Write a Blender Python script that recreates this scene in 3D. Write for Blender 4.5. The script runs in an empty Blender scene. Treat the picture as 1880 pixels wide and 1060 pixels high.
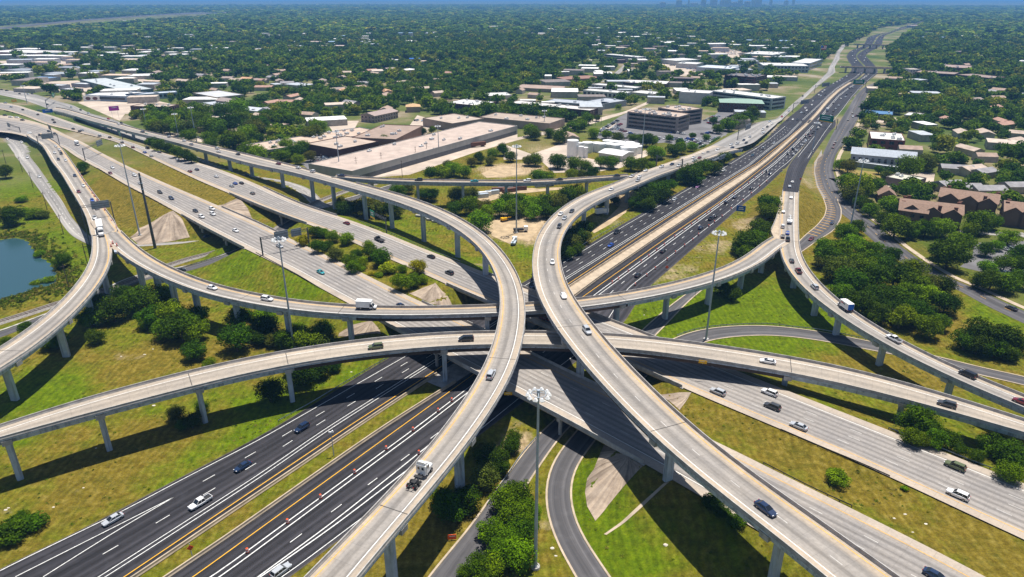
SKY=.06; HAZED=.0001; HAZEC=(.2,.5,1.,1); EXPO=.46
import bpy, bmesh, math, random
import numpy as np
from mathutils import Vector, Matrix
SC = bpy.context.scene
COL = SC.collection
rng = np.random.default_rng(11)
random.seed(5)
# ------------------------------------------------------------------ the camera and how points of the place are measured
F = 1253.; CX = 940.; CY = 530.; YH = -4.; H = 115.
TH = math.atan((CY - YH) / F); SN = math.sin(TH); CN = math.cos(TH)
def up(px, py, z=0.):
    xn = (px - CX) / F; yn = (CY - py) / F
    dz = -SN + yn * CN
    t = (z - H) / dz
    return np.array((xn * t, (CN + yn * SN) * t, z))
def proj(X, Y, Z):
    d = Y * CN - (Z - H) * SN; v = Y * SN + (Z - H) * CN
    return CX + F * X / d, CY - F * v / d
TL = {'T1': (0, 0), 'T2': (470, 0), 'T3': (940, 0), 'T4': (1400, 0), 'M1': (0, 260), 'M2': (470, 260), 'M3': (940, 260), 'M4': (1400, 260),
      'N1': (0, 520), 'N2': (470, 520), 'N3': (940, 520), 'N4': (1400, 520), 'B1': (0, 790), 'B2': (470, 790), 'B3': (940, 790), 'B4': (1400, 790),
      'Z1': (1480, 20), 'Z2': (1340, 130), 'Z3': (0, 150), 'Z4': (260, 170), 'Z5': (1130, 200), 'Y1': (1380, 200), 'Y2': (1480, 100), 'Y3': (1380, 270), 'Y4': (1560, 30)}
TS = {'M': 3.9167, 'N': 3.9167, 'B': 3.9167, 'T': 3.9167, 'Z': 6.707, 'Y1': 10.444, 'Y2': 10.444, 'Y3': 13.41, 'Y4': 11.75}
def P(*a):
    out = []; ox = oy = 0; s = 1.; i = 0
    while i < len(a):
        if isinstance(a[i], str):
            if a[i] == 'px': ox = oy = 0; s = 1.
            else:
                ox, oy = TL[a[i]]; s = TS.get(a[i], TS.get(a[i][0]))
            i += 1
        else:
            out.append((ox + a[i] / s, oy + a[i + 1] / s)); i += 2
    return out
# ------------------------------------------------------------------ object helpers
def link(o):
    COL.objects.link(o); return o
def tag(o, label=None, cat=None, group=None, kind=None):
    if label: o['label'] = label
    if cat: o['category'] = cat
    if group: o['group'] = group
    if kind: o['kind'] = kind
    return o
def thing(name, label, cat, loc=(0, 0, 0), rz=0., group=None):
    o = bpy.data.objects.new(name, None); link(o)
    o.empty_display_size = .5
    o.location = loc; o.rotation_euler = (0, 0, rz)
    return tag(o, label, cat, group)
def child(name, me, parent, loc=(0, 0, 0), rz=0.):
    o = bpy.data.objects.new(name, me); link(o); o.parent = parent
    o.location = loc; o.rotation_euler = (0, 0, rz)
    return o
class MB:
    def __init__(s): s.v = []; s.f = []; s.m = []; s.uv = {}
    def quadv(s, pts, m=0):
        b = len(s.v); s.v += [tuple(map(float, p)) for p in pts]; s.f.append(tuple(range(b, b + len(pts)))); s.m.append(m)
    def poly(s, pts, m=0): s.quadv(pts, m)
    def box(s, c, d, rz=0., m=0, taper=1.):
        x, y, z = c; a, b_, h = d[0] / 2, d[1] / 2, d[2]
        cs, sn = math.cos(rz), math.sin(rz); b = len(s.v)
        for k, (zz, t) in enumerate(((z, 1.), (z + h, taper))):
            for (u, w) in ((-a, -b_), (a, -b_), (a, b_), (-a, b_)):
                u *= t; w *= t
                s.v.append((x + u * cs - w * sn, y + u * sn + w * cs, zz))
        for q in ((3, 2, 1, 0), (4, 5, 6, 7), (0, 1, 5, 4), (1, 2, 6, 5), (2, 3, 7, 6), (3, 0, 4, 7)):
            s.f.append(tuple(b + i for i in q)); s.m.append(m)
    def cyl(s, x, y, z0, z1, r0, r1=None, n=8, m=0, cap=True):
        r1 = r0 if r1 is None else r1; b = len(s.v)
        for (z, r) in ((z0, r0), (z1, r1)):
            for k in range(n):
                a = 2 * math.pi * k / n; s.v.append((x + r * math.cos(a), y + r * math.sin(a), z))
        for k in range(n):
            s.f.append((b + k, b + (k + 1) % n, b + n + (k + 1) % n, b + n + k)); s.m.append(m)
        if cap:
            s.f.append(tuple(b + n + k for k in range(n))); s.m.append(m)
            s.f.append(tuple(b + k for k in reversed(range(n)))); s.m.append(m)
    def bar(s, p, q, r, n=5, m=0, r1=None):
        p = Vector(p); q = Vector(q); d = (q - p)
        if d.length < 1e-6: return
        r1 = r if r1 is None else r1
        a = d.normalized(); u = a.orthogonal().normalized(); w = a.cross(u); b = len(s.v)
        for (o, rr) in ((p, r), (q, r1)):
            for k in range(n):
                t = 2 * math.pi * k / n; s.v.append(tuple(o + u * (rr * math.cos(t)) + w * (rr * math.sin(t))))
        for k in range(n):
            s.f.append((b + k, b + (k + 1) % n, b + n + (k + 1) % n, b + n + k)); s.m.append(m)
        s.f.append(tuple(b + n + k for k in range(n))); s.m.append(m)
        s.f.append(tuple(b + k for k in reversed(range(n)))); s.m.append(m)
    def loft(s, secs, m=0, caps=True, closed=True):
        b = len(s.v); n = len(secs[0])
        for sec in secs: s.v += [tuple(map(float, p)) for p in sec]
        for i in range(len(secs) - 1):
            for k in range(n if closed else n - 1):
                k2 = (k + 1) % n
                s.f.append((b + i * n + k, b + i * n + k2, b + (i + 1) * n + k2, b + (i + 1) * n + k)); s.m.append(m)
        if caps:
            s.f.append(tuple(b + k for k in reversed(range(n)))); s.m.append(m)
            e = b + (len(secs) - 1) * n
            s.f.append(tuple(e + k for k in range(n))); s.m.append(m)
    def mesh(s, name, mats, smooth=False, fix=True):
        me = bpy.data.meshes.new(name); me.from_pydata(s.v, [], s.f)
        for x in (mats if isinstance(mats, (list, tuple)) else [mats]): me.materials.append(x)
        if any(s.m): me.polygons.foreach_set('material_index', s.m)
        if fix:
            bm = bmesh.new(); bm.from_mesh(me); bmesh.ops.recalc_face_normals(bm, faces=bm.faces[:]); bm.to_mesh(me); bm.free()
        if smooth: me.polygons.foreach_set('use_smooth', [True] * len(me.polygons))
        me.update(); return me
    def obj(s, name, mats, parent=None, smooth=False, fix=True):
        o = bpy.data.objects.new(name, s.mesh(name, mats, smooth, fix)); link(o)
        if parent is not None: o.parent = parent
        return o
# ------------------------------------------------------------------ materials
def nd(nt, t, **k):
    n = nt.nodes.new(t)
    for a, b in k.items():
        if a.startswith('i_'):
            key = a[2:]; key = int(key) if key.isdigit() else key.replace('_', ' ')
            n.inputs[key].default_value = b
        else: setattr(n, a, b)
    return n
def newmat(name):
    m = bpy.data.materials.new(name); m.use_nodes = True; nt = m.node_tree
    p = nt.nodes['Principled BSDF']; return m, nt, p
def c4(c): return (c[0], c[1], c[2], 1.)
def ramp(nt, fac, stops):
    r = nt.nodes.new('ShaderNodeValToRGB'); e = r.color_ramp.elements
    while len(e) < len(stops): e.new(.5)
    for q, (pos, c) in zip(e, stops): q.position = pos; q.color = c4(c)
    nt.links.new(fac, r.inputs[0]); return r.outputs[0]
def mix(nt, fac, a, b, mode='MIX'):
    n = nt.nodes.new('ShaderNodeMix'); n.data_type = 'RGBA'; n.blend_type = mode
    for sock, v in ((n.inputs[0], fac), (n.inputs[6], a), (n.inputs[7], b)):
        if isinstance(v, (int, float)): sock.default_value = v
        elif isinstance(v, tuple): sock.default_value = c4(v)
        else: nt.links.new(v, sock)
    return n.outputs[2]
def mathn(nt, op, a, b=None, clamp=False):
    n = nt.nodes.new('ShaderNodeMath'); n.operation = op; n.use_clamp = clamp
    for i, v in enumerate((a, b)):
        if v is None: continue
        if isinstance(v, (int, float)): n.inputs[i].default_value = v
        else: nt.links.new(v, n.inputs[i])
    return n.outputs[0]
def noise(nt, vec, scale, detail=4., rough=.6):
    n = nd(nt, 'ShaderNodeTexNoise', i_Scale=scale, i_Detail=detail, i_Roughness=rough)
    if vec is not None: nt.links.new(vec, n.inputs['Vector'])
    return n.outputs[0]
def wpos(nt): return nt.nodes.new('ShaderNodeNewGeometry').outputs['Position']
def vmul(nt, v, s):
    n = nt.nodes.new('ShaderNodeVectorMath'); n.operation = 'MULTIPLY'; nt.links.new(v, n.inputs[0]); n.inputs[1].default_value = s; return n.outputs[0]
def plain(name, col, rough=.7, var=.25, scale=.3, metal=0., spec=.3, detail=5.):
    m, nt, p = newmat(name)
    g = wpos(nt)
    f = noise(nt, g, scale, detail)
    d = tuple(max(0, x * (1 - var)) for x in col); l = tuple(min(1, x * (1 + var)) for x in col)
    nt.links.new(ramp(nt, f, [(.3, d), (.7, l)]), p.inputs['Base Color'])
    p.inputs['Roughness'].default_value = rough; p.inputs['Metallic'].default_value = metal; p.inputs['Specular IOR Level'].default_value = spec
    return m
def objcol(name, rough=.6, var=.2, scale=.5, spec=.3, metal=0., coat=0.):
    """colour comes from the object's own colour property"""
    m, nt, p = newmat(name)
    oi = nt.nodes.new('ShaderNodeObjectInfo')
    f = noise(nt, wpos(nt), scale, 5.)
    g = ramp(nt, f, [(.3, (1 - var,) * 3), (.7, (1.,) * 3)])
    nt.links.new(mix(nt, 1., oi.outputs['Color'], g, 'MULTIPLY'), p.inputs['Base Color'])
    p.inputs['Roughness'].default_value = rough; p.inputs['Specular IOR Level'].default_value = spec; p.inputs['Metallic'].default_value = metal
    p.inputs['Coat Weight'].default_value = coat
    return m
M = {}
def deckmat(name, mid, sho, lanes=1, dark=.75):
    """worn concrete: UV x = metres along, y = -1..1 across"""
    m, nt, p = newmat(name)
    uv = nt.nodes.new('ShaderNodeUVMap'); sep = nt.nodes.new('ShaderNodeSeparateXYZ'); nt.links.new(uv.outputs[0], sep.inputs[0])
    u, v = sep.outputs[0], sep.outputs[1]
    st = nt.nodes.new('ShaderNodeCombineXYZ'); nt.links.new(mathn(nt, 'MULTIPLY', u, .022), st.inputs[0]); nt.links.new(mathn(nt, 'MULTIPLY', v, 9. * lanes ** .5), st.inputs[1])
    streak = noise(nt, st.outputs[0], 1., 5., .65)
    av = mathn(nt, 'ABSOLUTE', v)
    band = ramp(nt, mathn(nt, 'ADD', av, mathn(nt, 'MULTIPLY', mathn(nt, 'SUBTRACT', streak, .5), .22)), [(.48 if lanes == 1 else .62, (0, 0, 0)), (.62 if lanes == 1 else .82, (1, 1, 1))])
    w = mathn(nt, 'SINE', mathn(nt, 'MULTIPLY', v, math.pi * 2 * (1.6 if lanes == 1 else lanes)))
    tr = mathn(nt, 'ADD', mathn(nt, 'MULTIPLY', w, .22), streak)
    lane = ramp(nt, tr, [(.2, tuple(c * (dark - .14) for c in mid)), (.5, tuple(c * .92 for c in mid)), (.75, tuple(c * 1.08 for c in mid))])
    col = mix(nt, band, lane, sho)
    # slab joints across the deck
    jn = mathn(nt, 'FRACT', mathn(nt, 'MULTIPLY', u, 1 / 4.6))
    cell = noise(nt, None, 1., 0.)
    j = mathn(nt, 'LESS_THAN', jn, .035)
    col = mix(nt, mathn(nt, 'MULTIPLY', j, .16), col, (.12, .11, .1))
    wn = nt.nodes.new('ShaderNodeTexWhiteNoise'); wn.noise_dimensions = '2D'
    cc = nt.nodes.new('ShaderNodeCombineXYZ'); nt.links.new(mathn(nt, 'FLOOR', mathn(nt, 'MULTIPLY', u, 1 / 13.8)), cc.inputs[0])
    nt.links.new(mathn(nt, 'FLOOR', mathn(nt, 'MULTIPLY', v, lanes * .8)), cc.inputs[1])
    nt.links.new(cc.outputs[0], wn.inputs[0])
    col = mix(nt, 1., col, ramp(nt, wn.outputs[0], [(0, (.93,) * 3), (1, (1.03,) * 3)]), 'MULTIPLY')
    gr = noise(nt, wpos(nt), 1.3, 6.)
    col = mix(nt, 1., col, ramp(nt, gr, [(.25, (.8,) * 3), (.7, (1.05,) * 3)]), 'MULTIPLY')
    col = mix(nt, 1., col, ramp(nt, noise(nt, wpos(nt), .09, 6., .7), [(.3, (.82, .83, .85)), (.62, (1.05, 1.03, 1.))]), 'MULTIPLY')
    nt.links.new(col, p.inputs['Base Color']); p.inputs['Roughness'].default_value = .8; p.inputs['Specular IOR Level'].default_value = .25
    return m
def asphalt(name, base, light, lanes, dust=(.2, .17, .13)):
    m, nt, p = newmat(name)
    uv = nt.nodes.new('ShaderNodeUVMap'); sep = nt.nodes.new('ShaderNodeSeparateXYZ'); nt.links.new(uv.outputs[0], sep.inputs[0])
    u, v = sep.outputs[0], sep.outputs[1]
    st = nt.nodes.new('ShaderNodeCombineXYZ'); nt.links.new(mathn(nt, 'MULTIPLY', u, .012), st.inputs[0]); nt.links.new(mathn(nt, 'MULTIPLY', v, 3.2 * lanes), st.inputs[1])
    streak = noise(nt, st.outputs[0], 1., 6., .7)
    w = mathn(nt, 'SINE', mathn(nt, 'MULTIPLY', v, math.pi * 2 * lanes))
    tr = mathn(nt, 'ADD', mathn(nt, 'MULTIPLY', w, .12), streak)
    col = ramp(nt, tr, [(.3, base), (.75, light)])
    gr = noise(nt, wpos(nt), .25, 8., .65)
    col = mix(nt, ramp(nt, gr, [(.5, (0, 0, 0)), (.85, (.35,) * 3)]), col, tuple(x * 1.7 for x in light))
    st2 = nt.nodes.new('ShaderNodeCombineXYZ'); nt.links.new(mathn(nt, 'MULTIPLY', u, .006), st2.inputs[0]); nt.links.new(mathn(nt, 'MULTIPLY', v, 1.4), st2.inputs[1])
    col = mix(nt, 1., col, ramp(nt, noise(nt, st2.outputs[0], 1., 5., .6), [(.3, (.62,) * 3), (.5, (1.,) * 3), (.7, (1.6, 1.58, 1.55))]), 'MULTIPLY')
    av = mathn(nt, 'ABSOLUTE', v)
    ed = ramp(nt, mathn(nt, 'ADD', av, mathn(nt, 'MULTIPLY', mathn(nt, 'SUBTRACT', gr, .5), .12)), [(.95, (0, 0, 0)), (1., (.45,) * 3)])
    col = mix(nt, ed, col, dust)
    nt.links.new(col, p.inputs['Base Color']); p.inputs['Roughness'].default_value = .75; p.inputs['Specular IOR Level'].default_value = .2
    return m
M['deck'] = deckmat('bridge_deck_concrete', (.315, .29, .266), (.425, .355, .28), 1, .8)
M['deckpale'] = deckmat('pale_bridge_deck', (.39, .34, .285), (.425, .365, .30), 1, .95)
M['hwy'] = deckmat('highway_concrete', (.30, .278, .262), (.43, .365, .30), 5, .8)
M['asphalt'] = asphalt('dark_asphalt', (.013, .0125, .0145), (.045, .043, .05), 5)
M['asphalt2'] = asphalt('worn_asphalt', (.06, .058, .062), (.10, .096, .1), 2)
M['asphalt3'] = asphalt('pale_asphalt', (.2, .19, .18), (.3, .285, .27), 2)
M['lot'] = plain('parking_asphalt', (.15, .145, .15), .85, .3, .06)
M['lotpale'] = plain('pale_paving', (.46, .38, .31), .85, .25, .05)
M['conc'] = plain('concrete', (.38, .365, .35), .8, .34, .5, detail=9)
def stained(name, col):
    m, nt, p = newmat(name); g = wpos(nt)
    a = noise(nt, vmul(nt, g, (.9, .9, .06)), 1., 6., .7); b = noise(nt, g, .35, 8., .65)
    c = mix(nt, 1., ramp(nt, b, [(.3, tuple(x * .8 for x in col)), (.7, tuple(x * 1.15 for x in col))]), ramp(nt, a, [(.36, (.5, .5, .52)), (.52, (1, 1, 1))]), 'MULTIPLY')
    nt.links.new(c, p.inputs['Base Color']); p.inputs['Roughness'].default_value = .85; p.inputs['Specular IOR Level'].default_value = .2; return m
M['concblue'] = stained('fascia_concrete', (.46, .52, .60))  # stained concrete; the blue of skylit shade is mixed into its base colour
M['conctan'] = plain('tan_concrete', (.42, .34, .25), .8, .25, .3, detail=8)
M['drygrass0'] = plain('dry_bank', (.13, .13, .05), .95, .3, .02)
M['steel'] = plain('weathering_steel', (.06, .042, .035), .65, .3, .3)
M['galv'] = plain('galvanised_steel', (.40, .46, .53), .5, .15, .5, metal=.15)
M['faint_white'] = plain('faded_white_paint', (.52, .50, .47), .7, .25, .9)
M['darksteel'] = plain('dark_steel', (.10, .11, .125), .5, .2, .5, metal=.2)
M['signback'] = plain('sign_back', (.2, .225, .24), .5, .2, .8)
M['white'] = plain('white_road_paint', (.66, .66, .64), .6, .28, 1.6, detail=9)
M['worn_white'] = plain('worn_white_paint', (.74, .73, .70), .7, .2, .8)
M['yellow'] = plain('yellow_road_paint', (.75, .40, .03), .6, .1, 1.)
M['worn_yellow'] = plain('worn_yellow_paint', (.64, .36, .07), .7, .25, .8)
M['joint'] = plain('joint_rubber', (.07, .065, .06), .8, .2, 1.)
M['green'] = plain('green_sign', (.0, .21, .12), .4, .1, 1.)
M['blue'] = plain('blue_sign', (.01, .12, .5), .4, .1, 1.)
M['orange'] = plain('orange_plastic', (.8, .10, .015), .5, .1, 1.)
M['red'] = plain('red_paint', (.6, .03, .02), .5, .1, 1.)
M['sgyellow'] = plain('yellow_sign', (.8, .45, .01), .4, .1, 1.)
M['magenta'] = plain('magenta_sign', (.65, .06, .5), .4, .1, 1.)
M['whitep'] = plain('white_enamel', (.8, .8, .79), .4, .08, .5)
M['glass'] = plain('dark_window_glass', (.012, .016, .022), .12, .3, .4, spec=.6)
M['tyre'] = plain('tyre_rubber', (.015, .015, .015), .85, .2, 2.)
M['rim'] = plain('wheel_rim', (.3, .3, .31), .4, .1, 2., metal=.6)
M['lamp'] = plain('headlamp_glass', (.7, .72, .74), .15, .1, 2., spec=.6)
M['tail'] = plain('tail_lamp_red', (.35, .01, .01), .25, .1, 2., spec=.6)
M['chassis'] = plain('chassis_black', (.03, .03, .032), .7, .3, 1.)
M['wood'] = plain('weathered_wood', (.13, .10, .08), .9, .25, .6)
M['water'] = None
M['paint'] = objcol('car_paint', .3, .06, .6, .5, coat=.6)
M['wall'] = objcol('building_wall', .85, .22, .25)
M['roof'] = objcol('building_roof', .85, .3, .12)
M['shingle'] = objcol('shingle_roof', .9, .35, .9)
M['unit'] = plain('rooftop_unit_metal', (.55, .56, .56), .5, .2, .6)
M['bark'] = plain('bark', (.11, .085, .065), .95, .3, 1.)
M['ballast'] = plain('track_ballast', (.22, .2, .18), .95, .35, 1.2)
M['rail'] = plain('steel_rail', (.16, .12, .1), .5, .2, 1., metal=.3)
M['rock'] = plain('pale_rock', (.55, .5, .42), .9, .25, .8)
def foliage(name, own=True):
    m, nt, p = newmat(name)
    oi = nt.nodes.new('ShaderNodeObjectInfo')
    at = nt.nodes.new('ShaderNodeAttribute'); at.attribute_name = 'tone'
    if own: base = oi.outputs['Color']
    else: base = ramp(nt, oi.outputs['Random'], [(0., (.026, .062, .005)), (.25, (.046, .10, .005)), (.5, (.07, .135, .005)), (.78, (.115, .185, .006)), (1., (.19, .20, .02))])
    t = ramp(nt, at.outputs['Fac'], [(0., (.38, .42, .4)), (.5, (1., 1., 1.)), (1., (2.1, 1.9, 1.2))])  # random leaf tones, spread wide to colour in sunlit leaves and dark gaps
    col = mix(nt, 1., base, t, 'MULTIPLY')
    nt.links.new(col, p.inputs['Base Color']); p.inputs['Roughness'].default_value = .75; p.inputs['Specular IOR Level'].default_value = .06
    tr = nt.nodes.new('ShaderNodeBsdfTranslucent'); nt.links.new(mix(nt, 1., col, (1.1, 1.25, .5), 'MULTIPLY'), tr.inputs['Color'])
    ms = nt.nodes.new('ShaderNodeMixShader'); ms.inputs[0].default_value = .22
    nt.links.new(p.outputs[0], ms.inputs[1]); nt.links.new(tr.outputs[0], ms.inputs[2]); nt.links.new(ms.outputs[0], nt.nodes['Material Output'].inputs[0])
    return m
M['leaf'] = foliage('foliage'); M['farleaf'] = foliage('far_foliage', False)
M['weed'] = foliage('weed_foliage', False)
for e_, c_ in zip([n for n in M['weed'].node_tree.nodes if n.type == 'VALTORGB'][0].color_ramp.elements, ((.035, .07, .004), (.06, .10, .005), (.09, .14, .006), (.14, .15, .02), (.22, .18, .06))): e_.color = c4(c_)
def paved():
    m, nt, p = newmat('slope_paving')
    g = wpos(nt); f = noise(nt, g, .35, 8., .7)
    uv = nt.nodes.new('ShaderNodeUVMap'); f2 = noise(nt, uv.outputs[0], 1., 4., .6)
    col = ramp(nt, f, [(.3, (.20, .15, .11)), (.7, (.36, .29, .225))])
    col = mix(nt, 1., col, ramp(nt, f2, [(.36, (.55, .52, .48)), (.5, (1, 1, 1)), (.66, (1.5, 1.48, 1.42))]), 'MULTIPLY')
    nt.links.new(col, p.inputs['Base Color']); p.inputs['Roughness'].default_value = .85
    return m
M['paved'] = paved()
def waterm():
    m, nt, p = newmat('pond_water')
    p.inputs['Base Color'].default_value = (.028, .072, .088, 1); p.inputs['Roughness'].default_value = .12
    p.inputs['Specular IOR Level'].default_value = .5
    b = nt.nodes.new('ShaderNodeBump'); b.inputs['Strength'].default_value = .15; b.inputs['Distance'].default_value = .3
    nt.links.new(noise(nt, wpos(nt), .7, 6.), b.inputs['Height']); nt.links.new(b.outputs[0], p.inputs['Normal'])
    return m
M['water'] = waterm()
def groundm():
    m, nt, p = newmat('grassland')
    g = wpos(nt)
    a = nt.nodes.new('ShaderNodeAttribute'); a.attribute_name = 'patch'
    sep = nt.nodes.new('ShaderNodeSeparateColor'); nt.links.new(a.outputs['Color'], sep.inputs[0])
    G, S_, U = sep.outputs[0], sep.outputs[1], sep.outputs[2]
    n1 = noise(nt, g, .045, 8., .62); n2 = noise(nt, g, .5, 8., .7); n3 = noise(nt, vmul(nt, g, (1, 1, 1)), .013, 5., .55)
    dry = ramp(nt, n2, [(.28, (.082, .058, .006)), (.5, (.162, .122, .014)), (.75, (.28, .218, .05))])
    grn = ramp(nt, n2, [(.28, (.045, .078, .001)), (.5, (.095, .146, .002)), (.75, (.18, .22, .006))])
    n5 = noise(nt, g, .14, 6., .7)
    gf = mathn(nt, 'ADD', mathn(nt, 'ADD', mathn(nt, 'MULTIPLY', mathn(nt, 'SUBTRACT', n1, .5), 1.7), mathn(nt, 'MULTIPLY', mathn(nt, 'SUBTRACT', n5, .5), 1.5)), G)
    fac = ramp(nt, gf, [(.15, (0,) * 3), (.85, (1,) * 3)])
    col = mix(nt, fac, dry, grn)
    n4 = noise(nt, g, .2, 8., .75)
    col = mix(nt, ramp(nt, n4, [(.47, (0,) * 3), (.7, (.72,) * 3)]), col, (.045, .058, .003))
    sand = ramp(nt, n2, [(.3, (.28, .20, .115)), (.7, (.46, .35, .22))])
    sf = mathn(nt, 'ADD', S_, mathn(nt, 'ADD', mathn(nt, 'MULTIPLY', mathn(nt, 'SUBTRACT', n1, .5), .9), mathn(nt, 'MULTIPLY', mathn(nt, 'SUBTRACT', n4, .5), 1.2)))
    col = mix(nt, ramp(nt, sf, [(.36, (0,) * 3), (.75, (1,) * 3)]), col, sand)
    n6 = noise(nt, g, 2.2, 5., .8)
    col = mix(nt, 1., col, ramp(nt, n6, [(.3, (.6,) * 3), (.5, (.98,) * 3), (.72, (1.35,) * 3)]), 'MULTIPLY')
    mow = nt.nodes.new('ShaderNodeTexWave'); mow.inputs['Scale'].default_value = .16; mow.inputs['Distortion'].default_value = 9.; mow.inputs['Detail'].default_value = 3.; mow.inputs['Detail Scale'].default_value = .6; nt.links.new(g, mow.inputs['Vector'])
    col = mix(nt, 1., col, ramp(nt, mow.outputs['Fac'], [(0., (.86,) * 3), (1., (1.08,) * 3)]), 'MULTIPLY')
    sub = ramp(nt, noise(nt, g, .011, 6., .62), [(.36, (.05, .085, .018)), (.5, (.11, .13, .035)), (.58, (.22, .18, .11)), (.7, (.33, .29, .23))])
    col = mix(nt, U, col, sub)
    nt.links.new(col, p.inputs['Base Color']); p.inputs['Roughness'].default_value = .95; p.inputs['Specular IOR Level'].default_value = .1
    b = nt.nodes.new('ShaderNodeBump'); b.inputs['Strength'].default_value = .7; b.inputs['Distance'].default_value = .5
    nt.links.new(noise(nt, g, .9, 8., .75), b.inputs['Height']); nt.links.new(b.outputs[0], p.inputs['Normal'])
    return m
M['ground'] = groundm()
R={}
R['flyover_a']=dict(l=P('Z3',640,345,900,415,1100,485,1370,550,1640,630,'Z4',200,560,500,640,760,715,950,770,1250,860,1500,920,1700,965,'M2',210,205,440,270,640,325,870,390,1090,460,1310,550,1500,655,1640,790,1720,920,1755,1058,'N2',1765,150,1750,250,1730,350,1690,470,1640,600,1590,680,1500,830,1340,1058,'B2',1250,110,1050,330,880,520,700,710,520,880,340,1058,150,1240),
 r=P('Z3',640,300,850,340,1100,410,1400,490,1650,560,'Z4',100,475,300,520,600,590,900,655,1200,720,1500,790,1878,880,'M2',440,215,550,240,730,290,870,325,1080,380,1250,440,1450,525,1600,620,1740,730,1830,850,1880,930,'M3',50,930,75,1000,95,1058,'N3',105,100,105,250,90,370,70,500,40,600,0,680,'N2',1840,720,1800,760,1700,900,1590,1058,'B2',1500,130,1280,400,1100,600,900,820,700,1058,560,1240),
 z=[(0,5),(.12,9),(.3,16.5),(.42,20),(.55,20.5),(1,20.5)])
R['link']=dict(l=P('M2',560,250,640,256,850,282,1000,287,1180,291,1500,296,1880,298,'M3',200,297,400,283,550,270,700,258,830,246),
 r=P('M2',560,232,640,235,850,262,1050,266,1300,269,1600,273,1880,274,'M3',200,274,400,260,600,248,800,235,860,228),z=[(0,19.7),(.5,19),(1,16.5)])
R['flyover_b']=dict(l=P('Z5',1300,395,1000,520,700,620,500,690,300,760,140,810,'M3',820,262,700,305,560,350,440,410,330,480,240,570,180,660,150,750,138,850,140,950,165,1058,'N3',190,100,240,210,310,320,370,400,450,500,560,640,700,780,830,920,960,1058,'B3',1000,50,1150,170,1400,390,1600,540,1880,730,'B4',200,800,500,1058,720,1240),
 r=P('Z5',1450,500,1200,600,1000,670,800,735,600,800,400,880,'M3',1000,275,830,340,700,390,590,445,500,500,430,570,380,640,350,700,340,780,345,860,370,950,400,1058,'N3',440,90,520,210,620,330,760,490,900,640,1050,790,1200,930,1350,1058,'B3',1450,90,1600,210,1880,400,'B4',200,490,400,640,640,810,1000,1058,1300,1260),
 z=[(0,5.14),(.05,6.6),(.17,12.8),(.25,16.5),(.4,20),(.55,20.5),(1,20)])
R['stem_s']=dict(l=P('Z3',190,620,300,660,400,710,490,760,540,830,620,960,690,1058,'M1',420,190,500,330,590,480,640,580,655,640),
 r=P('Z3',520,640,580,670,660,710,740,760,800,850,870,950,940,1058,'M1',560,210,640,320,740,450,800,540,880,650),z=[(0,6),(.3,9),(1,14.5)])
R['ramp_j']=dict(l=P('M1',655,660,664,705,655,800,640,880,600,960,530,1058,'N1',450,110,350,210,200,335,100,415,0,480,-150,570),
 r=P('M1',765,660,802,725,832,785,800,870,760,950,690,1058,'N1',640,100,540,215,400,330,200,480,0,620,-150,720),z=[(0,14.46),(1,14.46)])
R['ramp_k']=dict(l=P('M1',640,560,700,660,860,810,960,880,1060,930,1200,985,'N1',1230,5,1370,45,1530,95,1700,130,1880,160,'N2',200,190,400,215,580,230,900,235,1200,230,1500,225,1760,212,'N3',110,210,240,205,500,180,700,155,850,130,1100,85,1300,35,1440,0,'M3',1560,990,1700,930,1880,830,'M4',60,818,100,775,130,722),
 r=P('M1',800,540,840,610,900,660,950,715,1050,800,1180,880,1300,935,1450,985,'N1',1560,15,1700,45,1880,75,'N2',200,110,400,135,680,150,900,165,1200,165,1500,155,1750,150,'N3',110,140,240,130,450,105,600,85,800,60,1000,20,'M3',1080,1030,1280,975,1500,905,1700,810,1840,700,'M4',50,650,75,605,90,578),z=[(0,14.42),(.12,14.42),(.6,14),(.85,12),(.97,9.47),(1,9.47)])
R['stem_q']=dict(l=P('Y1',1300,300,1150,510,950,770,720,1040,'Y3',880,500,800,860,'M4',150,305,135,400,125,500,120,620,120,700),r=P('Y1',1690,140,1600,275,1440,505,1290,705,1150,890,'Y3',1300,560,1180,900,'M4',268,300,262,400,262,500,262,620,262,700),z=[(0,.25),(.42,.25),(.5,1.5),(.63,6.5),(.75,9.5),(1,9.5)])
R['ramp_m']=dict(l=P('M4',125,560,120,680,120,760,130,830,150,890,200,970,260,1030,'N4',440,160,600,270,760,370,1000,510,1320,660,1600,790,1880,900,2050,960),
 r=P('M4',262,560,262,700,265,780,290,850,350,930,420,1010,'N4',470,60,560,140,700,230,900,360,1100,460,1300,560,1500,650,1700,730,1880,800,2050,860),z=[(0,9.43),(.1,9.43),(.25,9.7),(1,10)])
R['ramp_l']=dict(l=P('N1',-150,1150,0,1105,240,1052,500,980,700,922,1000,843,1400,737,1880,612,'N2',200,580,260,570,500,540,800,500,1000,480,1200,460,1400,440,1700,430,'N3',85,440,300,435,700,455,900,470,1100,495,1300,525,1500,555,1880,620,'N4',200,640,500,700,700,745,1000,830,1300,910,1600,990,1880,1070,2050,1120),
 r=P('N1',-150,1060,0,1010,200,930,500,830,1000,710,1400,600,1880,510,'N2',300,460,600,415,900,375,1200,350,1500,340,1740,335,'N3',95,335,310,330,630,350,800,355,1000,375,1200,395,1400,425,1600,455,1880,500,'N4',300,530,600,590,900,665,1200,745,1500,840,1880,965,2050,1020),z=[(0,14.2),(.55,14.5),(.68,13),(.8,11),(1,9.5)])
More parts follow.
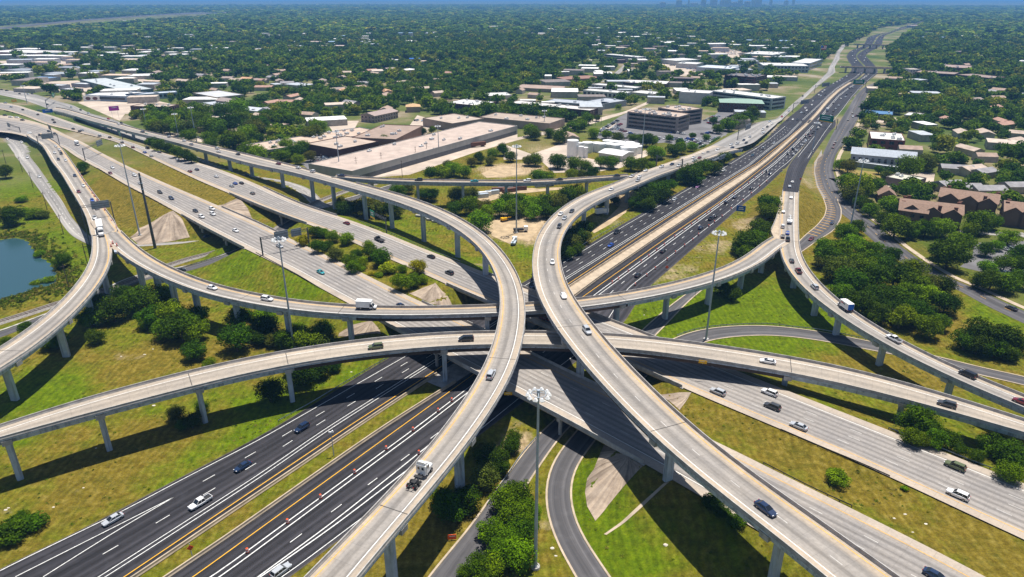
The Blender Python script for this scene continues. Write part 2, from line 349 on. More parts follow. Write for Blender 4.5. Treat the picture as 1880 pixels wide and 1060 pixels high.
R['u2']=dict(l=P('Z3',0,330,300,420,560,530,'M1',840,0,1130,140,1400,270,1700,395,1880,470,'M2',150,510,400,605,700,720,960,850,1250,960,1400,1058,'N2',1600,105,1720,155,'N3',110,255,290,330,810,555,1000,650,1230,770,1500,870,1880,1030,'B4',300,50,600,180,920,330,1060,400,1300,520,1600,660,1880,785,2100,890),
 r=P('Z3',0,235,300,320,650,420,1000,540,1400,680,'M1',1200,90,1400,145,1560,190,1700,245,1880,320,'M2',200,400,400,485,620,540,800,610,950,665,1200,770,1480,875,1740,980,'N3',100,30,200,90,540,205,730,280,975,375,1550,600,'N4',0,700,200,775,400,870,700,985,900,1055,'B4',1200,115,1500,240,1880,380,2100,470),z=[(0,5),(.15,7),(1,7)])
R['u1']=dict(l=P('Z3',0,620,200,640,500,740,750,780,'M1',540,110,690,185,900,310,1240,490,1500,640,1780,780,1860,815,'M2',150,880,300,960,460,1058,'N2',550,80,670,145,910,280,1080,360,1280,495,1400,550,1600,660,'N3',0,770,200,880,400,990,530,1058,'B3',700,110,880,210,1000,270,1150,340,1280,400,1400,480,'px',1340,950,1500,1040,1700,1150,1900,1260),
 r=P('Z3',0,345,240,420,470,500,700,600,'M1',600,10,900,170,1270,335,1500,430,1700,520,1880,590,'M2',240,700,400,770,600,860,850,990,1000,1058,'N2',1000,55,1240,160,1500,275,1640,335,'N3',80,470,200,550,400,650,590,730,'B3',1440,65,1600,150,1880,290,'B4',300,390,500,490,700,580,900,680,1200,830,1600,1050,'px',1990,1160,2150,1250),z=[(0,5),(.15,7),(1,7)])

G={}   # roads on the ground, z near zero
def rd(k,l,r,z=.06,**o): G[k]=dict(l=l,r=r,z=o.pop('zz',[(0,z),(1,z)]),flat=True,**o)
rd('mopac_w',P('px',-150,1118,'B1',0,1000,720,650,1100,440,1880,40,'N2',400,880,610,745,960,530,'M3',350,862,800,590,1330,290,1770,20,'Y1',0,775,260,600,400,460,520,330,640,225,760,120,920,0,'Y2',200,750,330,655,450,590,650,470,870,335,870,210,800,120,768,50,775,0,'Y4',30,735,250,675,330,580,385,450,560,400,800,350,930,320,1070,250,1300,190,1480,140,1640,90,1700,60,1560,40),
 P('px',120,1145,'B1',980,1058,1880,450,'N2',700,1055,1240,700,1330,640,'px',1068,513,1220,414,1301,361,1370,317,'Y1',170,1055,430,840,740,560,1000,330,1230,90,1300,0,'Y2',420,850,600,690,780,570,960,480,1080,390,1130,320,1115,230,1060,180,980,100,940,30,'Y4',135,840,200,760,330,700,450,640,510,590,560,470,620,420,720,380,900,335,1010,290,1150,262,1320,205,1500,152,1660,100,1715,62,1570,35))
rd('mopac_e',P('px',200,1132,'B1',1235,1055,1880,600,'N2',895,1055,1360,760,1560,640,'px',1097,513,1220,428,1243,414,1301,374.5,1370,328,'Y1',250,1055,500,850,800,570,1060,330,1290,90,1360,0,'Y2',480,860,650,700,830,575,1000,485,1110,400,1155,330,1140,230,1085,180,1010,100,962,30,'Y4',160,840,230,770,360,705,480,645,535,590,590,470,650,420,740,385,910,340,1020,294,1160,266,1330,209,1510,156,1670,104,1725,62,1580,33),
 P('px',420,1140,530,1062,668,958,880,800,1000,708,1090,640,1149,594,1165,560,1193,525,1221,502,'M3',1700,420,'Y3',270,1058,560,780,690,660,880,490,'Y1',860,865,1050,655,1220,465,1400,290,1570,170,1700,60,1750,0,'Y2',700,1055,860,860,1010,690,1100,600,1240,470,1390,360,1340,230,1200,90,1120,0,'Y4',340,850,440,760,620,680,700,600,715,500,760,410,900,365,1030,310,1180,280,1360,225,1540,168,1700,110,1740,64,1590,30))
rd('frontage_exit',P('px',760,1100,'B2',1250,1058,1500,780,1660,540,1880,230,'B3',200,20,'px',1060,740,1130,665,'N3',930,345,1030,260,1120,180,1260,80,1400,-20),P('px',860,1100,'B2',1540,1058,1790,640,'B3',95,390,200,240,370,0,'px',1090,740,1150,670,'N3',1030,370,1130,270,1270,120,1400,15,1460,-30),mat='asphalt2')
rd('loop_ramp',P('px',1090,1110,'B3',480,1058,400,940,300,750,250,560,245,420,270,300,310,190,400,95,'px',1075,775,1130,705,1185,650,'N3',1190,385,1300,345,1450,320,1700,305,1880,305,'N4',200,325,400,345,600,385,760,420,1000,470,1400,565,1600,620,1880,670,2100,730),
 P('px',1150,1110,'B3',700,1058,580,900,470,730,410,570,400,400,430,290,490,190,590,80,'px',1115,775,1160,715,1215,660,'N3',1390,410,1550,385,1700,372,1880,370,'N4',300,390,500,425,750,475,1000,520,1300,590,1600,670,1880,725,2100,790),mat='asphalt2')
rd('frontage_east',P('Z1',1160,745,1000,830,880,870,740,930,'Z2',1640,215,1560,290,1400,550,1250,800,1130,1058,'M4',400,110,375,210,400,320,470,430,545,500,640,575,740,665,860,770,1000,870,1200,985,'N4',1370,30,1480,90,1600,160,1880,290,2100,390),
 P('Z1',1180,755,1040,825,960,870,880,900,800,960,'Z2',1780,160,1690,290,1600,550,1470,800,1340,1000,'M4',560,40,520,110,505,200,530,290,560,360,640,460,720,530,850,625,950,720,1100,830,1220,910,1400,1010,'N4',1430,0,1560,50,1700,120,1880,200,2100,290),mat='asphalt2')
rd('turnaround',P('M4',530,420,562,480,560,550,510,640,400,705,260,800,180,840),P('M4',440,400,465,480,450,540,400,600,300,685,255,735,180,770),mat='asphalt2')
rd('frontage_west',P('Z3',-60,640,0,700,100,780,200,930,290,1058,'M1',210,250,290,360,380,490,450,600,510,680,570,710,660,750,760,790),P('Z3',-60,560,40,625,200,690,330,760,420,900,'M1',200,90,280,190,370,320,450,430,510,540,580,620,670,700,780,750),mat='asphalt3')
rd('frontage_north',P('Z3',-80,150,0,165,300,230,500,300,700,380,850,440,1100,530,1300,600,1500,680,'Z4',520,760,800,900,1000,990,'M2',170,290,300,360,390,440,440,500),P('Z3',-80,80,0,95,200,120,450,160,700,240,900,290,1100,390,1400,470,1700,580,'Z4',300,620,640,770,830,850,1000,920,1250,1010,'M2',200,280,360,325,440,380,500,460),mat='asphalt3')
rd('frontage_link',P('Z5',860,590,1010,530,1200,440,1400,330,1600,230,1800,140,'Z2',570,600,780,400,900,300,1060,160,1200,20,'Z1',280,700,340,600,370,520,430,430,500,395),P('Z5',900,640,1000,600,1150,552,1300,520,1500,490,1700,428,'Z2',430,790,560,675,830,430,900,360,1100,180,1300,20,'Z1',350,690,410,600,420,520,480,440,540,400),zz=[(0,5.1),(.3,4.6),(.62,.6),(.75,.06),(1,.06)],mat='asphalt3')
rd('underpass_road',P('N1',-200,460,0,395,150,340,300,265,'px',150,568,260,515,'M1',1320,945,1740,810,'px',500,440,'M2',420,500,720,420,1000,325),P('N1',-200,410,0,350,150,300,320,235,'px',150,552,260,500,'M1',1310,915,1700,790,'px',490,430,'M2',420,470,720,395,1000,305),mat='asphalt2')
rd('service_road',P('M1',980,755,1200,745,1400,730,1530,690),P('M1',970,735,1200,730,1400,712,1520,680),mat='asphalt3')
rd('yard_track',P('M2',720,262,1000,240,1400,120,1640,60,1880,-10,'T3',430,930,600,885,820,815,1000,740,1150,650),P('M2',1000,205,1300,120,1600,45,1840,-20,'T3',420,905,600,855,820,800,1000,720,1140,640),mat='lotpale')
rd('far_highway',P('T1',-200,235,0,212,300,180,560,155,900,128,1200,108,1500,100),P('T1',-200,222,0,198,300,168,560,144,900,120,1200,101,1420,86),mat='asphalt2',zz=[(0,9),(1,9)])
rd('side_street',P('M4',520,305,600,285),P('M4',500,262,600,275),mat='asphalt2')
rd('apartment_street',P('M4',1420,655,1600,672,1900,690),P('M4',1420,640,1600,650,1900,655),mat='asphalt3')
rd('district_street',P('T3',640,590,720,540,780,490,800,470),P('T3',700,590,770,540,805,500,815,470),mat='asphalt3')
rd('exit_lane',P('Z2',470,800,640,650,860,470,1000,335),P('Z2',560,770,700,660,880,490,1010,350),z=.1)
# ------------------------------------------------------------------ ribbons: smooth centre line, half width, height
def resamp(p, n):
    p = np.asarray(p, float); d = np.r_[0, np.cumsum(np.linalg.norm(np.diff(p, axis=0), axis=1))]
    t = np.linspace(0, d[-1], n); return np.stack([np.interp(t, d, p[:, k]) for k in range(p.shape[1])], 1)
def smooth(a, n):
    a = np.array(a, float)
    for _ in range(n): a[1:-1] = .25 * a[:-2] + .5 * a[1:-1] + .25 * a[2:]
    return a
def dpoly(p, Q, full=False):
    """distance of points p (n,2) to polyline Q (m,2)"""
    p = np.asarray(p, float); Q = np.asarray(Q, float); a = Q[:-1]; d = Q[1:] - a; L2 = np.maximum((d * d).sum(1), 1e-9); L = np.sqrt(L2); s0 = np.r_[0, np.cumsum(L)[:-1]]
    best = np.empty(len(p)); arg = np.empty(len(p)); side = np.empty(len(p)); ch = max(1, int(1.5e6 / len(a)))
    for i in range(0, len(p), ch):
        q = p[i:i + ch, None, :] - a[None]
        t = np.clip((q * d).sum(2) / L2, 0, 1); e = q - t[..., None] * d; dd = (e * e).sum(2); k = dd.argmin(1); r = np.arange(len(k))
        best[i:i + ch] = np.sqrt(dd[r, k]); arg[i:i + ch] = s0[k] + t[r, k] * L[k]; side[i:i + ch] = (d[k, 0] * e[r, k, 1] - d[k, 1] * e[r, k, 0]) / L[k]
    return (best, arg, side) if full else best
EXT = {'u1': (160, 120), 'u2': (160, 120), 'ramp_l': (70, 70), 'ramp_m': (0, 80), 'ramp_j': (0, 70), 'flyover_a': (0, 50), 'flyover_b': (0, 60), 'frontage_east': (0, 90), 'loop_ramp': (40, 70), 'frontage_exit': (40, 0), 'underpass_road': (60, 0), 'mopac_w': (60, 0), 'mopac_e': (60, 0), 'frontage_north': (120, 0), 'frontage_west': (80, 0)}
def ribbon(v, par, step=4., sm=18, ext=(0, 0)):
    n = 240; L = resamp(v['l'], n); Rr = resamp(v['r'], n); f = np.linspace(0, 1, n)
    z = smooth(np.interp(f, [a for a, _ in v['z']], [b for _, b in v['z']]), 60)
    wl = np.array([up(L[i][0], L[i][1], z[i] + par) for i in range(n)]); wr = np.array([up(Rr[i][0], Rr[i][1], z[i] + par) for i in range(n)])
    c = (wl + wr) / 2
    tot = np.linalg.norm(np.diff(c, axis=0), axis=1).sum(); m = max(8, int(tot / step))
    c = smooth(resamp(c, m), 6)
    t = np.gradient(c[:, :2], axis=0); t /= np.linalg.norm(t, axis=1)[:, None]; nn = np.stack([-t[:, 1], t[:, 0]], 1)
    dl = dpoly(c[:, :2], wl[:, :2]); dr = dpoly(c[:, :2], wr[:, :2])
    sgn = np.sign(((wl[n // 2] - wr[n // 2])[:2] @ nn[m // 2]))
    c[:, :2] += nn * (sgn * (dl - dr) / 2)[:, None]
    hw = smooth((dl + dr) / 2, sm * 3); c = smooth(c, sm); c[:, 2] -= par
    for e, k0, k1 in ((0, 0, 4), (1, -1, -5)):  # carry the road on beyond the frame
        if ext[e]:
            dv = c[k0] - c[k1]; dv[2] = 0; dv /= np.linalg.norm(dv); q = np.array([c[k0] + dv * x for x in np.arange(step, ext[e], step)])
            c = np.vstack([q[::-1], c]) if e == 0 else np.vstack([c, q]); hw = np.r_[np.full(len(q), hw[0]), hw] if e == 0 else np.r_[hw, np.full(len(q), hw[-1])]
    d = np.r_[0, np.cumsum(np.linalg.norm(np.diff(c[:, :2], axis=0), axis=1))]
    t = np.gradient(c[:, :2], axis=0); t /= np.linalg.norm(t, axis=1)[:, None]
    return dict(C=c, T=t, N=np.stack([-t[:, 1], t[:, 0]], 1), hw=hw, s=d)
RB = {}
for k, v in R.items():
    if k != 'link': RB[k] = ribbon(v, 0. if k in ('u1', 'u2') else .9, sm=22, ext=EXT.get(k, (0, 0)))
for k, v in G.items():
    RB[k] = ribbon(v, 0., step=3. if k != 'far_highway' else 60., sm=3 if k in ('turnaround', 'frontage_east') else 8, ext=EXT.get(k, (0, 0)))
def at(rb, s, off=0.):
    """point, tangent at arc length s, off metres to the left"""
    c = [np.interp(s, rb['s'], rb['C'][:, k]) for k in range(3)]
    t = np.array([np.interp(s, rb['s'], rb['T'][:, k]) for k in range(2)]); t /= np.linalg.norm(t)
    return np.array([c[0] - t[1] * off, c[1] + t[0] * off, c[2]]), t
def near(rb, x, y):
    d, s, e = dpoly(np.array([[x, y]]), rb['C'][:, :2], True); return float(d[0]), float(s[0]), float(e[0])
def s_px(k, px, py):
    rb = RB[k]; z = float(np.median(rb['C'][:, 2]))
    for _ in range(4):
        w = up(px, py, z); d, s, e = near(rb, w[0], w[1]); z = at(rb, s)[0][2]
    return s
def hw_at(rb, s): return float(np.interp(s, rb['s'], rb['hw']))
def cut(rb, s0, s1, step=4.):
    n = max(2, int((s1 - s0) / step) + 1); ss = np.linspace(s0, s1, n)
    C = np.stack([np.interp(ss, rb['s'], rb['C'][:, k]) for k in range(3)], 1)
    T = np.stack([np.interp(ss, rb['s'], rb['T'][:, k]) for k in range(2)], 1); T /= np.linalg.norm(T, axis=1)[:, None]
    return dict(C=C, T=T, N=np.stack([-T[:, 1], T[:, 0]], 1), hw=np.interp(ss, rb['s'], rb['hw']), s=ss)
# ------------------------------------------------------------------ terrain
za = at(RB['flyover_a'], s_px('flyover_a', 615, 325))[0][2] - .05; zb_ = at(RB['flyover_b'], s_px('flyover_b', 1150, 325))[0][2] - .05
R['link']['z'] = [(0, za), (.06, za), (.92, zb_), (1, zb_)]; RB['link'] = ribbon(R['link'], .9, sm=22)
FILL = []  # (polyline (n,3), half width, slope)
def fill(k, s0, s1, extra=1.5, slope=.36, drop=.35):
    c = cut(RB[k], s0, s1, 12.); FILL.append((c['C'] - np.array([0, 0, drop]), c['hw'] + extra, slope))
U1, U2 = RB['u1'], RB['u2']
S1 = dict(a=s_px('u1', 335, 395), b=s_px('u1', 486, 447), c=s_px('u1', 727, 572), d=s_px('u1', 1212, 828))
S2 = dict(a=s_px('u2', 452, 350), b=s_px('u2', 590, 404), c=s_px('u2', 850, 512), d=s_px('u2', 1285, 690))
for k, S in (('u1', S1), ('u2', S2)):
    e = RB[k]['s'][-1]
    for a, b in ((0, S['a']), (S['b'], S['c']), (S['d'], e)): fill(k, a, b)
def median(a1, b1, a2, b2, drop=1.1):
    p = cut(U1, a1, b1)['C']; q = cut(U2, a2, b2)['C']; n = 24; p = resamp(p, n); q = resamp(q, n); c = (p + q) / 2; c[:, 2] -= drop
    FILL.append((c, np.maximum(np.linalg.norm((p - q)[:, :2], axis=1) / 2 - 11., .5), .12))
median(S1['a'] - 150, S1['a'] - 6, S2['a'] - 150, S2['a'] - 6); median(S1['b'] + 8, S1['c'] - 4, S2['b'] + 8, S2['c'] - 4)
median(S1['d'] + 6, U1['s'][-1], S2['d'] + 6, U2['s'][-1])
fill('flyover_a', 0, s_px('flyover_a', 139, 213), .6, 2.5, .5)
fill('flyover_b', 0, s_px('flyover_b', 1290, 290), .6, 1., .5)
fill('frontage_link', 0, RB['frontage_link']['s'][-1] * .6, 1.2, .5, .2)
fill('stem_s', 0, s_px('stem_s', 42, 250), .8, .6, .6)
fill('stem_q', 0, s_px('stem_q', 1447, 385), .8, .5, .5)
LOW = ['mopac_w', 'mopac_e', 'frontage_exit', 'loop_ramp', 'underpass_road', 'frontage_east', 'frontage_north', 'frontage_west', 'turnaround']
LAKE = np.array([up(*p, -.5)[:2] for p in P('M1', -60, 712, 0, 708, 120, 690, 200, 712, 240, 770, 300, 830, 370, 880, 410, 950, 415, 1010, 380, 1058, 'N1', 300, 30, 180, 80, 80, 110, 0, 140, -100, 165)])
def inpoly(p, poly):
    x, y = p[:, 0], p[:, 1]; r = np.zeros(len(p), bool); q = np.asarray(poly); j = len(q) - 1
    for i in range(len(q)):
        xi, yi = q[i][:2]; xj, yj = q[j][:2]
        if abs(yj - yi) > 1e-12:
            k = ((yi > y) != (yj > y)) & (x < (xj - xi) * (y - yi) / (yj - yi) + xi); r[k] ^= True
        j = i
    return r
def gz(p):
    p = np.asarray(p, float); out = np.zeros(len(p)); near_ = (np.abs(p[:, 0]) < 900) & (p[:, 1] < 1200) & (p[:, 1] > -60)
    q = p[near_]
    if len(q) == 0: return out
    h = np.zeros(len(q))
    qa = q
    for pl, hw, sl in FILL:
        Q = pl[:, :2]; mg = hw.max() + 30; lo, hi = Q.min(0) - mg, Q.max(0) + mg; kk = np.nonzero(((qa > lo) & (qa < hi)).all(1))[0]
        if len(kk) == 0: continue
        q = qa[kk]; d, s, _ = dpoly(q, Q, True)
        ss = np.r_[0, np.cumsum(np.linalg.norm(np.diff(Q, axis=0), axis=1))]
        zz = np.interp(s, ss, pl[:, 2]); w = np.interp(s, ss, hw)
        h[kk] = np.maximum(h[kk], zz - np.maximum(0, d - w) * sl)
    for k in LOW:
        rb = RB[k]; Q = rb['C'][::4, :2]; lo, hi = Q.min(0) - 40, Q.max(0) + 40; kk = np.nonzero(((qa > lo) & (qa < hi)).all(1) & (h > 0))[0]
        if len(kk) == 0: continue
        d, s, _ = dpoly(qa[kk], Q, True)
        w = np.interp(s, rb['s'][::4], rb['hw'][::4])
        h[kk] = np.minimum(h[kk], np.maximum(0, (d - w - 1.5) * .75))
    q = qa
    inl = inpoly(q, LAKE); dl = dpoly(q, np.vstack([LAKE, LAKE[:1]]))
    h = np.where(inl, -1.3 * np.clip(dl / 4, 0, 1) - .05, h)
    out[near_] = h; return out
def upt(px, py):
    z = 0.
    for _ in range(14):
        w = up(px, py, z); z = .5 * z + .5 * gz1(w[0], w[1])
    return np.array((w[0], w[1], gz1(w[0], w[1])))
def lines(fine, mid, far, s1, s2, lo, hi):
    a = list(np.arange(-fine, fine + .1, s1)); b = fine; out = []
    while b < mid: b += s2; out.append(b)
    st = s2
    while b < far: st *= 1.22; b += st; out.append(b)
    return np.array([-x for x in reversed(out)] + a + out)
gx = lines(190, 480, 42000, 2., 5., 0, 0)
gy = list(np.arange(-40, 60, 10.)) + list(np.arange(60, 400, 2.)) + list(np.arange(400, 800, 5.)); st = 5.; b = 800.
while b < 42000: st *= 1.22; b += st; gy.append(b)
gy = np.array([-2500., -600., -200., -90.] + gy)
XX, YY = np.meshgrid(gx, gy); PT = np.stack([XX.ravel(), YY.ravel()], 1); ZZ = gz(PT)
nx, ny = len(gx), len(gy)
def gz(p):
    p = np.asarray(p, float); i = np.clip(np.searchsorted(gx, p[:, 0]) - 1, 0, nx - 2); j = np.clip(np.searchsorted(gy, p[:, 1]) - 1, 0, ny - 2); Z = ZZ.reshape(ny, nx)
    u = (p[:, 0] - gx[i]) / (gx[i + 1] - gx[i]); v = (p[:, 1] - gy[j]) / (gy[j + 1] - gy[j])
    return Z[j, i] * (1 - u) * (1 - v) + Z[j, i + 1] * u * (1 - v) + Z[j + 1, i] * (1 - u) * v + Z[j + 1, i + 1] * u * v
def gz1(x, y): return float(gz(np.array([[x, y]]))[0])
PATCH = []  # px, py, radius m, channel, strength
def patch(ch, st, *a):
    q = P(*[x for x in a if True]);
    return q
def pt(ch, st, r, *a):
    for p in P(*a): PATCH.append((p[0], p[1], r, ch, st))
pt(0, .55, 16, 'N3', 1300, 250, 1600, 250, 1100, 340, 1750, 160, 1450, 180, 'N4', 80, 200, 250, 250)
pt(0, .35, 12, 'N1', 300, 700, 450, 760, 250, 850, 1100, 760, 'N2', 800, 550, 300, 800, 100, 950)
pt(0, .3, 9, 'B1', 1650, 60, 1300, 220, 'N1', 850, 390, 1800, 900)
pt(0, .35, 12, 'M2', 700, 570, 900, 650, 1050, 720, 1300, 830, 1560, 900)
pt(0, .25, 14, 'M2', 1100, 600, 'M1', 1700, 900, 1850, 880, 1500, 830, 'N2', 300, 40, 400, 100)
pt(0, .35, 14, 'M1', 150, 330, 250, 560, 400, 680, 480, 800, 530, 950, 100, 250, 330, 330)
pt(0, .3, 8, 'B3', 480, 350, 470, 550, 560, 800, 700, 750, 850, 900, 780, 430, 950, 950, 500, 230)
pt(0, .3, 9, 'N4', 150, 440, 300, 690, 900, 810, 1300, 950, 1550, 200, 1700, 250, 1800, 320)
pt(0, .25, 9, 'N3', 1780, 440, 'M3', 800, 560, 650, 650, 1000, 460, 1300, 300, 30, 750, 100, 800)
pt(0, -.25, 16, 'M1', 850, 400, 900, 550, 750, 300, 1000, 480, 1100, 260, 1300, 370, 700, 100, 1500, 380)
pt(0, -.22, 12, 'N1', 900, 560, 700, 620, 1050, 520, 1300, 650, 'B1', 700, 300, 500, 420, 900, 200, 1300, 20)
pt(0, -.3, 12, 'B2', 1150, 800, 1250, 700, 1350, 900, 1000, 950, 1750, 330)
pt(0, -.22, 10, 'N3', 1400, 900, 1600, 980, 'B4', 100, 60, 600, 300, 900, 480, 1300, 640, 1700, 900, 1600, 800, 300, 180, 'N4', 700, 530, 1000, 620, 1200, 640)
pt(0, -.3, 10, 'M4', 350, 470, 320, 400, 320, 560, 380, 540, 320, 640, 700, 220, 'N4', 1400, 250, 1350, 320)
pt(1, .4, 9, 'M3', 1380, 780, 1550, 730, 1700, 560, 1250, 900, 1100, 980, 1650, 620, 'M4', 340, 330, 300, 280)
pt(1, .5, 12, 'M2', 1750, 620, 1850, 560, 'M3', 60, 620, 30, 560, 120, 700)
pt(1, .5, 12, 'M2', 1700, 220, 1850, 200, 'M3', 700, 560, 800, 430, 850, 380, 200, 80, 100, 190, 350, 40)
pt(1, .3, 5, 'M2', 1650, 900, 1600, 880, 'B2', 1800, 60, 1830, 150, 'N2', 1860, 1000, 'B3', 60, 120, 100, 60, 210, 640, 220, 730)
pt(1, .3, 4, 'B1', 600, 420, 850, 470, 400, 560, 50, 570, 'N1', 870, 530, 1040, 515, 290, 580, 'N2', 640, 490)
pt(1, .25, 5, 'N3', 1060, 140, 'B4', 500, 140, 1500, 650, 600, 560, 'B3', 1750, 650, 1300, 480)
pt(1, .3, 14, 'T3', 900, 960, 560, 960, 700, 940, 1370, 900)
PA = np.zeros((len(PT), 3)); PA[:, 0] = .35
for (px, py, r, ch, st) in PATCH:
    w = upt(px, py); d2 = ((PT - w[:2]) ** 2).sum(1); r *= 1 + max(0, math.hypot(w[0], w[1] - 0) - 150) / 250 * .6
    k = d2 < (3 * r) ** 2; PA[k, ch] += st * np.exp(-d2[k] / r ** 2)
MED = np.vstack([RB['mopac_w']['C'][:, :2]])
PA[:, 2] = np.clip((np.hypot(PT[:, 0], PT[:, 1]) - 520) / 160, 0, 1)
PA[:, 2] = np.where((PT[:, 0] > 190) & (PT[:, 1] > 250), np.maximum(PA[:, 2], np.clip((PT[:, 0] - 190) / 40, 0, .7)), PA[:, 2])
me = bpy.data.meshes.new('terrain'); fcs = []
idx = np.arange(nx * ny).reshape(ny, nx)
fc = np.stack([idx[:-1, :-1].ravel(), idx[:-1, 1:].ravel(), idx[1:, 1:].ravel(), idx[1:, :-1].ravel()], 1)
me.vertices.add(len(PT)); me.vertices.foreach_set('co', np.c_[PT, ZZ].ravel())
me.loops.add(fc.size); me.loops.foreach_set('vertex_index', fc.ravel())
me.polygons.add(len(fc)); me.polygons.foreach_set('loop_start', np.arange(0, fc.size, 4)); me.polygons.foreach_set('loop_total', np.full(len(fc), 4))
me.update(calc_edges=True); me.validate()
ca = me.color_attributes.new('patch', 'FLOAT_COLOR', 'POINT')
ca.data.foreach_set('color', np.c_[np.clip(PA, -1, 2), np.ones(len(PA))].ravel())
me.polygons.foreach_set('use_smooth', [True] * len(me.polygons)); me.materials.append(M['ground'])
tag(link(bpy.data.objects.new('ground', me)), kind='structure')
# pond
mb = MB(); mb.poly([(x, y, -.35) for x, y in LAKE]); tag(mb.obj('pond_water', M['water']), kind='structure')
NOTREE = [LAKE]
# ------------------------------------------------------------------ sheets and draped patches
_lay = [0]
def sheet(name, pts, mat, kind='structure', z=None):
    _lay[0] += 1; zz = .03 + .0045 * (_lay[0] % 12) if z is None else z
    w = [up(px, py, zz) for px, py in pts]; NOTREE.append(np.array([q[:2] for q in w]))
    mb = MB(); mb.poly(w); o = mb.obj(name, mat)
    for v in o.data.polygons:
        if v.normal.z < 0: o.data.flip_normals(); break
    return tag(o, kind=kind)
def drape(name, wpts, mat, lift=.12, step=1.5, kind='structure', apex=None):
    bm = bmesh.new(); vs = [bm.verts.new((x, y, 0)) for x, y in wpts]; bm.faces.new(vs)
    a = np.array(wpts)
    for ax in (0, 1):
        lo, hi = a[:, ax].min(), a[:, ax].max(); c = math.ceil(lo / step) * step
        while c < hi:
            co = [0, 0, 0]; no = [0, 0, 0]; co[ax] = c; no[ax] = 1
            bmesh.ops.bisect_plane(bm, geom=bm.verts[:] + bm.edges[:] + bm.faces[:], plane_co=co, plane_no=no); c += step
    bmesh.ops.recalc_face_normals(bm, faces=bm.faces[:])
    q = np.array([(v.co.x, v.co.y) for v in bm.verts]); z = gz(q)
    for v, h in zip(bm.verts, z): v.co.z = h + lift
    me = bpy.data.meshes.new(name); bm.to_mesh(me); bm.free(); me.materials.append(mat)
    if len(me.polygons) and me.polygons[0].normal.z < 0: me.flip_normals()
    ax_ = upt(*apex)[:2] if apex is not None else q[z.argmax()]; uv = me.uv_layers.new(name='UVMap')
    for l in me.loops: d = np.array(me.vertices[l.vertex_index].co[:2]) - ax_; uv.data[l.index].uv = (math.atan2(d[1], d[0]) * 7., math.hypot(*d) * .03)
    NOTREE.append(a)
    return tag(link(bpy.data.objects.new(name, me)), kind=kind)
def drape_px(name, pts, mat, **k): return drape(name, [tuple(upt(*p)[:2]) for p in pts], mat, **k)
# ------------------------------------------------------------------ road surfaces
def strip_mesh(name, c, lo, hi, mat, dz=0., parent=None, kind=None, uvhw=None, m=None):
    """strip between lateral offsets lo..hi (arrays or numbers, metres left of the centre)"""
    n = len(c['C']); lo = np.broadcast_to(lo, n); hi = np.broadcast_to(hi, n)
    A = c['C'].copy(); B = c['C'].copy(); A[:, :2] += c['N'] * lo[:, None]; B[:, :2] += c['N'] * hi[:, None]; A[:, 2] += dz; B[:, 2] += dz
    v = np.vstack([A, B]); f = [(i, i + 1, n + i + 1, n + i) for i in range(n - 1)]
    me = bpy.data.meshes.new(name); me.from_pydata(v.tolist(), [], f); me.materials.append(mat)
    uv = me.uv_layers.new(name='UVMap'); li = np.empty(len(me.loops), int); me.loops.foreach_get('vertex_index', li)
    hw = c['hw'] if uvhw is None else uvhw
    U = np.r_[c['s'], c['s']]; V = np.r_[lo / hw, hi / hw]
    uv.data.foreach_set('uv', np.stack([U[li], V[li]], 1).ravel())
    if me.polygons[0].normal.z < 0: me.flip_normals()
    o = link(bpy.data.objects.new(name, me))
    if parent is not None: o.parent = parent
    if kind: o['kind'] = kind
    return o
def road(k, name, mat, **kw):
    rb = RB[k]; NOTREE.append(np.vstack([rb['C'][:, :2] + rb['N'] * (rb['hw'] + 1.5)[:, None], (rb['C'][:, :2] - rb['N'] * (rb['hw'] + 1.5)[:, None])[::-1]]))
    return strip_mesh(name, rb, -rb['hw'], rb['hw'], mat, kind='structure', **kw)
NAMES = {'mopac_w': 'motorway_road', 'mopac_e': 'motorway_road', 'frontage_exit': 'exit_road', 'loop_ramp': 'loop_road', 'frontage_east': 'frontage_road', 'turnaround': 'turnaround_road',
         'frontage_west': 'frontage_road', 'frontage_north': 'frontage_road', 'frontage_link': 'frontage_road', 'underpass_road': 'underpass_road', 'service_road': 'service_road', 'yard_track': 'yard_track_road',
         'far_highway': 'far_highway_road', 'side_street': 'side_street_road', 'apartment_street': 'street_road', 'district_street': 'street_road', 'exit_lane': 'slip_road'}
for i, (k, v) in enumerate(G.items()):
    road(k, NAMES[k], M[v.get('mat', 'asphalt')], dz=.006 * (i % 9))
rb_ = RB['far_highway']; mb = MB(); mb.loft([[(p[0] - n[0] * h, p[1] - n[1] * h, z) for h, z in ((w_ + 12, 0), (w_, 8.9), (-w_, 8.9), (-w_ - 12, 0))] for p, n, w_ in zip(rb_['C'], rb_['N'], rb_['hw'])]); tag(mb.obj('embankment_terrain', M['drygrass0']), kind='structure')
q_ = P('px', -260, 62, 0, 62, 80, 56, 200, 46, 380, 32, 380, 22, 0, 48, -260, 58); NOTREE.append(np.array([up(x, y)[:2] for x, y in q_]))
def px_line(pts, z, sm=4, step=3.):
    w = np.array([up(px, py, z) for px, py in pts]); L = np.linalg.norm(np.diff(w, axis=0), axis=1).sum()
    w = smooth(resamp(w, max(4, int(L / step))), sm); t = np.gradient(w[:, :2], axis=0); t /= np.linalg.norm(t, axis=1)[:, None]
    return dict(C=w, T=t, N=np.stack([-t[:, 1], t[:, 0]], 1), hw=np.ones(len(w)), s=np.r_[0, np.cumsum(np.linalg.norm(np.diff(w[:, :2], axis=0), axis=1))])
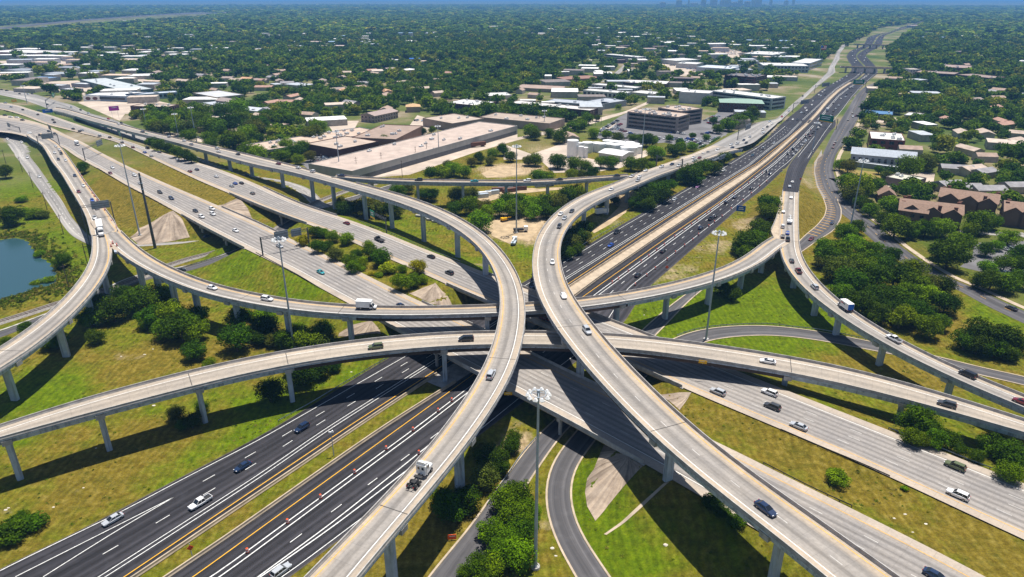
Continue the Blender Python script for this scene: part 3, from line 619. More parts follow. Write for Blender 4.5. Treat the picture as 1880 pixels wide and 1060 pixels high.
def stripes(name, c, off, w, mat, dash=None, gap=None, dz=.02, s0=None, s1=None, parent=None, kind='structure'):
    """painted line at lateral offset; dash, gap in metres"""
    s0 = c['s'][0] if s0 is None else s0; s1 = c['s'][-1] if s1 is None else s1
    offs = off if hasattr(off, '__len__') else [off]; mb = MB()
    for o_ in offs:
        if dash is None: segs = [(a, min(a + 4., s1)) for a in np.arange(s0, s1, 4.)]
        else: segs = [(a, min(a + dash, s1)) for a in np.arange(s0 + random.uniform(0, 4), s1, dash + gap)]
        for a, b in segs:
            fa = o_(a) if callable(o_) else o_; fb = o_(b) if callable(o_) else o_
            p, t = at(c, a, fa - w / 2); q, _ = at(c, a, fa + w / 2); r, _ = at(c, b, fb + w / 2); u, _ = at(c, b, fb - w / 2)
            for x in (p, q, r, u): x[2] += dz
            mb.quadv([p, u, r, q])
    o = mb.obj(name, mat, parent)
    if o.data.polygons[0].normal.z < 0: o.data.flip_normals()
    if kind: o['kind'] = kind
    return o
ZL = .13
LN = {}
LN['w_edge'] = px_line(P('px', -150, 1128, 'B1', 0, 1008, 720, 660, 880, 585, 1250, 385, 1880, 62, 'N2', 150, 1055, 1105, 510, 'M3', 390, 860, 800, 612, 1330, 308, 1770, 40, 'Y1', 0, 825, 330, 590, 640, 335), ZL)
LN['w_dbl'] = px_line(P('px', -60, 1214, 'B1', 735, 1055, 1520, 552, 1880, 320, 'N2', 500, 1058, 1320, 538, 'M3', 380, 990, 1100, 540, 1720, 160, 'Y1', 0, 1030, 400, 720, 700, 500, 950, 240, 1210, 0, 'Y2', 400, 820, 600, 640, 800, 520, 960, 430, 1040, 350), ZL)
LN['w_yel'] = px_line(P('px', 0, 1212, 'B1', 890, 1057, 1880, 392, 'N2', 625, 1056, 1330, 602, 'M3', 400, 1026, 1100, 560, 1700, 190, 'Y1', 90, 1055, 400, 800, 700, 570, 1000, 310, 1250, 60), ZL)
LN['e_yel'] = px_line(P('px', 250, 1130, 'B1', 1390, 1056, 1880, 700, 'N2', 1010, 1056, 1500, 702, 'M3', 595, 1056, 1100, 700, 1500, 430, 1700, 270, 'Y1', 310, 1055, 640, 770, 860, 570), ZL)
LN['e_dbl'] = px_line(P('px', 300, 1120, 'B1', 1555, 1055, 1880, 815, 'N2', 1150, 1056, 1570, 735, 'M3', 680, 1050, 1200, 668, 1500, 450, 1700, 305, 'Y1', 430, 1055, 780, 740, 1000, 520, 1260, 240, 1420, 40, 'Y2', 620, 800, 800, 660, 950, 560, 1080, 470, 1200, 370), ZL)
LN['gore_a'] = px_line(P('B2', -100, 1140, 20, 1050, 540, 672, 1290, 70), ZL)
LN['gore_b'] = px_line(P('B2', -100, 1146, 30, 1058, 560, 690, 1090, 285), ZL)
LN['e_edge'] = px_line(P('B2', 60, 1140, 200, 1052, 750, 640, 'px', 868, 800, 1000, 693, 1091, 626, 'M3', 830, 1056, 1300, 700, 1560, 500, 1700, 390, 'Y3', 100, 1050, 520, 680, 740, 490, 'Y1', 660, 1055, 880, 850, 1050, 690, 1210, 520), ZL)
LN['q_left'] = px_line(P('Y3', 950, 510, 1100, 290, 'Y1', 800, 1045, 950, 845, 1210, 520), ZL + .14)
LN['e_ramp'] = px_line(P('Y3', 1085, 900, 1180, 560, 1320, 320, 'Y1', 1010, 1055, 1180, 780, 1400, 450, 1560, 240, 1740, 10, 'Y2', 860, 830, 1010, 660, 1240, 440, 1370, 340), ZL + .14)
LN['wgore_a'] = px_line(P('B1', 1250, 482, 720, 748, 110, 1055), ZL)
LN['wgore_b'] = px_line(P('B1', 1250, 482, 850, 715, 310, 1055), ZL)
for k, off in (('w_edge', 0.), ('w_dbl', [-.6, .6]), ('e_dbl', [-.75, .75]), ('e_edge', 0.), ('e_ramp', 0.), ('q_left', 0.), ('gore_a', 0.), ('gore_b', 0.), ('wgore_a', 0.), ('wgore_b', 0.)):
    stripes('white_road_line', LN[k], off, .3 if k in ('e_dbl', 'gore_a', 'gore_b') else .22, M['white'])
for k in ('w_yel', 'e_yel'): stripes('yellow_road_line', LN[k], 0., .24, M['yellow'])
def between(ka, kb, f):
    A, B = LN[ka], LN[kb]; pa = A['C']; q = []
    for p in pa[::4]:
        d, s, e = near(B, p[0], p[1])
        if 0 < s < B['s'][-1]: b = at(B, s)[0]; q.append(p * (1 - f) + b * f)
    w = smooth(resamp(np.array(q), len(q) * 4), 6); t = np.gradient(w[:, :2], axis=0); t /= np.linalg.norm(t, axis=1)[:, None]
    return dict(C=w, T=t, N=np.stack([-t[:, 1], t[:, 0]], 1), hw=np.ones(len(w)), s=np.r_[0, np.cumsum(np.linalg.norm(np.diff(w[:, :2], axis=0), axis=1))])
for i, f in enumerate((.36, .68)):
    LN['w_d%d' % i] = between('w_dbl', 'w_edge', f); stripes('dashed_lane_line', LN['w_d%d' % i], 0., .2, M['white'], 3.4, 8.8, s0=near(LN['w_d%d' % i], *up(345, 890, .1)[:2])[1] if i else 1.)
LN['e_d0'] = between('e_dbl', 'e_edge', .42); stripes('dashed_lane_line', LN['e_d0'], 0., .22, M['white'], 3.4, 8.8)
LN['e_d1'] = between('e_dbl', 'e_edge', .74); stripes('dashed_lane_line', LN['e_d1'], 0., .2, M['white'], 3.4, 8.8, s0=330.)
for a, b in ((.2, 3.5), (3.8, 7.2)):  # lanes of the dark motorway further off
    pass
# the raised median: pale concrete between the carriageways beyond the bridges, grass with kerb walls before them
Wr, Er = RB['mopac_w'], RB['mopac_e']
def pair(p0, p1, zz, n=40):
    """points along both inner edges between two pixel points"""
    a0 = up(*p0); a1 = up(*p1); s0, s1 = near(Wr, *a0[:2])[1], near(Wr, *a1[:2])[1]
    c = cut(Wr, s0, s1, 6.); sg = np.sign(near(Wr, *at(Er, near(Er, *c['C'][0, :2])[1])[0][:2])[2]); A = c['C'] + np.c_[c['N'] * (c['hw'] * sg)[:, None], np.zeros(len(c['C']))]
    Bp = []
    for p in A:
        d, s, e = near(Er, p[0], p[1]); q, t = at(Er, s, math.copysign(hw_at(Er, s), e)); Bp.append(q)
    return A, np.array(Bp)
A, B = pair((1010, 560), (1566, 152), 0)
mb = MB(); v = []
for i in range(len(A) - 1):
    mb.quadv([A[i] + [0, 0, .14], A[i + 1] + [0, 0, .14], B[i + 1] + [0, 0, .14], B[i] + [0, 0, .14]])
tag(mb.obj('median_pavement', M['conctan']), kind='structure')
def wall_line(name, pts, h, w, mat, label=None, cat=None, group=None, parent=None, shape='jersey', kind=None):
    pts = np.asarray(pts, float); t = np.gradient(pts[:, :2], axis=0); t /= np.linalg.norm(t, axis=1)[:, None] + 1e-9; n = np.stack([-t[:, 1], t[:, 0]], 1)
    prof = [(-w / 2, 0), (-w / 2, .12), (-w * .28, h * .45), (-w * .22, h), (w * .22, h), (w * .28, h * .45), (w / 2, .12), (w / 2, 0)] if shape == 'jersey' else [(-w / 2, 0), (-w / 2, h), (w / 2, h), (w / 2, 0)]
    secs = [[(p[0] + nn[0] * a, p[1] + nn[1] * a, p[2] + b) for a, b in prof] for p, nn in zip(pts, n)]
    mb = MB(); mb.loft(secs); o = mb.obj(name, mat, parent)
    return tag(o, label, cat, group, kind)
wall_line('median_barrier', A[2:] + [0, 0, .1], .95, .7, M['conctan'], 'pale concrete wall along the left kerb of the motorway median beyond the bridges', 'barrier', 'motorway median walls')
wall_line('median_barrier', B[2:] + [0, 0, .1], .95, .7, M['conctan'], 'pale concrete wall along the right kerb of the motorway median beyond the bridges', 'barrier', 'motorway median walls')
A2, B2 = pair((60, 1190), (806, 690), 0)
wall_line('median_barrier', A2 + [0, 0, .05], .9, .75, M['conctan'], 'tan concrete wall on the left side of the grassy motorway median before the bridges', 'barrier', 'motorway median walls')
wall_line('median_barrier', B2 + [0, 0, .05], .9, .75, M['conctan'], 'tan concrete wall on the right side of the grassy motorway median before the bridges', 'barrier', 'motorway median walls')
A3, B3 = pair((790, 704), (1010, 560), 0)
mb = MB()
for i in range(len(A3) - 1): mb.quadv([A3[i] + [0, 0, .1], A3[i + 1] + [0, 0, .1], B3[i + 1] + [0, 0, .1], B3[i] + [0, 0, .1]])
tag(mb.obj('median_pavement', M['conc']), kind='structure')
NOTREE.append(np.vstack([A, B[::-1]])[:, :2]); NOTREE.append(np.vstack([A2, B2[::-1]])[:, :2])
# markings of the smaller roads
for k, col in (('frontage_east', 'yellow'), ('frontage_north', 'white'), ('frontage_west', 'white'), ('frontage_link', 'white')):
    stripes('dashed_lane_line', RB[k], 0., .18, M['worn_' + col], 3., 9., dz=.09)
def kerb(k, side, mat='conctan', w=.5, s0=0, s1=None, gap=.3):
    rb = RB[k]; c = cut(rb, s0, s1 or rb['s'][-1], 3.); o = c['hw'] * side + side * gap
    strip_mesh('kerb_strip', c, o - w / 2, o + w / 2, M[mat], dz=.1, kind='structure', uvhw=np.ones(len(c['C'])))
for k in ('loop_ramp', 'frontage_exit'):
    for sd in (-1, 1): kerb(k, sd)
kerb('frontage_east', 1, w=2.6, gap=2.6); kerb('turnaround', 1); kerb('turnaround', -1); kerb('underpass_road', 1, w=.9, gap=.8, mat='conc')
# hatched shoulder beside the curving frontage road
wsh = sheet('hatched_pavement', P('M4', 425, 60, 400, 105, 372, 150, 370, 230, 388, 320, 430, 400, 460, 470, 462, 530, 420, 590, 300, 690, 262, 722, 262, 735, 310, 730, 440, 655, 512, 570, 520, 500, 490, 420, 440, 340, 405, 250, 402, 170, 430, 110), M['asphalt3'], z=.075)
hp = px_line(P('M4', 420, 90, 385, 170, 385, 240, 405, 320, 450, 400, 490, 480, 490, 540, 440, 610, 350, 680), .1, 3, 2.)
mb = MB()
for s in np.arange(2, hp['s'][-1], 5.):
    p, t = at(hp, s); w_ = 2.6
    n = np.array((-t[1], t[0])); a = p[:2] - n * w_ - t * .8; b = p[:2] + n * w_ + t * .8
    mb.quadv([(*(a - t * .25), .13), (*(b - t * .25), .13), (*(b + t * .25), .13), (*(a + t * .25), .13)])
tag(mb.obj('yellow_road_line', M['worn_yellow']), kind='structure')
# the concrete highway: two carriageways
for k, nm in (('u1', 'concrete_highway_road'), ('u2', 'concrete_highway_road')):
    rb = RB[k]; road(k, nm, M['hwy'])
    hw = rb['hw']
    sy = 1 if k == 'u2' else -1  # yellow line on the median side
    far_ = lambda s, rb=rb: hw_at(rb, s)
    medside = np.sign(near(rb, *at(RB['u1' if k == 'u2' else 'u2'], RB['u1' if k == 'u2' else 'u2']['s'][-1] * .5)[0][:2])[2])
    stripes('yellow_road_line', rb, lambda s: medside * (hw_at(rb, s) - 2.6), .2, M['worn_yellow'])
    stripes('white_road_line', rb, lambda s: -medside * (hw_at(rb, s) - 3.3), .2, M['worn_white'])
    for j in (1, 2, 3):
        stripes('dashed_lane_line', rb, lambda s, j=j: medside * (hw_at(rb, s) - 2.6 - (2 * hw_at(rb, s) - 5.9) * j / 4.), .17, M['faint_white'], 3., 9.2)
# ------------------------------------------------------------------ bridges
for k_, h_ in (('ramp_k', 4.55), ('ramp_j', 5.3), ('stem_s', 5.75)): RB[k_]['hw'] = np.minimum(RB[k_]['hw'], h_)
def bridge(key, name, label, parts, piers=(), steel=(), depth=1.7, yel=1, group=None, joints=(), cap=True, lanes=1, s0=None, s1=None, gaps=None):
    """a viaduct: deck, girder, two parapets, painted lines, piers. parts = ribbon key"""
    rb = RB[key]; s0 = 0 if s0 is None else s0; s1 = rb['s'][-1] if s1 is None else s1
    c = cut(rb, s0, s1, 4.); n = len(c['C']); hw = c['hw']
    mid = at(rb, (s0 + s1) / 2)[0]
    root = thing(name, label, 'bridge', (0, 0, 0), 0, group)
    strip_mesh('deck', c, -hw, hw, M['deckpale' if key == 'ramp_l' else 'deck'], parent=root)
    # girders under the deck
    mb = MB()
    for i in range(n - 1):
        st = 1 if any(a <= c['s'][i] <= b for a, b in steel) else 0; ins = .55 if not st else .9; dp = depth + (.3 if st else 0)
        secs = []
        for j in (i, i + 1):
            p, nn, h = c['C'][j], c['N'][j], hw[j]
            prof = [(-h, -.03), (-h, -.4), (-h + ins, -.42), (-h + ins + .1, -dp), (h - ins - .1, -dp), (h - ins, -.42), (h, -.4), (h, -.03)]
            secs.append([(p[0] + nn[0] * a, p[1] + nn[1] * a, p[2] + b) for a, b in prof])
        for k in range(7):
            mb.quadv([secs[0][k], secs[1][k], secs[1][k + 1], secs[0][k + 1]], st if 1 <= k <= 5 else 0)
    for e in (0, n - 1):
        p, nn, h = c['C'][e], c['N'][e], hw[e]
        mb.quadv([(p[0] + nn[0] * a, p[1] + nn[1] * a, p[2] + b) for a, b in ((-h, -.03), (-h + .6, -depth), (h - .6, -depth), (h, -.03))])
    mb.obj('girder', [M['concblue'], M['steel']], root, fix=False)
    for sd in (-1, 1):
        iv = [(s0, s1)]
        for ga, gb in (gaps or {}).get(sd, []):
            iv = [y for x in iv for y in ((x[0], min(x[1], ga)), (max(x[0], gb), x[1])) if y[1] - y[0] > 3]
        for g0, g1 in iv:
            cc = cut(rb, g0, g1, 4.)
            pts = cc['C'].copy(); pts[:, :2] += cc['N'] * ((cc['hw'] - .22) * sd)[:, None]
            wall_line('parapet', pts, .9, .42, M['conc'], parent=root)
    stripes('yellow_marking', c, lambda s: yel * (hw_at(rb, s) - 1.25), .2, M['worn_yellow'], parent=root, kind=None, dz=.012)
    stripes('white_marking', c, lambda s: -yel * (hw_at(rb, s) - 2.3), .2, M['worn_white'], parent=root, kind=None, dz=.012)
    if lanes > 1: stripes('dashed_marking', c, 0., .15, M['faint_white'], 2.6, 9.6, parent=root, kind=None, dz=.012)
    js = list(joints)
    if js:
        for s in js:
            p, t = at(rb, s); h = hw_at(rb, s) - .5; mb = MB(); mb.box((p[0], p[1], p[2] + .004), (.22, 2 * h, .012), math.atan2(t[1], t[0])); mb.obj('expansion_joint', M['joint'], root)
    for pr in piers:
        pier(root, rb, pr, depth)
    return root
def pier(root, rb, pr, depth, zb=None, w=2.3, d=1.5, capw=None, off=0., capdrop=0.):
    s = pr if not isinstance(pr, tuple) else pr[0]
    if isinstance(pr, tuple) and len(pr) > 1: w = pr[1]
    p, t = at(rb, s, off); h = hw_at(rb, s); g = gz1(p[0], p[1]); rz = math.atan2(t[1], t[0]); top = p[2] - depth
    mb = MB(); cw = 2 * h * .62
    n = np.array((-t[1], t[0]))
    def sec(z, a, b, ch=.25):
        a /= 2; b /= 2; o = []
        for (x, y) in ((-a + ch, -b), (a - ch, -b), (a, -b + ch), (a, b - ch), (a - ch, b), (-a + ch, b), (-a, b - ch), (-a, -b + ch)):
            o.append((p[0] + t[0] * x + n[0] * y, p[1] + t[1] * x + n[1] * y, z))
        return o
    mb.loft([sec(g - .6, d, w), sec(top - 1.1, d, w)])
    o = mb.obj('pier', M['concblue'], root)
    mb = MB(); mb.loft([sec(top - 1.1, d + .3, w + .3), sec(top - .7, d + .5, cw * .7), sec(top + .02, d + .5, cw)])
    # bearing shelf showing past the girder
    mb2 = mb.obj('pier_cap', M['conc'], o)
    for sd in (-1, 1):
        q = p[:2] + n * sd * (h - .35); sh = MB(); sh.box((q[0], q[1], p[2] - depth - .25), (2.2, .8, 1.35), rz); sh.obj('bearing_bracket', M['conc'], o)
def sp(k, *xy): return [s_px(k, xy[i], xy[i + 1]) for i in range(0, len(xy), 2)]
def steel(k, a, b):
    x, y = s_px(k, *a), s_px(k, *b); return [(min(x, y), max(x, y))]
GRP = 'curving flyover bridges of the interchange'
bridge('flyover_a', 'flyover_bridge', 'long curving concrete flyover from the upper left, sweeping over the crossing to the bottom centre', None,
       sp('flyover_a', 205, 224, 232, 230, 255, 238, 310, 254, 374, 272, 412, 284, 450, 295, 500, 310, 553, 324, 592, 335, 645, 352, 703, 364, 758, 385, 817, 415, 868, 453, 935, 600, 857, 800, 733, 960),
       steel('flyover_a', (858, 440), (925, 520)), joints=sp('flyover_a', 940, 660, 720, 935, 500, 310, 640, 345), group=GRP, yel=-1, gaps={1: [(s_px('flyover_a', 598, 313), s_px('flyover_a', 668, 334))]})
bridge('link', 'connector_bridge', 'thin nearly straight connector bridge joining the two big flyovers at the back', None,
       sp('link', 690, 325, 766, 335, 850, 338, 932, 340, 1009, 336, 1079, 330), group=GRP, depth=1.5)
bridge('flyover_b', 'flyover_bridge', 'wide two lane curving flyover from the upper right, running down to the bottom right corner', None,
       sp('flyover_b', 1245, 310, 1168, 340, 1126, 354, 1087, 374, 1053, 412, 1020, 500, 1048, 620, 1213, 800, 1425, 965),
       steel('flyover_b', (1000, 540), (1190, 790)), lanes=2, s0=s_px('flyover_b', 1318, 268), joints=sp('flyover_b', 1010, 430, 1222, 785, 1040, 600), group=GRP, yel=1, gaps={-1: [(0, s_px('flyover_b', 1148, 316))]})
bridge('stem_s', 'viaduct_bridge', 'straight two lane viaduct coming from the upper left and forking behind the pond', None,
       sp('stem_s', 45, 250, 80, 270, 120, 310, 160, 360), lanes=2, group=GRP, yel=1, s0=s_px('stem_s', 42, 248))
bridge('ramp_j', 'ramp_bridge', 'concrete ramp curving past the pond to the left edge of the photo', None,
       sp('ramp_j', 185, 480, 170, 530, 122, 585, 32, 660), joints=sp('ramp_j', 60, 645), group=GRP, yel=1, gaps={1: [(0, s_px('ramp_j', 213, 466))], -1: []})
bridge('ramp_k', 'ramp_bridge', 'low sagging concrete ramp crossing the whole interchange behind the other curves', None,
       sp('ramp_k', 222, 478, 250, 500, 280, 515, 333, 530, 405, 556, 503, 575, 627, 588, 897, 588, 1148, 560, 1246, 543, 1322, 518, 1378, 492, 1410, 465),
       steel('ramp_k', (640, 570), (1140, 550)), joints=sp('ramp_k', 625, 570, 1140, 545, 430, 555), group=GRP, yel=1, gaps={-1: [(0, s_px('ramp_k', 216, 464)), (s_px('ramp_k', 1431, 455), 1e9)], 1: [(0, s_px('ramp_k', 225, 426)), (s_px('ramp_k', 1424, 425), 1e9)]}, s1=RB['ramp_k']['s'][-1] - 10)
bridge('ramp_m', 'ramp_bridge', 'single lane concrete ramp descending along the right edge past the grove', None,
       sp('ramp_m', 1450, 490, 1480, 538, 1527, 572, 1605, 626, 1740, 690), group=GRP, yel=-1, gaps={-1: [(0, s_px('ramp_m', 1431, 455))], 1: [(0, s_px('ramp_m', 1467, 438))]})
bridge('stem_q', 'viaduct_bridge', 'straight two lane concrete approach rising to the fork on the right', None, sp('stem_q', 1449, 420), lanes=2, group=GRP, yel=-1, s0=s_px('stem_q', 1448, 352), gaps={-1: [(s_px('stem_q', 1432, 362), 1e9)]})
bridge('ramp_l', 'ramp_bridge', 'lowest curved concrete ramp arching from the left edge across to the right edge', None,
       sp('ramp_l', 10, 805, 182, 758, 365, 711, 529, 674, 815, 637, 1130, 636, 1448, 690, 1660, 735),
       steel('ramp_l', (535, 670), (1440, 690)), joints=sp('ramp_l', 527, 660, 1452, 670, 350, 700), group=GRP, yel=-1)
wq = []
for px, py in P('M4', 60, 640, 75, 605, 90, 578, 106, 527, 113, 490, 120, 445, 125, 400, 160, 420, 165, 560, 150, 700, 128, 740, 100, 740):
    zq = at(RB['stem_q'], s_px('stem_q', px, max(py, 362)))[0][2] - .035; wq.append(up(px, py, min(zq, 9.42)))
rq = [o for o in SC.objects if o.name.startswith('viaduct_bridge') and 'right' in o['label']][0]
mb = MB(); mb.loft([[(p[0], p[1], p[2] - 1.5) for p in wq], [tuple(p) for p in wq]]); mb.obj('gore_deck', M['conctan'], rq)
wall_line('parapet', smooth(resamp(np.array(wq[:7]), 14), 2) + [0, 0, .02], .9, .42, M['conc'], parent=rq)
# road approach of the viaducts at ground level
for k, e in (('stem_s', s_px('stem_s', 42, 248)), ('stem_q', s_px('stem_q', 1448, 352))):
    c = cut(RB[k], 0, e + 1, 3.); strip_mesh('approach_road', c, -c['hw'], c['hw'], M['hwy'] if k == 'stem_s' else M['asphalt'], kind='structure', dz=-.02 if k == 'stem_s' else .03)
# the fork noses: plain deck closing the wedge between the two branches
def overpass(key, a, b, label, rows, ncol=3, group='highway overpasses', zsteel=True):
    """short bridge under the concrete highway: slab edge beams, parapets, rows of round columns"""
    rb = RB[key]; c = cut(rb, a, b, 3.); n = len(c['C']); hw = c['hw'] + .3
    root = thing('overpass_bridge', label, 'bridge', (0, 0, 0), 0, group)
    for nm, mat, lo, hi, z0, z1 in (('deck_slab', 'conc', 0, 1, -.45, -.04), ('girder', 'conctan', 0, .93, -1.25, -.45)):
        secs = []
        for p, nn, h in zip(c['C'], c['N'], hw):
            e = h * hi; secs.append([(p[0] - nn[0] * e, p[1] - nn[1] * e, p[2] + z0), (p[0] - nn[0] * e, p[1] - nn[1] * e, p[2] + z1), (p[0] + nn[0] * e, p[1] + nn[1] * e, p[2] + z1), (p[0] + nn[0] * e, p[1] + nn[1] * e, p[2] + z0)])
        mb = MB(); mb.loft(secs); mb.obj(nm, M[mat], root)
    for sd in (-1, 1):
        pts = c['C'].copy(); pts[:, :2] += c['N'] * ((hw - .2) * sd)[:, None]; wall_line('parapet', pts, .9, .42, M['conc'], parent=root)
    for r in rows:
        s = a + (b - a) * r; p, t = at(rb, s); h = hw_at(rb, s); rz = math.atan2(t[1], t[0])
        # the bent follows the road below, seen from above it is skewed
        mb = MB(); mb.box((p[0], p[1], p[2] - 2.3), (1.2, 2 * h * .96, 1.04), rz); cap = mb.obj('pier_cap', M['conc'], root)
        for i in range(ncol):
            o = h * .86 * (2 * i / (ncol - 1) - 1); q, _ = at(rb, s, o); g = gz1(q[0], q[1]); mb = MB(); mb.cyl(q[0], q[1], g - .5, p[2] - 2.3, .55, n=12); mb.obj('column', M['conc'], root, smooth=False)
    for e, s in ((0, a), (1, b)):
        p, t = at(rb, s); h = hw_at(rb, s) + .5; mb = MB(); mb.box((p[0], p[1], p[2] - 2.6), (1.0, 2 * h, 2.54), math.atan2(t[1], t[0])); mb.obj('abutment', M['conc'], root)
overpass('u1', S1['a'], S1['b'], 'concrete overpass of the near carriageway across the railway and underpass road', (.3, .68))
overpass('u2', S2['a'], S2['b'], 'concrete overpass of the far carriageway across the railway and underpass road', (.3, .68))
overpass('u1', S1['c'], S1['d'], 'wide concrete overpass of the near carriageway above the dark motorway', (.28, .5, .75), 4)
overpass('u2', S2['c'], S2['d'], 'wide concrete overpass of the far carriageway above the dark motorway', (.27, .5, .76), 4)
# slope paving beneath the bridge ends
drape_px('slope_paving', P('M1', 1245, 500, 1150, 545, 1000, 625, 935, 690, 1000, 745, 1110, 738, 1190, 725, 1280, 708, 1365, 690, 1310, 560), M['paved'], apex=P('M1', 1225, 500)[0])
drape_px('slope_paving', P('M1', 1715, 400, 1560, 465, 1700, 520, 1820, 570, 1780, 480), M['paved'])
drape_px('slope_paving', P('N2', 1290, 0, 1210, 30, 1100, 75, 1250, 150, 1330, 165, 1410, 158, 1340, 60), M['paved'])
drape_px('slope_paving', P('N2', 830, 272, 700, 300, 600, 360, 590, 385, 700, 385, 900, 370, 890, 340), M['paved'])
drape_px('slope_paving', P('N3', 1060, 805, 1290, 788, 1205, 915, 1130, 850), M['paved'])
drape_px('slope_paving', P('B3', 660, 110, 590, 280, 540, 350, 525, 450, 540, 550, 600, 655, 690, 545, 800, 410, 950, 255, 860, 215), M['paved'])
drape_px('drain_strip', P('B3', 1130, 375, 1090, 385, 910, 545, 660, 750, 680, 755, 930, 560), M['conctan'], lift=.1)
# retaining wall of the left flyover start
a0, a1 = s_px('flyover_a', 97, 200), s_px('flyover_a', 139, 214)
for sd in (-1, 1):
    c = cut(RB['flyover_a'], a0, a1, 4.); pts = c['C'].copy(); pts[:, :2] += c['N'] * ((c['hw'] + .1) * sd)[:, None]
    top = pts[:, 2] + .3; pts[:, 2] = 0; mb = MB(); t = c['T']
    secs = [[(p[0] - n[0] * .2, p[1] - n[1] * .2, -.5), (p[0] - n[0] * .2, p[1] - n[1] * .2, z), (p[0] + n[0] * .2, p[1] + n[1] * .2, z), (p[0] + n[0] * .2, p[1] + n[1] * .2, -.5)] for p, n, z in zip(pts, c['N'], top)]
    mb.loft(secs); tag(mb.obj('retaining_wall', M['conc']), 'grey retaining wall on the %s side of the left flyover start' % ('grassy highway' if sd == (1 if near(RB['flyover_a'], *up(110, 230)[:2])[2] > 0 else -1) else 'frontage road'), 'wall', 'retaining walls of the flyover start')
# ------------------------------------------------------------------ vehicles: +x is forward, origin on the road under the middle
def sec8(x, zb, zt, hw):
    return [(x, y, z) for y, z in ((-hw * .9, zb), (-hw, zb + .12), (-hw, zt - .16), (-hw * .86, zt), (hw * .86, zt), (hw, zt - .16), (hw, zb + .12), (hw * .9, zb))]
def shell(mb, st, m=0): mb.loft([sec8(*s) for s in st], m)
def cabin(mg, mp, xb, xt, zb, zt, hb, ht, mid=(), gm=0, pm=0):
    """glass house with painted roof and pillars; xb, xt = rear and front x at the bottom and at the top"""
    b = [(xb[0], -hb, zb), (xb[1], -hb, zb), (xb[1], hb, zb), (xb[0], hb, zb)]; t = [(xt[0], -ht, zt), (xt[1], -ht, zt), (xt[1], ht, zt), (xt[0], ht, zt)]
    mg.loft([b, t], gm)
    mp.loft([[(x * 1.0, y * 1.03, zt - .03) for x, y, z in t], [(x * .97, y * .93, zt + .06) for x, y, z in t]], pm)
    for p, q in zip(b, t): mp.bar(p, q, .055, 4, pm)
    for f in mid:
        for sd in (-1, 1):
            x0 = xb[0] + (xb[1] - xb[0]) * f; x1 = xt[0] + (xt[1] - xt[0]) * f; mp.bar((x0, sd * (hb + .01), zb), (x1, sd * (ht + .01), zt), .05, 4, pm)
def wheel_mesh(r=.34, w=.22):
    mb = MB(); n = 14
    for (rr, yy, m) in (): pass
    secs = []
    for y, q in ((-w / 2, r * .9), (-w / 2 + .03, r), (w / 2 - .03, r), (w / 2, r * .9)): secs.append([(q * math.cos(2 * math.pi * k / n), y, q * math.sin(2 * math.pi * k / n)) for k in range(n)])
    mb.loft(secs, 0)
    for sd in (-1, 1): mb.quadv([(r * .58 * math.cos(2 * math.pi * k / n), sd * (w / 2 + .008), r * .58 * math.sin(2 * math.pi * k / n)) for k in range(n)], 1)
    return mb.mesh('wheel', [M['tyre'], M['rim']])
WH = wheel_mesh(); WHT = wheel_mesh(.5, .3)
def boxmesh(name, mat, *bx):
    mb = MB()
    for c, d in bx: mb.box(c, d)
    return mb.mesh(name, mat)
KINDS = {}
def kind(nm, body, glass, wheels, lights, L, extra=(), wm=None):
    """lights: (x front, z, y), (x rear, z, y)"""
    parts = [('body', body.mesh('body', M['paint']), (0, 0, 0))]
    if glass: parts.append(('windows', glass.mesh('windows', M['glass']), (0, 0, 0)))
    for x, y, big in wheels: parts.append(('wheel', WHT if big else WH, (x, y, .5 if big else .34)))
    (fx, fz, fy), (rx, rz_, ry) = lights
    hl = boxmesh('headlight', M['lamp'], ((0, 0, -.08), (.16, .34, .16))); tl = boxmesh('tail_light', M['tail'], ((0, 0, -.12), (.12, .26, .24)))
    for sd in (-1, 1): parts += [('headlight', hl, (fx, sd * fy, fz)), ('tail_light', tl, (rx, sd * ry, rz_))]
    parts += list(extra)
    # one joined mesh for the far copies
    mb = MB(); mats = [M['paint'], M['glass'], M['tyre'], M['whitep'], M['chassis'], M['tail']]
    for n_, me, loc in parts:
        k = {'body': 0, 'windows': 1, 'wheel': 2, 'headlight': 3, 'tail_light': 5, 'cargo_box': 3, 'trailer': 3, 'chassis': 4, 'flatbed': 4, 'bed': 4}.get(n_, 4)
        b = len(mb.v); mb.v += [tuple(v.co + Vector(loc)) for v in me.vertices]
        for p in me.polygons: mb.f.append(tuple(b + i for i in p.vertices)); mb.m.append(k)
    KINDS[nm] = (parts, mb.mesh('far_' + nm, mats, fix=False), L)
W4 = lambda a, b, y=.82: [(a, y, 0), (a, -y, 0), (b, y, 0), (b, -y, 0)]
b, g = MB(), MB(); shell(b, [(-2.42, .42, .78, .62), (-2.32, .3, .95, .8), (-1.6, .25, .98, .9), (0, .22, .95, .92), (1.1, .24, .94, .9), (1.9, .26, .82, .86), (2.3, .32, .7, .74), (2.4, .4, .6, .6)])
cabin(g, b, (-1.95, 1.15), (-1.25, .25), .92, 1.4, .8, .6, (.5,)); kind('sedan', b, g, W4(1.42, -1.42), ((2.27, .68, .55), (-2.38, .82, .6)), 4.8)
b, g = MB(), MB(); shell(b, [(-2.38, .45, .95, .7), (-2.3, .32, 1.05, .84), (-1.2, .28, 1.06, .93), (.3, .26, 1.05, .94), (1.2, .28, 1.04, .92), (1.95, .3, .95, .86), (2.3, .36, .82, .74), (2.38, .44, .7, .6)])
cabin(g, b, (-2.28, 1.1), (-1.95, .35), 1.0, 1.68, .83, .66, (.38, .7)); kind('suv', b, g, W4(1.45, -1.42, .84), ((2.27, .82, .58), (-2.37, .95, .66)), 4.8)
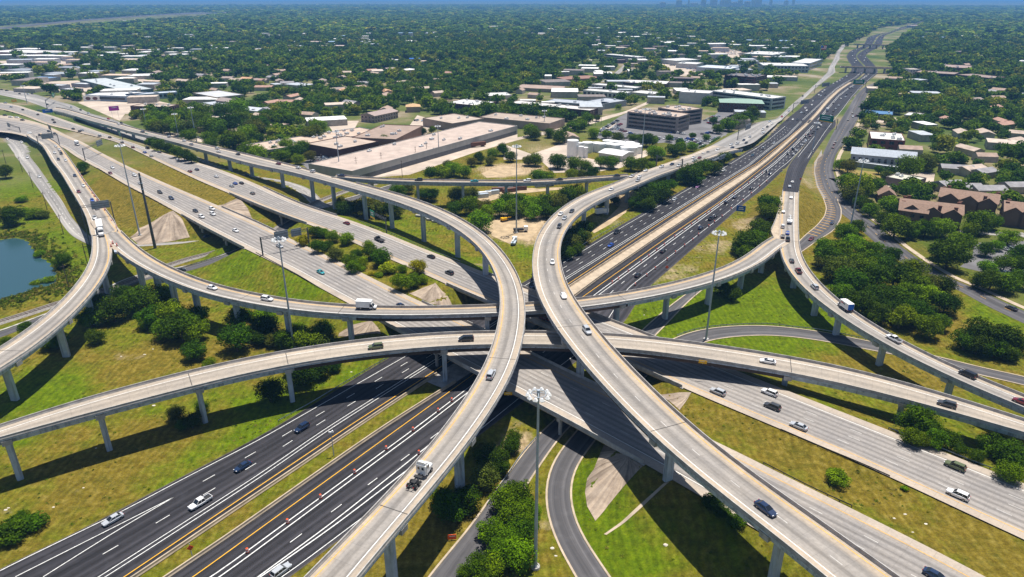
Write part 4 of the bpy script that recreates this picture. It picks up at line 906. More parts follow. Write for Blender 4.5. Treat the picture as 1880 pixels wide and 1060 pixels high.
b, g = MB(), MB(); shell(b, [(-2.52, .4, 1., .74), (-2.42, .3, 1.08, .88), (-1.2, .26, 1.08, .96), (.3, .25, 1.06, .96), (1.4, .26, 1.02, .94), (2.1, .3, .9, .86), (2.45, .38, .72, .7)])
cabin(g, b, (-2.42, 1.75), (-2.2, .75), 1.02, 1.74, .87, .7, (.3, .6)); kind('minivan', b, g, W4(1.55, -1.5, .86), ((2.36, .78, .6), (-2.5, .98, .7)), 5.)
b, g = MB(), MB(); shell(b, [(-2.85, .5, .78, .86), (-1., .42, .78, .96), (-.95, .4, 1.05, .96), (1.2, .38, 1.06, .95), (2.3, .42, 1.02, .9), (2.8, .46, .92, .82), (2.88, .5, .8, .7)])
for sd in (-1, 1): b.box((-1.9, sd * .9, .7), (1.9, .12, .4))
b.box((-2.84, 0, .7), (.1, 1.85, .4)); cabin(g, b, (-.95, 1.35), (-.8, .6), 1.04, 1.8, .86, .7, (.5,))
bed = boxmesh('bed', M['chassis'], ((-1.9, 0, .79), (1.74, 1.62, .05))); kind('pickup', b, g, [(1.85, .85, 0), (1.85, -.85, 0), (-1.75, .85, 0), (-1.75, -.85, 0)], ((2.78, .9, .66), (-2.89, .95, .82)), 5.8, [('bed', bed, (0, 0, 0))])
b, g = MB(), MB(); shell(b, [(1.3, .5, 1.2, 1.0), (2.6, .5, 1.2, 1.0), (3.4, .55, 1.1, .9), (3.55, .6, 1., .8)]); cabin(g, b, (1.35, 2.7), (1.4, 2.15), 1.15, 2.15, .95, .82, ())
bx = MB(); bx.box((-1.1, 0, .95), (4.7, 2.4, 2.35)); bx.box((1.55, 0, 2.3), (.9, 2.2, .9)); ch = boxmesh('chassis', M['chassis'], ((0, 0, .5), (6.4, 1., .3)), ((-3.5, 0, .45), (.12, 2.2, .25)))
kind('box truck', b, g, [(2.5, .9, 1), (2.5, -.9, 1), (-1.9, .95, 1), (-1.9, -.95, 1)], ((3.45, 1., .65), (-3.46, .9, .95)), 7.2, [('cargo_box', bx.mesh('cargo_box', M['whitep']), (0, 0, 0)), ('chassis', ch, (0, 0, 0))])
b, g = MB(), MB(); shell(b, [(-.2, .8, 3.2, 1.15), (1.5, .8, 3.1, 1.15), (1.55, .8, 1.9, 1.1), (3.2, .75, 1.75, .9), (3.4, .8, 1.5, .8)])
b.loft([sec8(.0, 3.15, 3.9, 1.0), sec8(1.3, 3.15, 3.4, 1.)]); g.box((1.55, 0, 2.0), (.1, 1.9, .8)); g.box((1., 0, 2.05), (.6, 2.34, .7)); g.box((-.21, .5, 2.1), (.06, .5, .6)); g.box((-.21, -.5, 2.1), (.06, .5, .6))
for sd in (-1, 1): b.box((.3, sd * 1.22, .8), (.16, .16, 2.6))
ch = boxmesh('chassis', M['chassis'], ((-1.6, .42, .75), (6.6, .16, .3)), ((-1.6, -.42, .75), (6.6, .16, .3)), ((-3., 0, 1.05), (1.1, 1., .18)), ((-1.3, 0, .95), (.7, 1.9, .25)), ((-4.7, 0, .7), (.12, 1.9, .3)), ((-2.2, 0, .6), (.3, 2.1, .2)))
wt = [(2.5, 1., 1), (2.5, -1., 1)] + [(x, y, 1) for x in (-2.6, -3.9) for y in (-1.05, -.7, .7, 1.05)]
kind('semi tractor', b, g, wt, ((3.35, 1.25, .7), (-4.72, .9, .8)), 8.2, [('chassis', ch, (0, 0, 0))])
tr = MB(); tr.box((-8.2, 0, 1.25), (13.2, 2.55, 2.75)); tr.box((-12.5, 0, .7), (3.2, 2.3, .4))
kind('semi truck', b, g, wt + [(x, y, 1) for x in (-12.2, -13.5) for y in (-1., 1.)], ((3.35, 1.25, .7), (-14.8, 1.0, 1.)), 18., [('chassis', ch, (0, 0, 0)), ('trailer', tr.mesh('trailer', M['whitep']), (0, 0, 0))])
b, g = MB(), MB(); shell(b, [(.6, .5, 1.2, 1.0), (2.2, .5, 1.25, 1.0), (3.2, .55, 1.15, .9), (3.35, .6, 1., .8)]); cabin(g, b, (.65, 2.), (.75, 1.5), 1.2, 2.1, .92, .78, (.5,))
fb = boxmesh('flatbed', M['chassis'], ((-1.7, 0, .95), (4.5, 2.4, .16)), ((.5, 0, 1.), (.12, 2.3, .9)), ((-.3, 0, .55), (6.4, .9, .3)))
kind('flatbed truck', b, g, [(2.3, .9, 1), (2.3, -.9, 1), (-1.9, .95, 1), (-1.9, -.95, 1)], ((3.25, 1.05, .65), (-3.5, .8, .95)), 6.9, [('flatbed', fb, (0, 0, 0))])
bm_ = MB(); bm_.box((-1.6, 0, .95), (4.2, 2.3, .8)); bm_.bar((-.6, 0, 2.), (-3.2, 0, 2.7), .16); bm_.bar((-3.2, 0, 2.75), (1.6, 0, 3.), .13); bm_.box((2., 0, 2.6), (.8, .8, .8)); bm_.cyl(-.6, 0, 1.7, 2.2, .35)
kind('bucket truck', b, g, [(2.3, .9, 1), (2.3, -.9, 1), (-1.9, .95, 1), (-1.9, -.95, 1)], ((3.25, 1.05, .65), (-3.6, .8, .95)), 6.9, [('boom', bm_.mesh('boom', M['whitep']), (0, 0, 0))])
CC = {'w': ('white', (.78, .78, .78)), 's': ('silver', (.42, .44, .47)), 'k': ('black', (.012, .012, .015)), 'd': ('dark grey', (.05, .052, .058)), 'b': ('blue', (.02, .08, .4)), 'n': ('navy blue', (.012, .028, .075)),
      'r': ('dark red', (.16, .012, .02)), 't': ('teal', (.02, .27, .30)), 'g': ('olive green', (.10, .12, .05)), 'p': ('pinkish purple', (.42, .2, .4)), 'B': ('brown grey', (.16, .14, .12)), 'l': ('pale blue', (.45, .55, .66))}
KT = {'c': 'sedan', 'u': 'suv', 'v': 'minivan', 'p': 'pickup', 'x': 'box truck', 'T': 'semi tractor', 'S': 'semi truck', 'f': 'flatbed truck', 'k': 'bucket truck'}
KCAT = {'sedan': 'car', 'suv': 'car', 'minivan': 'van', 'pickup': 'pickup truck'}
VEH = []  # (dist, x, y, z, rz, pitch, colour, kind, where, group)
def on_road(key, d, where, group, z=0., *items):
    rb = RB[key]; tile = None; n = 0
    for it in items:
        if len(it) == 2 and it[0] in 'TMNBZ': tile = it; continue
        xy, code = it.split(':'); x, y = map(float, xy.split(',')); (px, py), = P(tile, x, y)
        s = s_px(key, px, py) if RB[key]['C'][:, 2].max() > 1 else near(rb, *up(px, py, .1)[:2])[1]
        zz = at(rb, s)[0][2]; w = up(px, py, zz + .7); dd, s, e = near(rb, w[0], w[1]); p, t = at(rb, s); p2, _ = at(rb, min(s + 5, rb['s'][-1]))
        e = max(-hw_at(rb, s) + 1.6, min(hw_at(rb, s) - 1.6, e)); q, _ = at(rb, s, e)
        VEH.append([math.hypot(q[0], q[1]), q[0], q[1], q[2] + .02 + z, math.atan2(t[1] * d, t[0] * d), -math.atan2(p2[2] - p[2], 5.) * d, code[0], KT[code[1]], where, group])
GV = 'vehicles driving on the interchange'
on_road('mopac_w', -1, 'on the dark motorway lanes coming toward the bottom left corner', GV, .06, 'B1', '810,640:sc', '1440,520:wp', '1745,260:nc', 'N2', '330,1040:nu',
        'M3', '1170,415:sc', '1335,325:pc', '1520,207:wc', '755,650:kp', '710,745:bc', '1730,100:tc', '1805,45:wc', 'N3', '155,20:nc',
        'Z2', '280,1045:nc', '408,955:dc', '540,892:sc', '830,600:nc', '775,600:wc', '712,608:dc', '930,460:wc', '945,490:wu', '880,515:sc', '912,522:dc', '1010,420:wc', '1020,372:wc', '1175,298:du', '1120,310:sc', '1095,298:wc', '1140,262:wc', '1165,240:wc', '1275,160:wc', '1320,138:wc', '1355,118:wc', '1385,102:sc', '1440,68:wu', '1525,18:wc', '1620,28:sc')
on_road('mopac_e', 1, 'on the dark motorway lanes going away past the orange drums', GV, .07, 'B2', '180,1010:su', 'M3', '905,960:kc', '1085,787:kc', '1355,620:nc', '1430,555:kp', '1460,537:kc', '1540,440:du', '1600,400:nc', '1720,335:dc', '1855,232:nc', '1835,213:dc',
        'Z2', '715,1020:kc', '775,965:ku', '825,980:dc', '865,1040:wu', '975,1000:sc', '945,920:sc', '990,888:sc', '940,862:lc', '935,815:dc', '970,775:dc', '1040,745:kc', '1080,772:kc', '1105,748:nc', '1060,808:rc', '1170,728:dc', '1135,705:wc', '1155,675:wc', '1105,680:dc', '1135,635:dc', '1125,600:kc', '1150,565:kc', '1212,580:wc', '1245,555:sc', '1258,535:dc', '1275,500:dc', '1303,470:sc', '1200,490:wx', '1275,402:kc', '1340,428:sc', '1368,345:wc', '1425,325:lc', '1437,288:kc', '1495,262:dc', '1513,208:lc', '1470,212:kc', '1580,140:kc', '1640,105:dc', '1685,80:lu', '1690,50:dc')
on_road('flyover_a', -1, 'on the long curving flyover climbing to the upper left', GV, 0., 'B2', '1190,320:wT', 'N2', '1690,655:su', 'M2', '160,160:rc', '305,188:wc', '435,210:wu', 'Z4', '1185,760:kc', '930,690:wu', '945,728:wc', '610,640:su', '525,597:wc', '340,545:su', '15,485:dc', 'Z3', '1750,617:dc', '1495,520:wc')
on_road('link', -1, 'on the thin connector bridge at the back', GV, 0., 'M3', '750,243:kc', '340,272:kc', '110,280:wu', 'M2', '1570,283:tc', '1170,270:ku', '625,237:nc')
on_road('flyover_b', 1, 'on the wide two lane flyover', GV, 0., 'N3', '370,90:wc', '540,340:su', 'B3', '1825,560:nc', 'M3', '290,865:wc', '340,610:du', '378,550:sc', '350,520:wc', '430,500:dc', '715,345:wc', '905,280:su', '917,253:wc', '855,250:wp', '960,210:wc', '1075,183:wu', '1150,163:nc', '1202,175:wp', '1310,140:su', '1348,117:rc', '1305,115:wc')
on_road('frontage_link', -1, 'on the frontage road beside the motorway', GV, .05, 'Z5', '1130,565:wc', '1145,540:dc', '1325,522:wu', '1455,480:nc', '1500,430:wv', '1425,440:wc', '1610,418:dc', '1580,385:nc', '1655,345:sc', '1810,300:wc', '1815,250:wc', 'Z2', '405,725:wu', '400,770:wu', '455,770:wu', '460,690:dc', '520,650:wu', '490,625:sc', '680,535:wc', '640,565:rc', '725,495:sc', '690,455:wc', '860,310:dc', '1025,195:wc', '1135,108:wc')
on_road('ramp_l', -1, 'on the lowest curved ramp', GV, 0., 'N2', '860,455:gu', '1510,400:kv', 'N3', '1840,560:wc', 'N4', '1325,868:du')
on_road('ramp_k', 1, 'on the low sagging ramp', GV, 0., 'N2', '795,172:wx', '80,112:wu', 'N1', '1525,30:wc')
on_road('ramp_m', -1, 'on the single lane ramp beside the grove', GV, 0., 'N4', '375,25:su', '595,172:wx', '945,400:wp', '1475,655:kv', '1868,850:rc', 'M4', '210,855:dc', '258,930:rp')
on_road('stem_q', -1, 'on the two lane approach before the right fork', GV, 0., 'M4', '195,325:lc', '205,405:sc', '215,293:wc', '150,503:sc', '195,575:wk', '125,607:wu', '93,675:kc', '180,655:bc', '183,732:dp')
on_road('frontage_east', -1, 'on the frontage road beside the brown apartments', GV, .05, 'N4', '1790,178:dc', 'M4', '565,385:su', '515,18:rc', 'Z2', '1455,605:nc', '1510,518:dc', '1515,565:sc', '1300,880:kc', '1270,945:rc', '1850,130:dc')
on_road('turnaround', 1, 'on the hooking turnaround road', GV, .05, 'M4', '500,582:nc', '350,700:rc')
on_road('stem_s', 1, 'on the straight viaduct behind the pond', GV, 0., 'M1', '400,32:wc', '428,60:wu', '393,80:wc', '440,85:dp', '420,127:dc', '472,133:wc', '538,245:nc', '600,317:wc', '565,360:rc', '663,422:bc', '697,480:wu', '680,548:wc', 'Z3', '300,583:wc', '370,613:wc', '488,658:kc')
on_road('ramp_j', 1, 'on the ramp curving past the pond', GV, 0., 'M1', '728,665:wS')
on_road('frontage_west', 1, 'on the pale frontage road left of the viaduct', GV, .05, 'M1', '195,114:wc', '282,252:wc', 'Z3', '265,745:wu', '92,708:wc', '28,625:wu')
on_road('underpass_road', 1, 'on the sunken road under the highway overpass', GV, .05, 'M1', '1300,930:kc')
on_road('service_road', 1, 'on the narrow lane under the overpass', GV, .05, 'M1', '1520,697:dc')
on_road('u2', -1, 'on the far carriageway of the concrete highway', GV, 0., 'M1', '1145,75:dc', '1070,45:kp', '1040,77:bc', '1075,105:sc', '1275,128:wc', '1365,213:rc', '1415,200:nc', '1555,250:wc', '1690,300:bc', '1735,297:kc', '1665,318:sc', '1815,370:Bc', '915,45:rc', '865,8:dc',
        'M2', '650,585:rc', '885,705:kf', '1258,825:kc', '1390,942:du', 'N3', '235,250:rc', '1480,780:su', 'N4', '50,785:wu', '70,885:du', '260,1025:sc', 'B4', '1385,255:gu', '1405,460:wu',
        'Z3', '1350,685:kc', '1175,675:su', '1010,595:sc', '975,610:kc', '900,580:dc', '670,500:kc', '650,470:dc', '465,405:kc', '280,345:kc', '135,310:lc', '90,258:Bu')
on_road('u1', 1, 'on the near carriageway of the concrete highway', GV, 0., 'M1', '555,20:wx', '808,187:wc', '765,230:rc', '967,242:wu', '1008,300:wc', '1150,365:ku', '1232,408:nu', '1405,497:kc', '1525,483:wu', '1530,520:wu', '1450,540:wu', '1693,638:wc', 'M2', '170,750:sc', '465,937:tc', 'N2', '1045,162:nc', 'B4', '1250,1045:nc',
        'Z3', '675,640:du', '600,610:nc', '275,472:kc', '240,435:wc', '130,435:wc', '110,405:nc')
on_road('frontage_north', 1, 'on the frontage road behind the long flyover', GV, .05, 'Z3', '1600,495:ku', '1335,457:rc', '1090,388:lu', '993,348:kc', '878,312:lc', '585,282:dc', '410,148:kc', '345,152:tc', '242,150:kc', '85,110:kc', '22,100:kc', 'Z4', '1290,1025:nc')
# more traffic further up the motorway, where the lanes are only a few pixels wide
def stream(key, d, p0, p1, n, lanes, where):
    rb = RB[key]; s0, s1 = near(rb, *up(*p0)[:2])[1], near(rb, *up(*p1)[:2])[1]
    for i in range(n):
        s = s0 + (s1 - s0) * (i + random.uniform(.1, .9)) / n; h = hw_at(rb, s); o = (random.choice(range(lanes)) + .5) / lanes * 2 - 1; p, t = at(rb, s, o * (h - 3.)); c = random.choice('wwwssdkknrl'); k = random.choice(['sedan', 'sedan', 'suv', 'pickup'])
        VEH.append([math.hypot(p[0], p[1]), p[0], p[1], p[2] + .08, math.atan2(t[1] * d, t[0] * d), 0, c, k, where, GV])
stream('mopac_w', -1, (1588, 118), (1662, 52), 34, 4, 'on the far bend of the motorway')
stream('mopac_e', 1, (1612, 118), (1668, 52), 34, 4, 'on the far bend of the motorway')
# parked cars
def park(p0, p1, n, where, miss=.12, h=0):
    a, b = up(*p0), up(*p1); d = (b - a)[:2]; rz = math.atan2(d[1], d[0]) + math.pi / 2
    for i in range(n):
        if random.random() < miss: continue
        f = (i + .5) / n; p = a + (b - a) * f; c = random.choice('wwwwssskkdnrbBl'); k = random.choice(['sedan', 'sedan', 'suv', 'suv', 'pickup'])
        VEH.append([math.hypot(p[0], p[1]), p[0], p[1], .08, rz + random.choice((0, math.pi)) + random.uniform(-.04, .04), 0, c, k, where, 'parked cars'])
W_ = 'parked in the lot around the tan office block'
for a, b, n in (((1095, 246), (1135, 222), 13), ((1102, 250), (1143, 227), 14), ((1112, 240), (1150, 256), 10), ((1128, 236), (1160, 247), 9), ((1170, 250), (1210, 258), 10), ((1190, 252), (1238, 258), 12), ((1222, 252), (1262, 260), 9), ((1260, 256), (1290, 262), 8), ((1262, 262), (1295, 268), 8), ((1298, 262), (1316, 254), 6), ((1288, 248), (1315, 242), 7), ((1300, 228), (1320, 214), 8), ((1292, 225), (1310, 214), 7), ((1310, 232), (1345, 212), 10), ((1140, 262), (1180, 268), 9), ((1232, 244), (1262, 248), 8)):
    park(a, b, n, W_)
for a, b, n in (((738, 252), (752, 232), 9), ((744, 254), (757, 236), 8), ((760, 222), (800, 224), 9), ((798, 236), (830, 236), 8), ((570, 296), (612, 286), 10), ((575, 300), (610, 292), 7)): park(a, b, n, 'parked beside the tan warehouses')
for a, b, n in (((1625, 392), (1660, 402), 5), ((1835, 490), (1880, 478), 6), ((1840, 505), (1875, 500), 5), ((1835, 462), (1870, 455), 5)): park(a, b, n, 'parked in the lot by the brown apartments', .3)
for i in range(6): park((1215 + i * 14, 118 + i * 3), (1290 + i * 10, 120 + i * 3.4), 26, 'parked in the far white car lot', .1)
for i in range(5): park((1290 + i * 10, 92 + i * 2), (1360 + i * 6, 92 + i * 2.2), 26, 'parked in the far white car lot', .1)
for a, b, n in (((20, 148), (60, 152), 12), ((105, 158), (150, 166), 16), ((150, 170), (200, 172), 16), ((95, 168), (140, 176), 14), ((300, 176), (330, 180), 8), ((345, 240), (400, 248), 14), ((340, 250), (390, 258), 12), ((1570, 214), (1630, 222), 14), ((1235, 150), (1275, 152), 14), ((1240, 158), (1270, 156), 10), ((1150, 160), (1190, 166), 12)): park(a, b, n, 'parked on the business lots further off', .2)
VEH.sort(key=lambda v: v[0])
import collections
vroot = []; cnt = 0; rest = []
kin = collections.Counter()
for v in VEH:
    d, x, y, z, rz, pt_, c, k, where, grp = v; cat = KCAT.get(k, 'truck')
    if cat == 'car' and kin['car'] >= 296: rest.append(v); continue
    kin[cat] += 1
    name = {'suv': 'suv_car', 'sedan': 'sedan_car', 'minivan': 'minivan', 'pickup': 'pickup_truck'}.get(k, k.replace(' ', '_'))
    parts, far, L = KINDS[k]; cname, col = CC[c]; lab = '%s %s %s' % (cname, k, where)
    if d < 420:
        r = thing(name, lab, cat, (x, y, z), rz, grp); r.rotation_euler = (0, pt_, rz)
        for n_, me, loc in parts:
            o = child(n_, me, r, loc); o.color = c4(col)
        if k == 'box truck' and 'grove' in where:
            child('rear_door', boxmesh('rear_door', M['blue'], ((-3.48, 0, 1.0), (.05, 2.2, 2.15))), r); child('side_stripe', boxmesh('side_stripe', M['red'], ((.4, 1.21, 2.35), (1.1, .03, .4))), r); child('side_stripe', boxmesh('side_stripe', M['darksteel'], ((-.9, 1.21, 2.3), (1.3, .03, .45))), r)
    else:
        r = link(bpy.data.objects.new(name, far)); r.location = (x, y, z); r.rotation_euler = (0, pt_, rz); r.color = c4(col); tag(r, lab, cat, grp)
    vroot.append(r)
if rest:
    mb = {}
    V = []; Fc = []; mi = []
    for v in rest:
        me = KINDS['sedan'][1]; b = len(V); cs, sn = math.cos(v[4]), math.sin(v[4])
        for q in me.vertices: V.append((v[1] + q.co.x * cs - q.co.y * sn, v[2] + q.co.x * sn + q.co.y * cs, v[3] + q.co.z))
        pm = {'w': 6, 's': 7, 'k': 4, 'd': 4, 'n': 8, 'b': 8, 'r': 5}.get(v[6], 7)
        for p in me.polygons: Fc.append(tuple(b + i for i in p.vertices)); mi.append(pm if p.material_index == 0 else p.material_index)
    me = bpy.data.meshes.new('far_parked_cars'); me.from_pydata(V, [], Fc)
    for m in [M['paint'], M['glass'], M['tyre'], M['whitep'], M['chassis'], M['tail'], M['whitep'], M['galv'], M['glass']]: me.materials.append(m)
    me.polygons.foreach_set('material_index', mi)
    tag(link(bpy.data.objects.new('far_parked_cars', me)), 'mass of tiny parked cars on the distant lots', 'parked cars', None, 'stuff')
ORD = ['nearest', 'second nearest', 'third nearest', 'fourth nearest', 'fifth nearest', 'sixth nearest', 'seventh nearest', 'eighth nearest', 'ninth nearest', 'tenth nearest', 'eleventh nearest', 'twelfth nearest', 'thirteenth nearest', 'fourteenth nearest', 'fifteenth nearest', 'sixteenth nearest']
def single_out(objs):
    by = collections.defaultdict(list)
    for o in objs: by[o['label']].append(o)
    for lab, g in by.items():
        if len(g) > 1:
            for i, o in enumerate(sorted(g, key=lambda o: math.hypot(o.location.x, o.location.y))):
                w = ORD[i] if i < len(ORD) else None
                if w: o['label'] = w + ' ' + lab
single_out(vroot)
# ------------------------------------------------------------------ lots and yards on the ground
LOTS = [('parking_lot', 'lot', P('px', 1088, 250, 1135, 216, 1150, 208, 1300, 222, 1330, 196, 1372, 204, 1345, 228, 1330, 255, 1296, 276, 1220, 262, 1150, 268, 1120, 262)),
        ('parking_lot', 'lot', P('M4', 1520, 730, 1880, 715, 2050, 720, 2050, 1000, 1700, 960, 1540, 930, 1420, 900, 1510, 830)),
        ('parking_lot', 'lotpale', P('M4', 870, 290, 1140, 220, 1240, 230, 1230, 290, 1140, 360, 990, 340, 880, 330)),
        ('parking_lot', 'lotpale', P('T2', 1040, 1040, 1060, 960, 1160, 830, 1230, 850, 1260, 930, 1130, 1050, 1000, 1060)),
        ('parking_lot', 'lot', P('M2', 320, 160, 440, 95, 560, 100, 690, 180, 600, 225, 380, 200)),
        ('yard_pavement', 'lotpale', P('M2', 560, 190, 700, 250, 1000, 215, 1320, 110, 1640, 10, 1880, -80, 1880, -20, 1540, 90, 1250, 190, 1100, 240, 800, 262, 640, 240)),
        ('yard_pavement', 'lotpale', P('T2', 500, 870, 740, 870, 690, 960, 560, 1020, 480, 1056, 450, 1040, 560, 960)),
        ('yard_pavement', 'lotpale', P('M3', -60, 20, 140, 90, 260, 50, 400, 0, 420, 60, 500, 110, 640, 140, 780, 150, 960, 60, 1000, 90, 780, 190, 620, 215, 300, 225, 200, 130, -60, 130)),
        ('parking_lot', 'lotpale', P('T3', 1040, 500, 1090, 450, 1340, 490, 1380, 540, 1180, 550)), ('parking_lot', 'lotpale', P('T3', 1380, 350, 1500, 340, 1680, 380, 1640, 420, 1450, 410)),
        ('parking_lot', 'lotpale', P('T1', 280, 590, 560, 580, 700, 650, 620, 690, 350, 640)), ('parking_lot', 'lotpale', P('T1', 980, 560, 1180, 600, 1100, 620, 960, 590)),
        ('parking_lot', 'lotpale', P('T1', 560, 740, 640, 720, 950, 740, 1150, 730, 1320, 770, 1200, 820, 900, 820, 860, 870, 700, 800)),
        ('parking_lot', 'lotpale', P('Z4', 230, 480, 600, 520, 950, 600, 900, 640, 600, 590, 300, 520)), ('parking_lot', 'lotpale', P('T1', 0, 440, 480, 440, 560, 470, 340, 500, 0, 480)),
        ('parking_lot', 'lotpale', P('T3', 640, 920, 760, 880, 690, 940, 620, 960)), ('parking_lot', 'lotpale', P('T4', 750, 830, 980, 850, 1000, 890, 800, 880)),
        ('dirt_yard_ground', 'sandg', P('M2', 1640, 560, 1880, 520, 'M3', 60, 540, 240, 560, 190, 640, 120, 720, 20, 690, 'M2', 1830, 740, 1700, 680)),
        ('dirt_yard_ground', 'sandg', P('M2', 1620, 230, 1760, 170, 1880, 190, 'M3', 60, 190, 100, 230, -60, 255, 'M2', 1660, 262)),
        ('dirt_yard_ground', 'sandg', P('M2', 1560, 395, 1880, 330, 'M3', 200, 340, 300, 330, 520, 330, 300, 350, 100, 370, 'M2', 1880, 370, 1640, 440)),
        ('dirt_track_ground', 'sandg', P('M3', 570, 640, 680, 560, 760, 480, 840, 370, 880, 350, 850, 440, 820, 510, 700, 600, 590, 660)),
        ('grass_patch_ground', 'drygrass', P('M4', 535, 205, 560, 195, 870, 225, 850, 265, 700, 275, 540, 270))]
M['sandg'] = plain('sandy_dirt', (.40, .30, .185), .95, .3, .2, detail=8)
M['drygrass'] = plain('dry_mown_grass', (.24, .18, .05), .95, .3, .3, detail=8)
for nm, mt, pts in LOTS: sheet(nm, pts, M[mt])
for i, (cx, cy, n) in enumerate(((1120, 243, 10), (1200, 253, 12), (1245, 255, 10), (1310, 222, 8))): pass
# ------------------------------------------------------------------ buildings
def foot(a, u, v, L, D, m=3.): NOTREE.append(np.array([a - u * m - v * m, a + u * (L + m) - v * m, a + u * (L + m) + v * (D + m), a - u * m + v * (D + m)]))
def frame(A, B, h):
    a, b = up(*A, h)[:2], up(*B, h)[:2]; L = np.linalg.norm(b - a); u = (b - a) / L; v = np.array((-u[1], u[0]))
    if v @ (a + b) < 0: v = -v
    return a, u, v, L
def building(label, A, B, D, h, wc, rc, win=None, units=0, cat='building', name='office_building', group=None, roof='flat', rise=2.5, wcol=None):
    """A, B: roof corners of the side facing the camera (photo pixels); D depth; win = (floors, style)"""
    a, u, v, L = frame(A, B, h); foot(a, u, v, L, D)
    ctr = a + u * L / 2 + v * D / 2; rz = math.atan2(u[1], u[0]); r = thing(name, label, cat, (ctr[0], ctr[1], 0), rz, group)
    sg = 1 if (np.array((-u[1], u[0])) @ v) > 0 else -1; y0 = -D / 2 * sg  # local y of the front
    mb = MB()
    if roof == 'flat':
        for (cx, cy, sx, sy) in ((0, -D / 2 + .15, L, .3), (0, D / 2 - .15, L, .3), (-L / 2 + .15, 0, .3, D - .6), (L / 2 - .15, 0, .3, D - .6)): mb.box((cx, cy, 0), (sx, sy, h))
        o = mb.obj('wall', M['wall'], r); o.color = c4(wc)
        mb = MB(); mb.box((0, 0, h - .9), (L - .6, D - .6, .35)); o = mb.obj('roof', M['roof'], r); o.color = c4(rc)
    else:
        mb.box((0, 0, 0), (L, D, h)); o = mb.obj('wall', M['wall'], r); o.color = c4(wc); e = .7; mb = MB()
        X, Y = L / 2 + e, D / 2 + e; hi = min(X, Y) if roof == 'hip' else 0
        if L >= D: R0, R1 = (-X + hi, 0, h + rise), (X - hi, 0, h + rise); q = [[(-X, -Y, h), (X, -Y, h), R1, R0], [(X, Y, h), (-X, Y, h), R0, R1], [(X, -Y, h), (X, Y, h), R1], [(-X, Y, h), (-X, -Y, h), R0]]
        else: R0, R1 = (0, -Y + hi, h + rise), (0, Y - hi, h + rise); q = [[(X, -Y, h), (X, Y, h), R1, R0], [(-X, Y, h), (-X, -Y, h), R0, R1], [(-X, -Y, h), (X, -Y, h), R0], [(X, Y, h), (-X, Y, h), R1]]
        for f in q: mb.quadv(f)
        mb.quadv([(-X, -Y, h - .05), (X, -Y, h - .05), (X, Y, h - .05), (-X, Y, h - .05)]); o = mb.obj('roof', M['shingle'], r, fix=True); o.color = c4(rc)
    if win:
        fl, st = win; fh = (h - .8) / fl
        sides = [(0, y0, L, 0), (-L / 2, 0, D, 1), (L / 2, 0, D, 1)]
        for f in range(fl):
            z = f * fh + fh * .32; wh = fh * .5
            for cx, cy, ln, ax in sides:
                s = math.copysign(1, cy) if ax == 0 else math.copysign(1, cx)
                if st == 'band': segs = [(-ln / 2 + 2., ln / 2 - 2.)] if ln > 8 else []
                elif st == 'tall': n = max(2, int(ln / 5.5)); segs = [(-ln / 2 + (i + .22) * ln / n, -ln / 2 + (i + .78) * ln / n) for i in range(n)]
                else: n = max(2, int(ln / 4.)); segs = [(-ln / 2 + (i + .3) * ln / n, -ln / 2 + (i + .7) * ln / n) for i in range(n)]
                if st == 'door' and ax == 1: continue
                if len(segs) > 14: segs = [(-ln / 2 + 2., ln / 2 - 2.)]
                for p, q in segs:
                    mb = MB(); zz, hh = (z, wh) if st != 'door' else (.1, min(3.4, h * .6))
                    if ax == 0: mb.box(((p + q) / 2, cy + s * .03, zz), (q - p, .12, hh))
                    else: mb.box((cx + s * .03, (p + q) / 2, zz), (.12, q - p, hh))
                    mb.obj('window', M['glass'] if st != 'door' else M['darksteel'], r)
    for i in range(units):
        mb = MB(); sx = random.uniform(1.6, 4.); mb.box((0, 0, 0), (sx, random.uniform(1.5, 2.8), random.uniform(1., 1.8))); mb.box((sx * .2, 0, 0), (.8, .8, 2.1))
        o = mb.obj('rooftop_unit', M['unit'], r); o.location = (random.uniform(-.42, .42) * L, random.uniform(-.38, .38) * D, h - .55)
    return r
def T(t, x, y): return P(t, x, y)[0]
TAN, PTAN, BRN, WHT, GRY = (.36, .29, .23), (.42, .34, .28), (.10, .055, .045), (.68, .68, .66), (.3, .32, .34)
building('tan four storey office block with dark ribbon windows beside the big parking lot', T('T3', 830, 803), T('T3', 1195, 842), 26, 15, (.36, .30, .27), (.5, .40, .33), (4, 'band'), 12)
building('tan rear wing of the four storey office block with dark corner window', T('T3', 1215, 800), T('T3', 1372, 780), 30, 14.5, (.36, .30, .27), (.5, .40, .33), (4, 'band'), 6)
building('white end block of the long white office complex', T('T3', 1205, 660), T('T3', 1420, 672), 28, 13, (.6, .58, .6), WHT, None, 2)
building('long white three storey office wing with shaded window bands', T('T3', 1428, 652), T('T3', 1870, 708), 26, 13, (.6, .62, .6), WHT, (3, 'band'), 6)
building('dark brick building with a pale mint green roof', T('T3', 1498, 738), T('T3', 1812, 748), 30, 10, BRN, (.30, .43, .36), (2, 'win'), 0, roof='hip', rise=3.)
building('dark brown five storey office block among the trees', T('T3', 1530, 540), T('T3', 1752, 556), 40, 17, (.07, .035, .035), (.2, .18, .18), (5, 'band'), 14)
building('low dark brick building with white flat roof behind the striped one', T('T3', 800, 592), T('T3', 1110, 604), 38, 7, (.09, .05, .045), WHT, (1, 'tall'), 3)
building('white roofed building with black and white striped front', T('T3', 510, 648), T('T3', 815, 672), 20, 8, (.62, .6, .58), WHT, (1, 'tall'), 2)
building('second white flat roofed building just behind the striped front one', T('T3', 572, 606), T('T3', 885, 634), 18, 7.5, (.6, .58, .56), WHT, (1, 'tall'), 1)
building('white low building right of the striped front one', T('T3', 850, 662), T('T3', 1010, 678), 26, 5.5, (.5, .46, .42), WHT, None, 2)
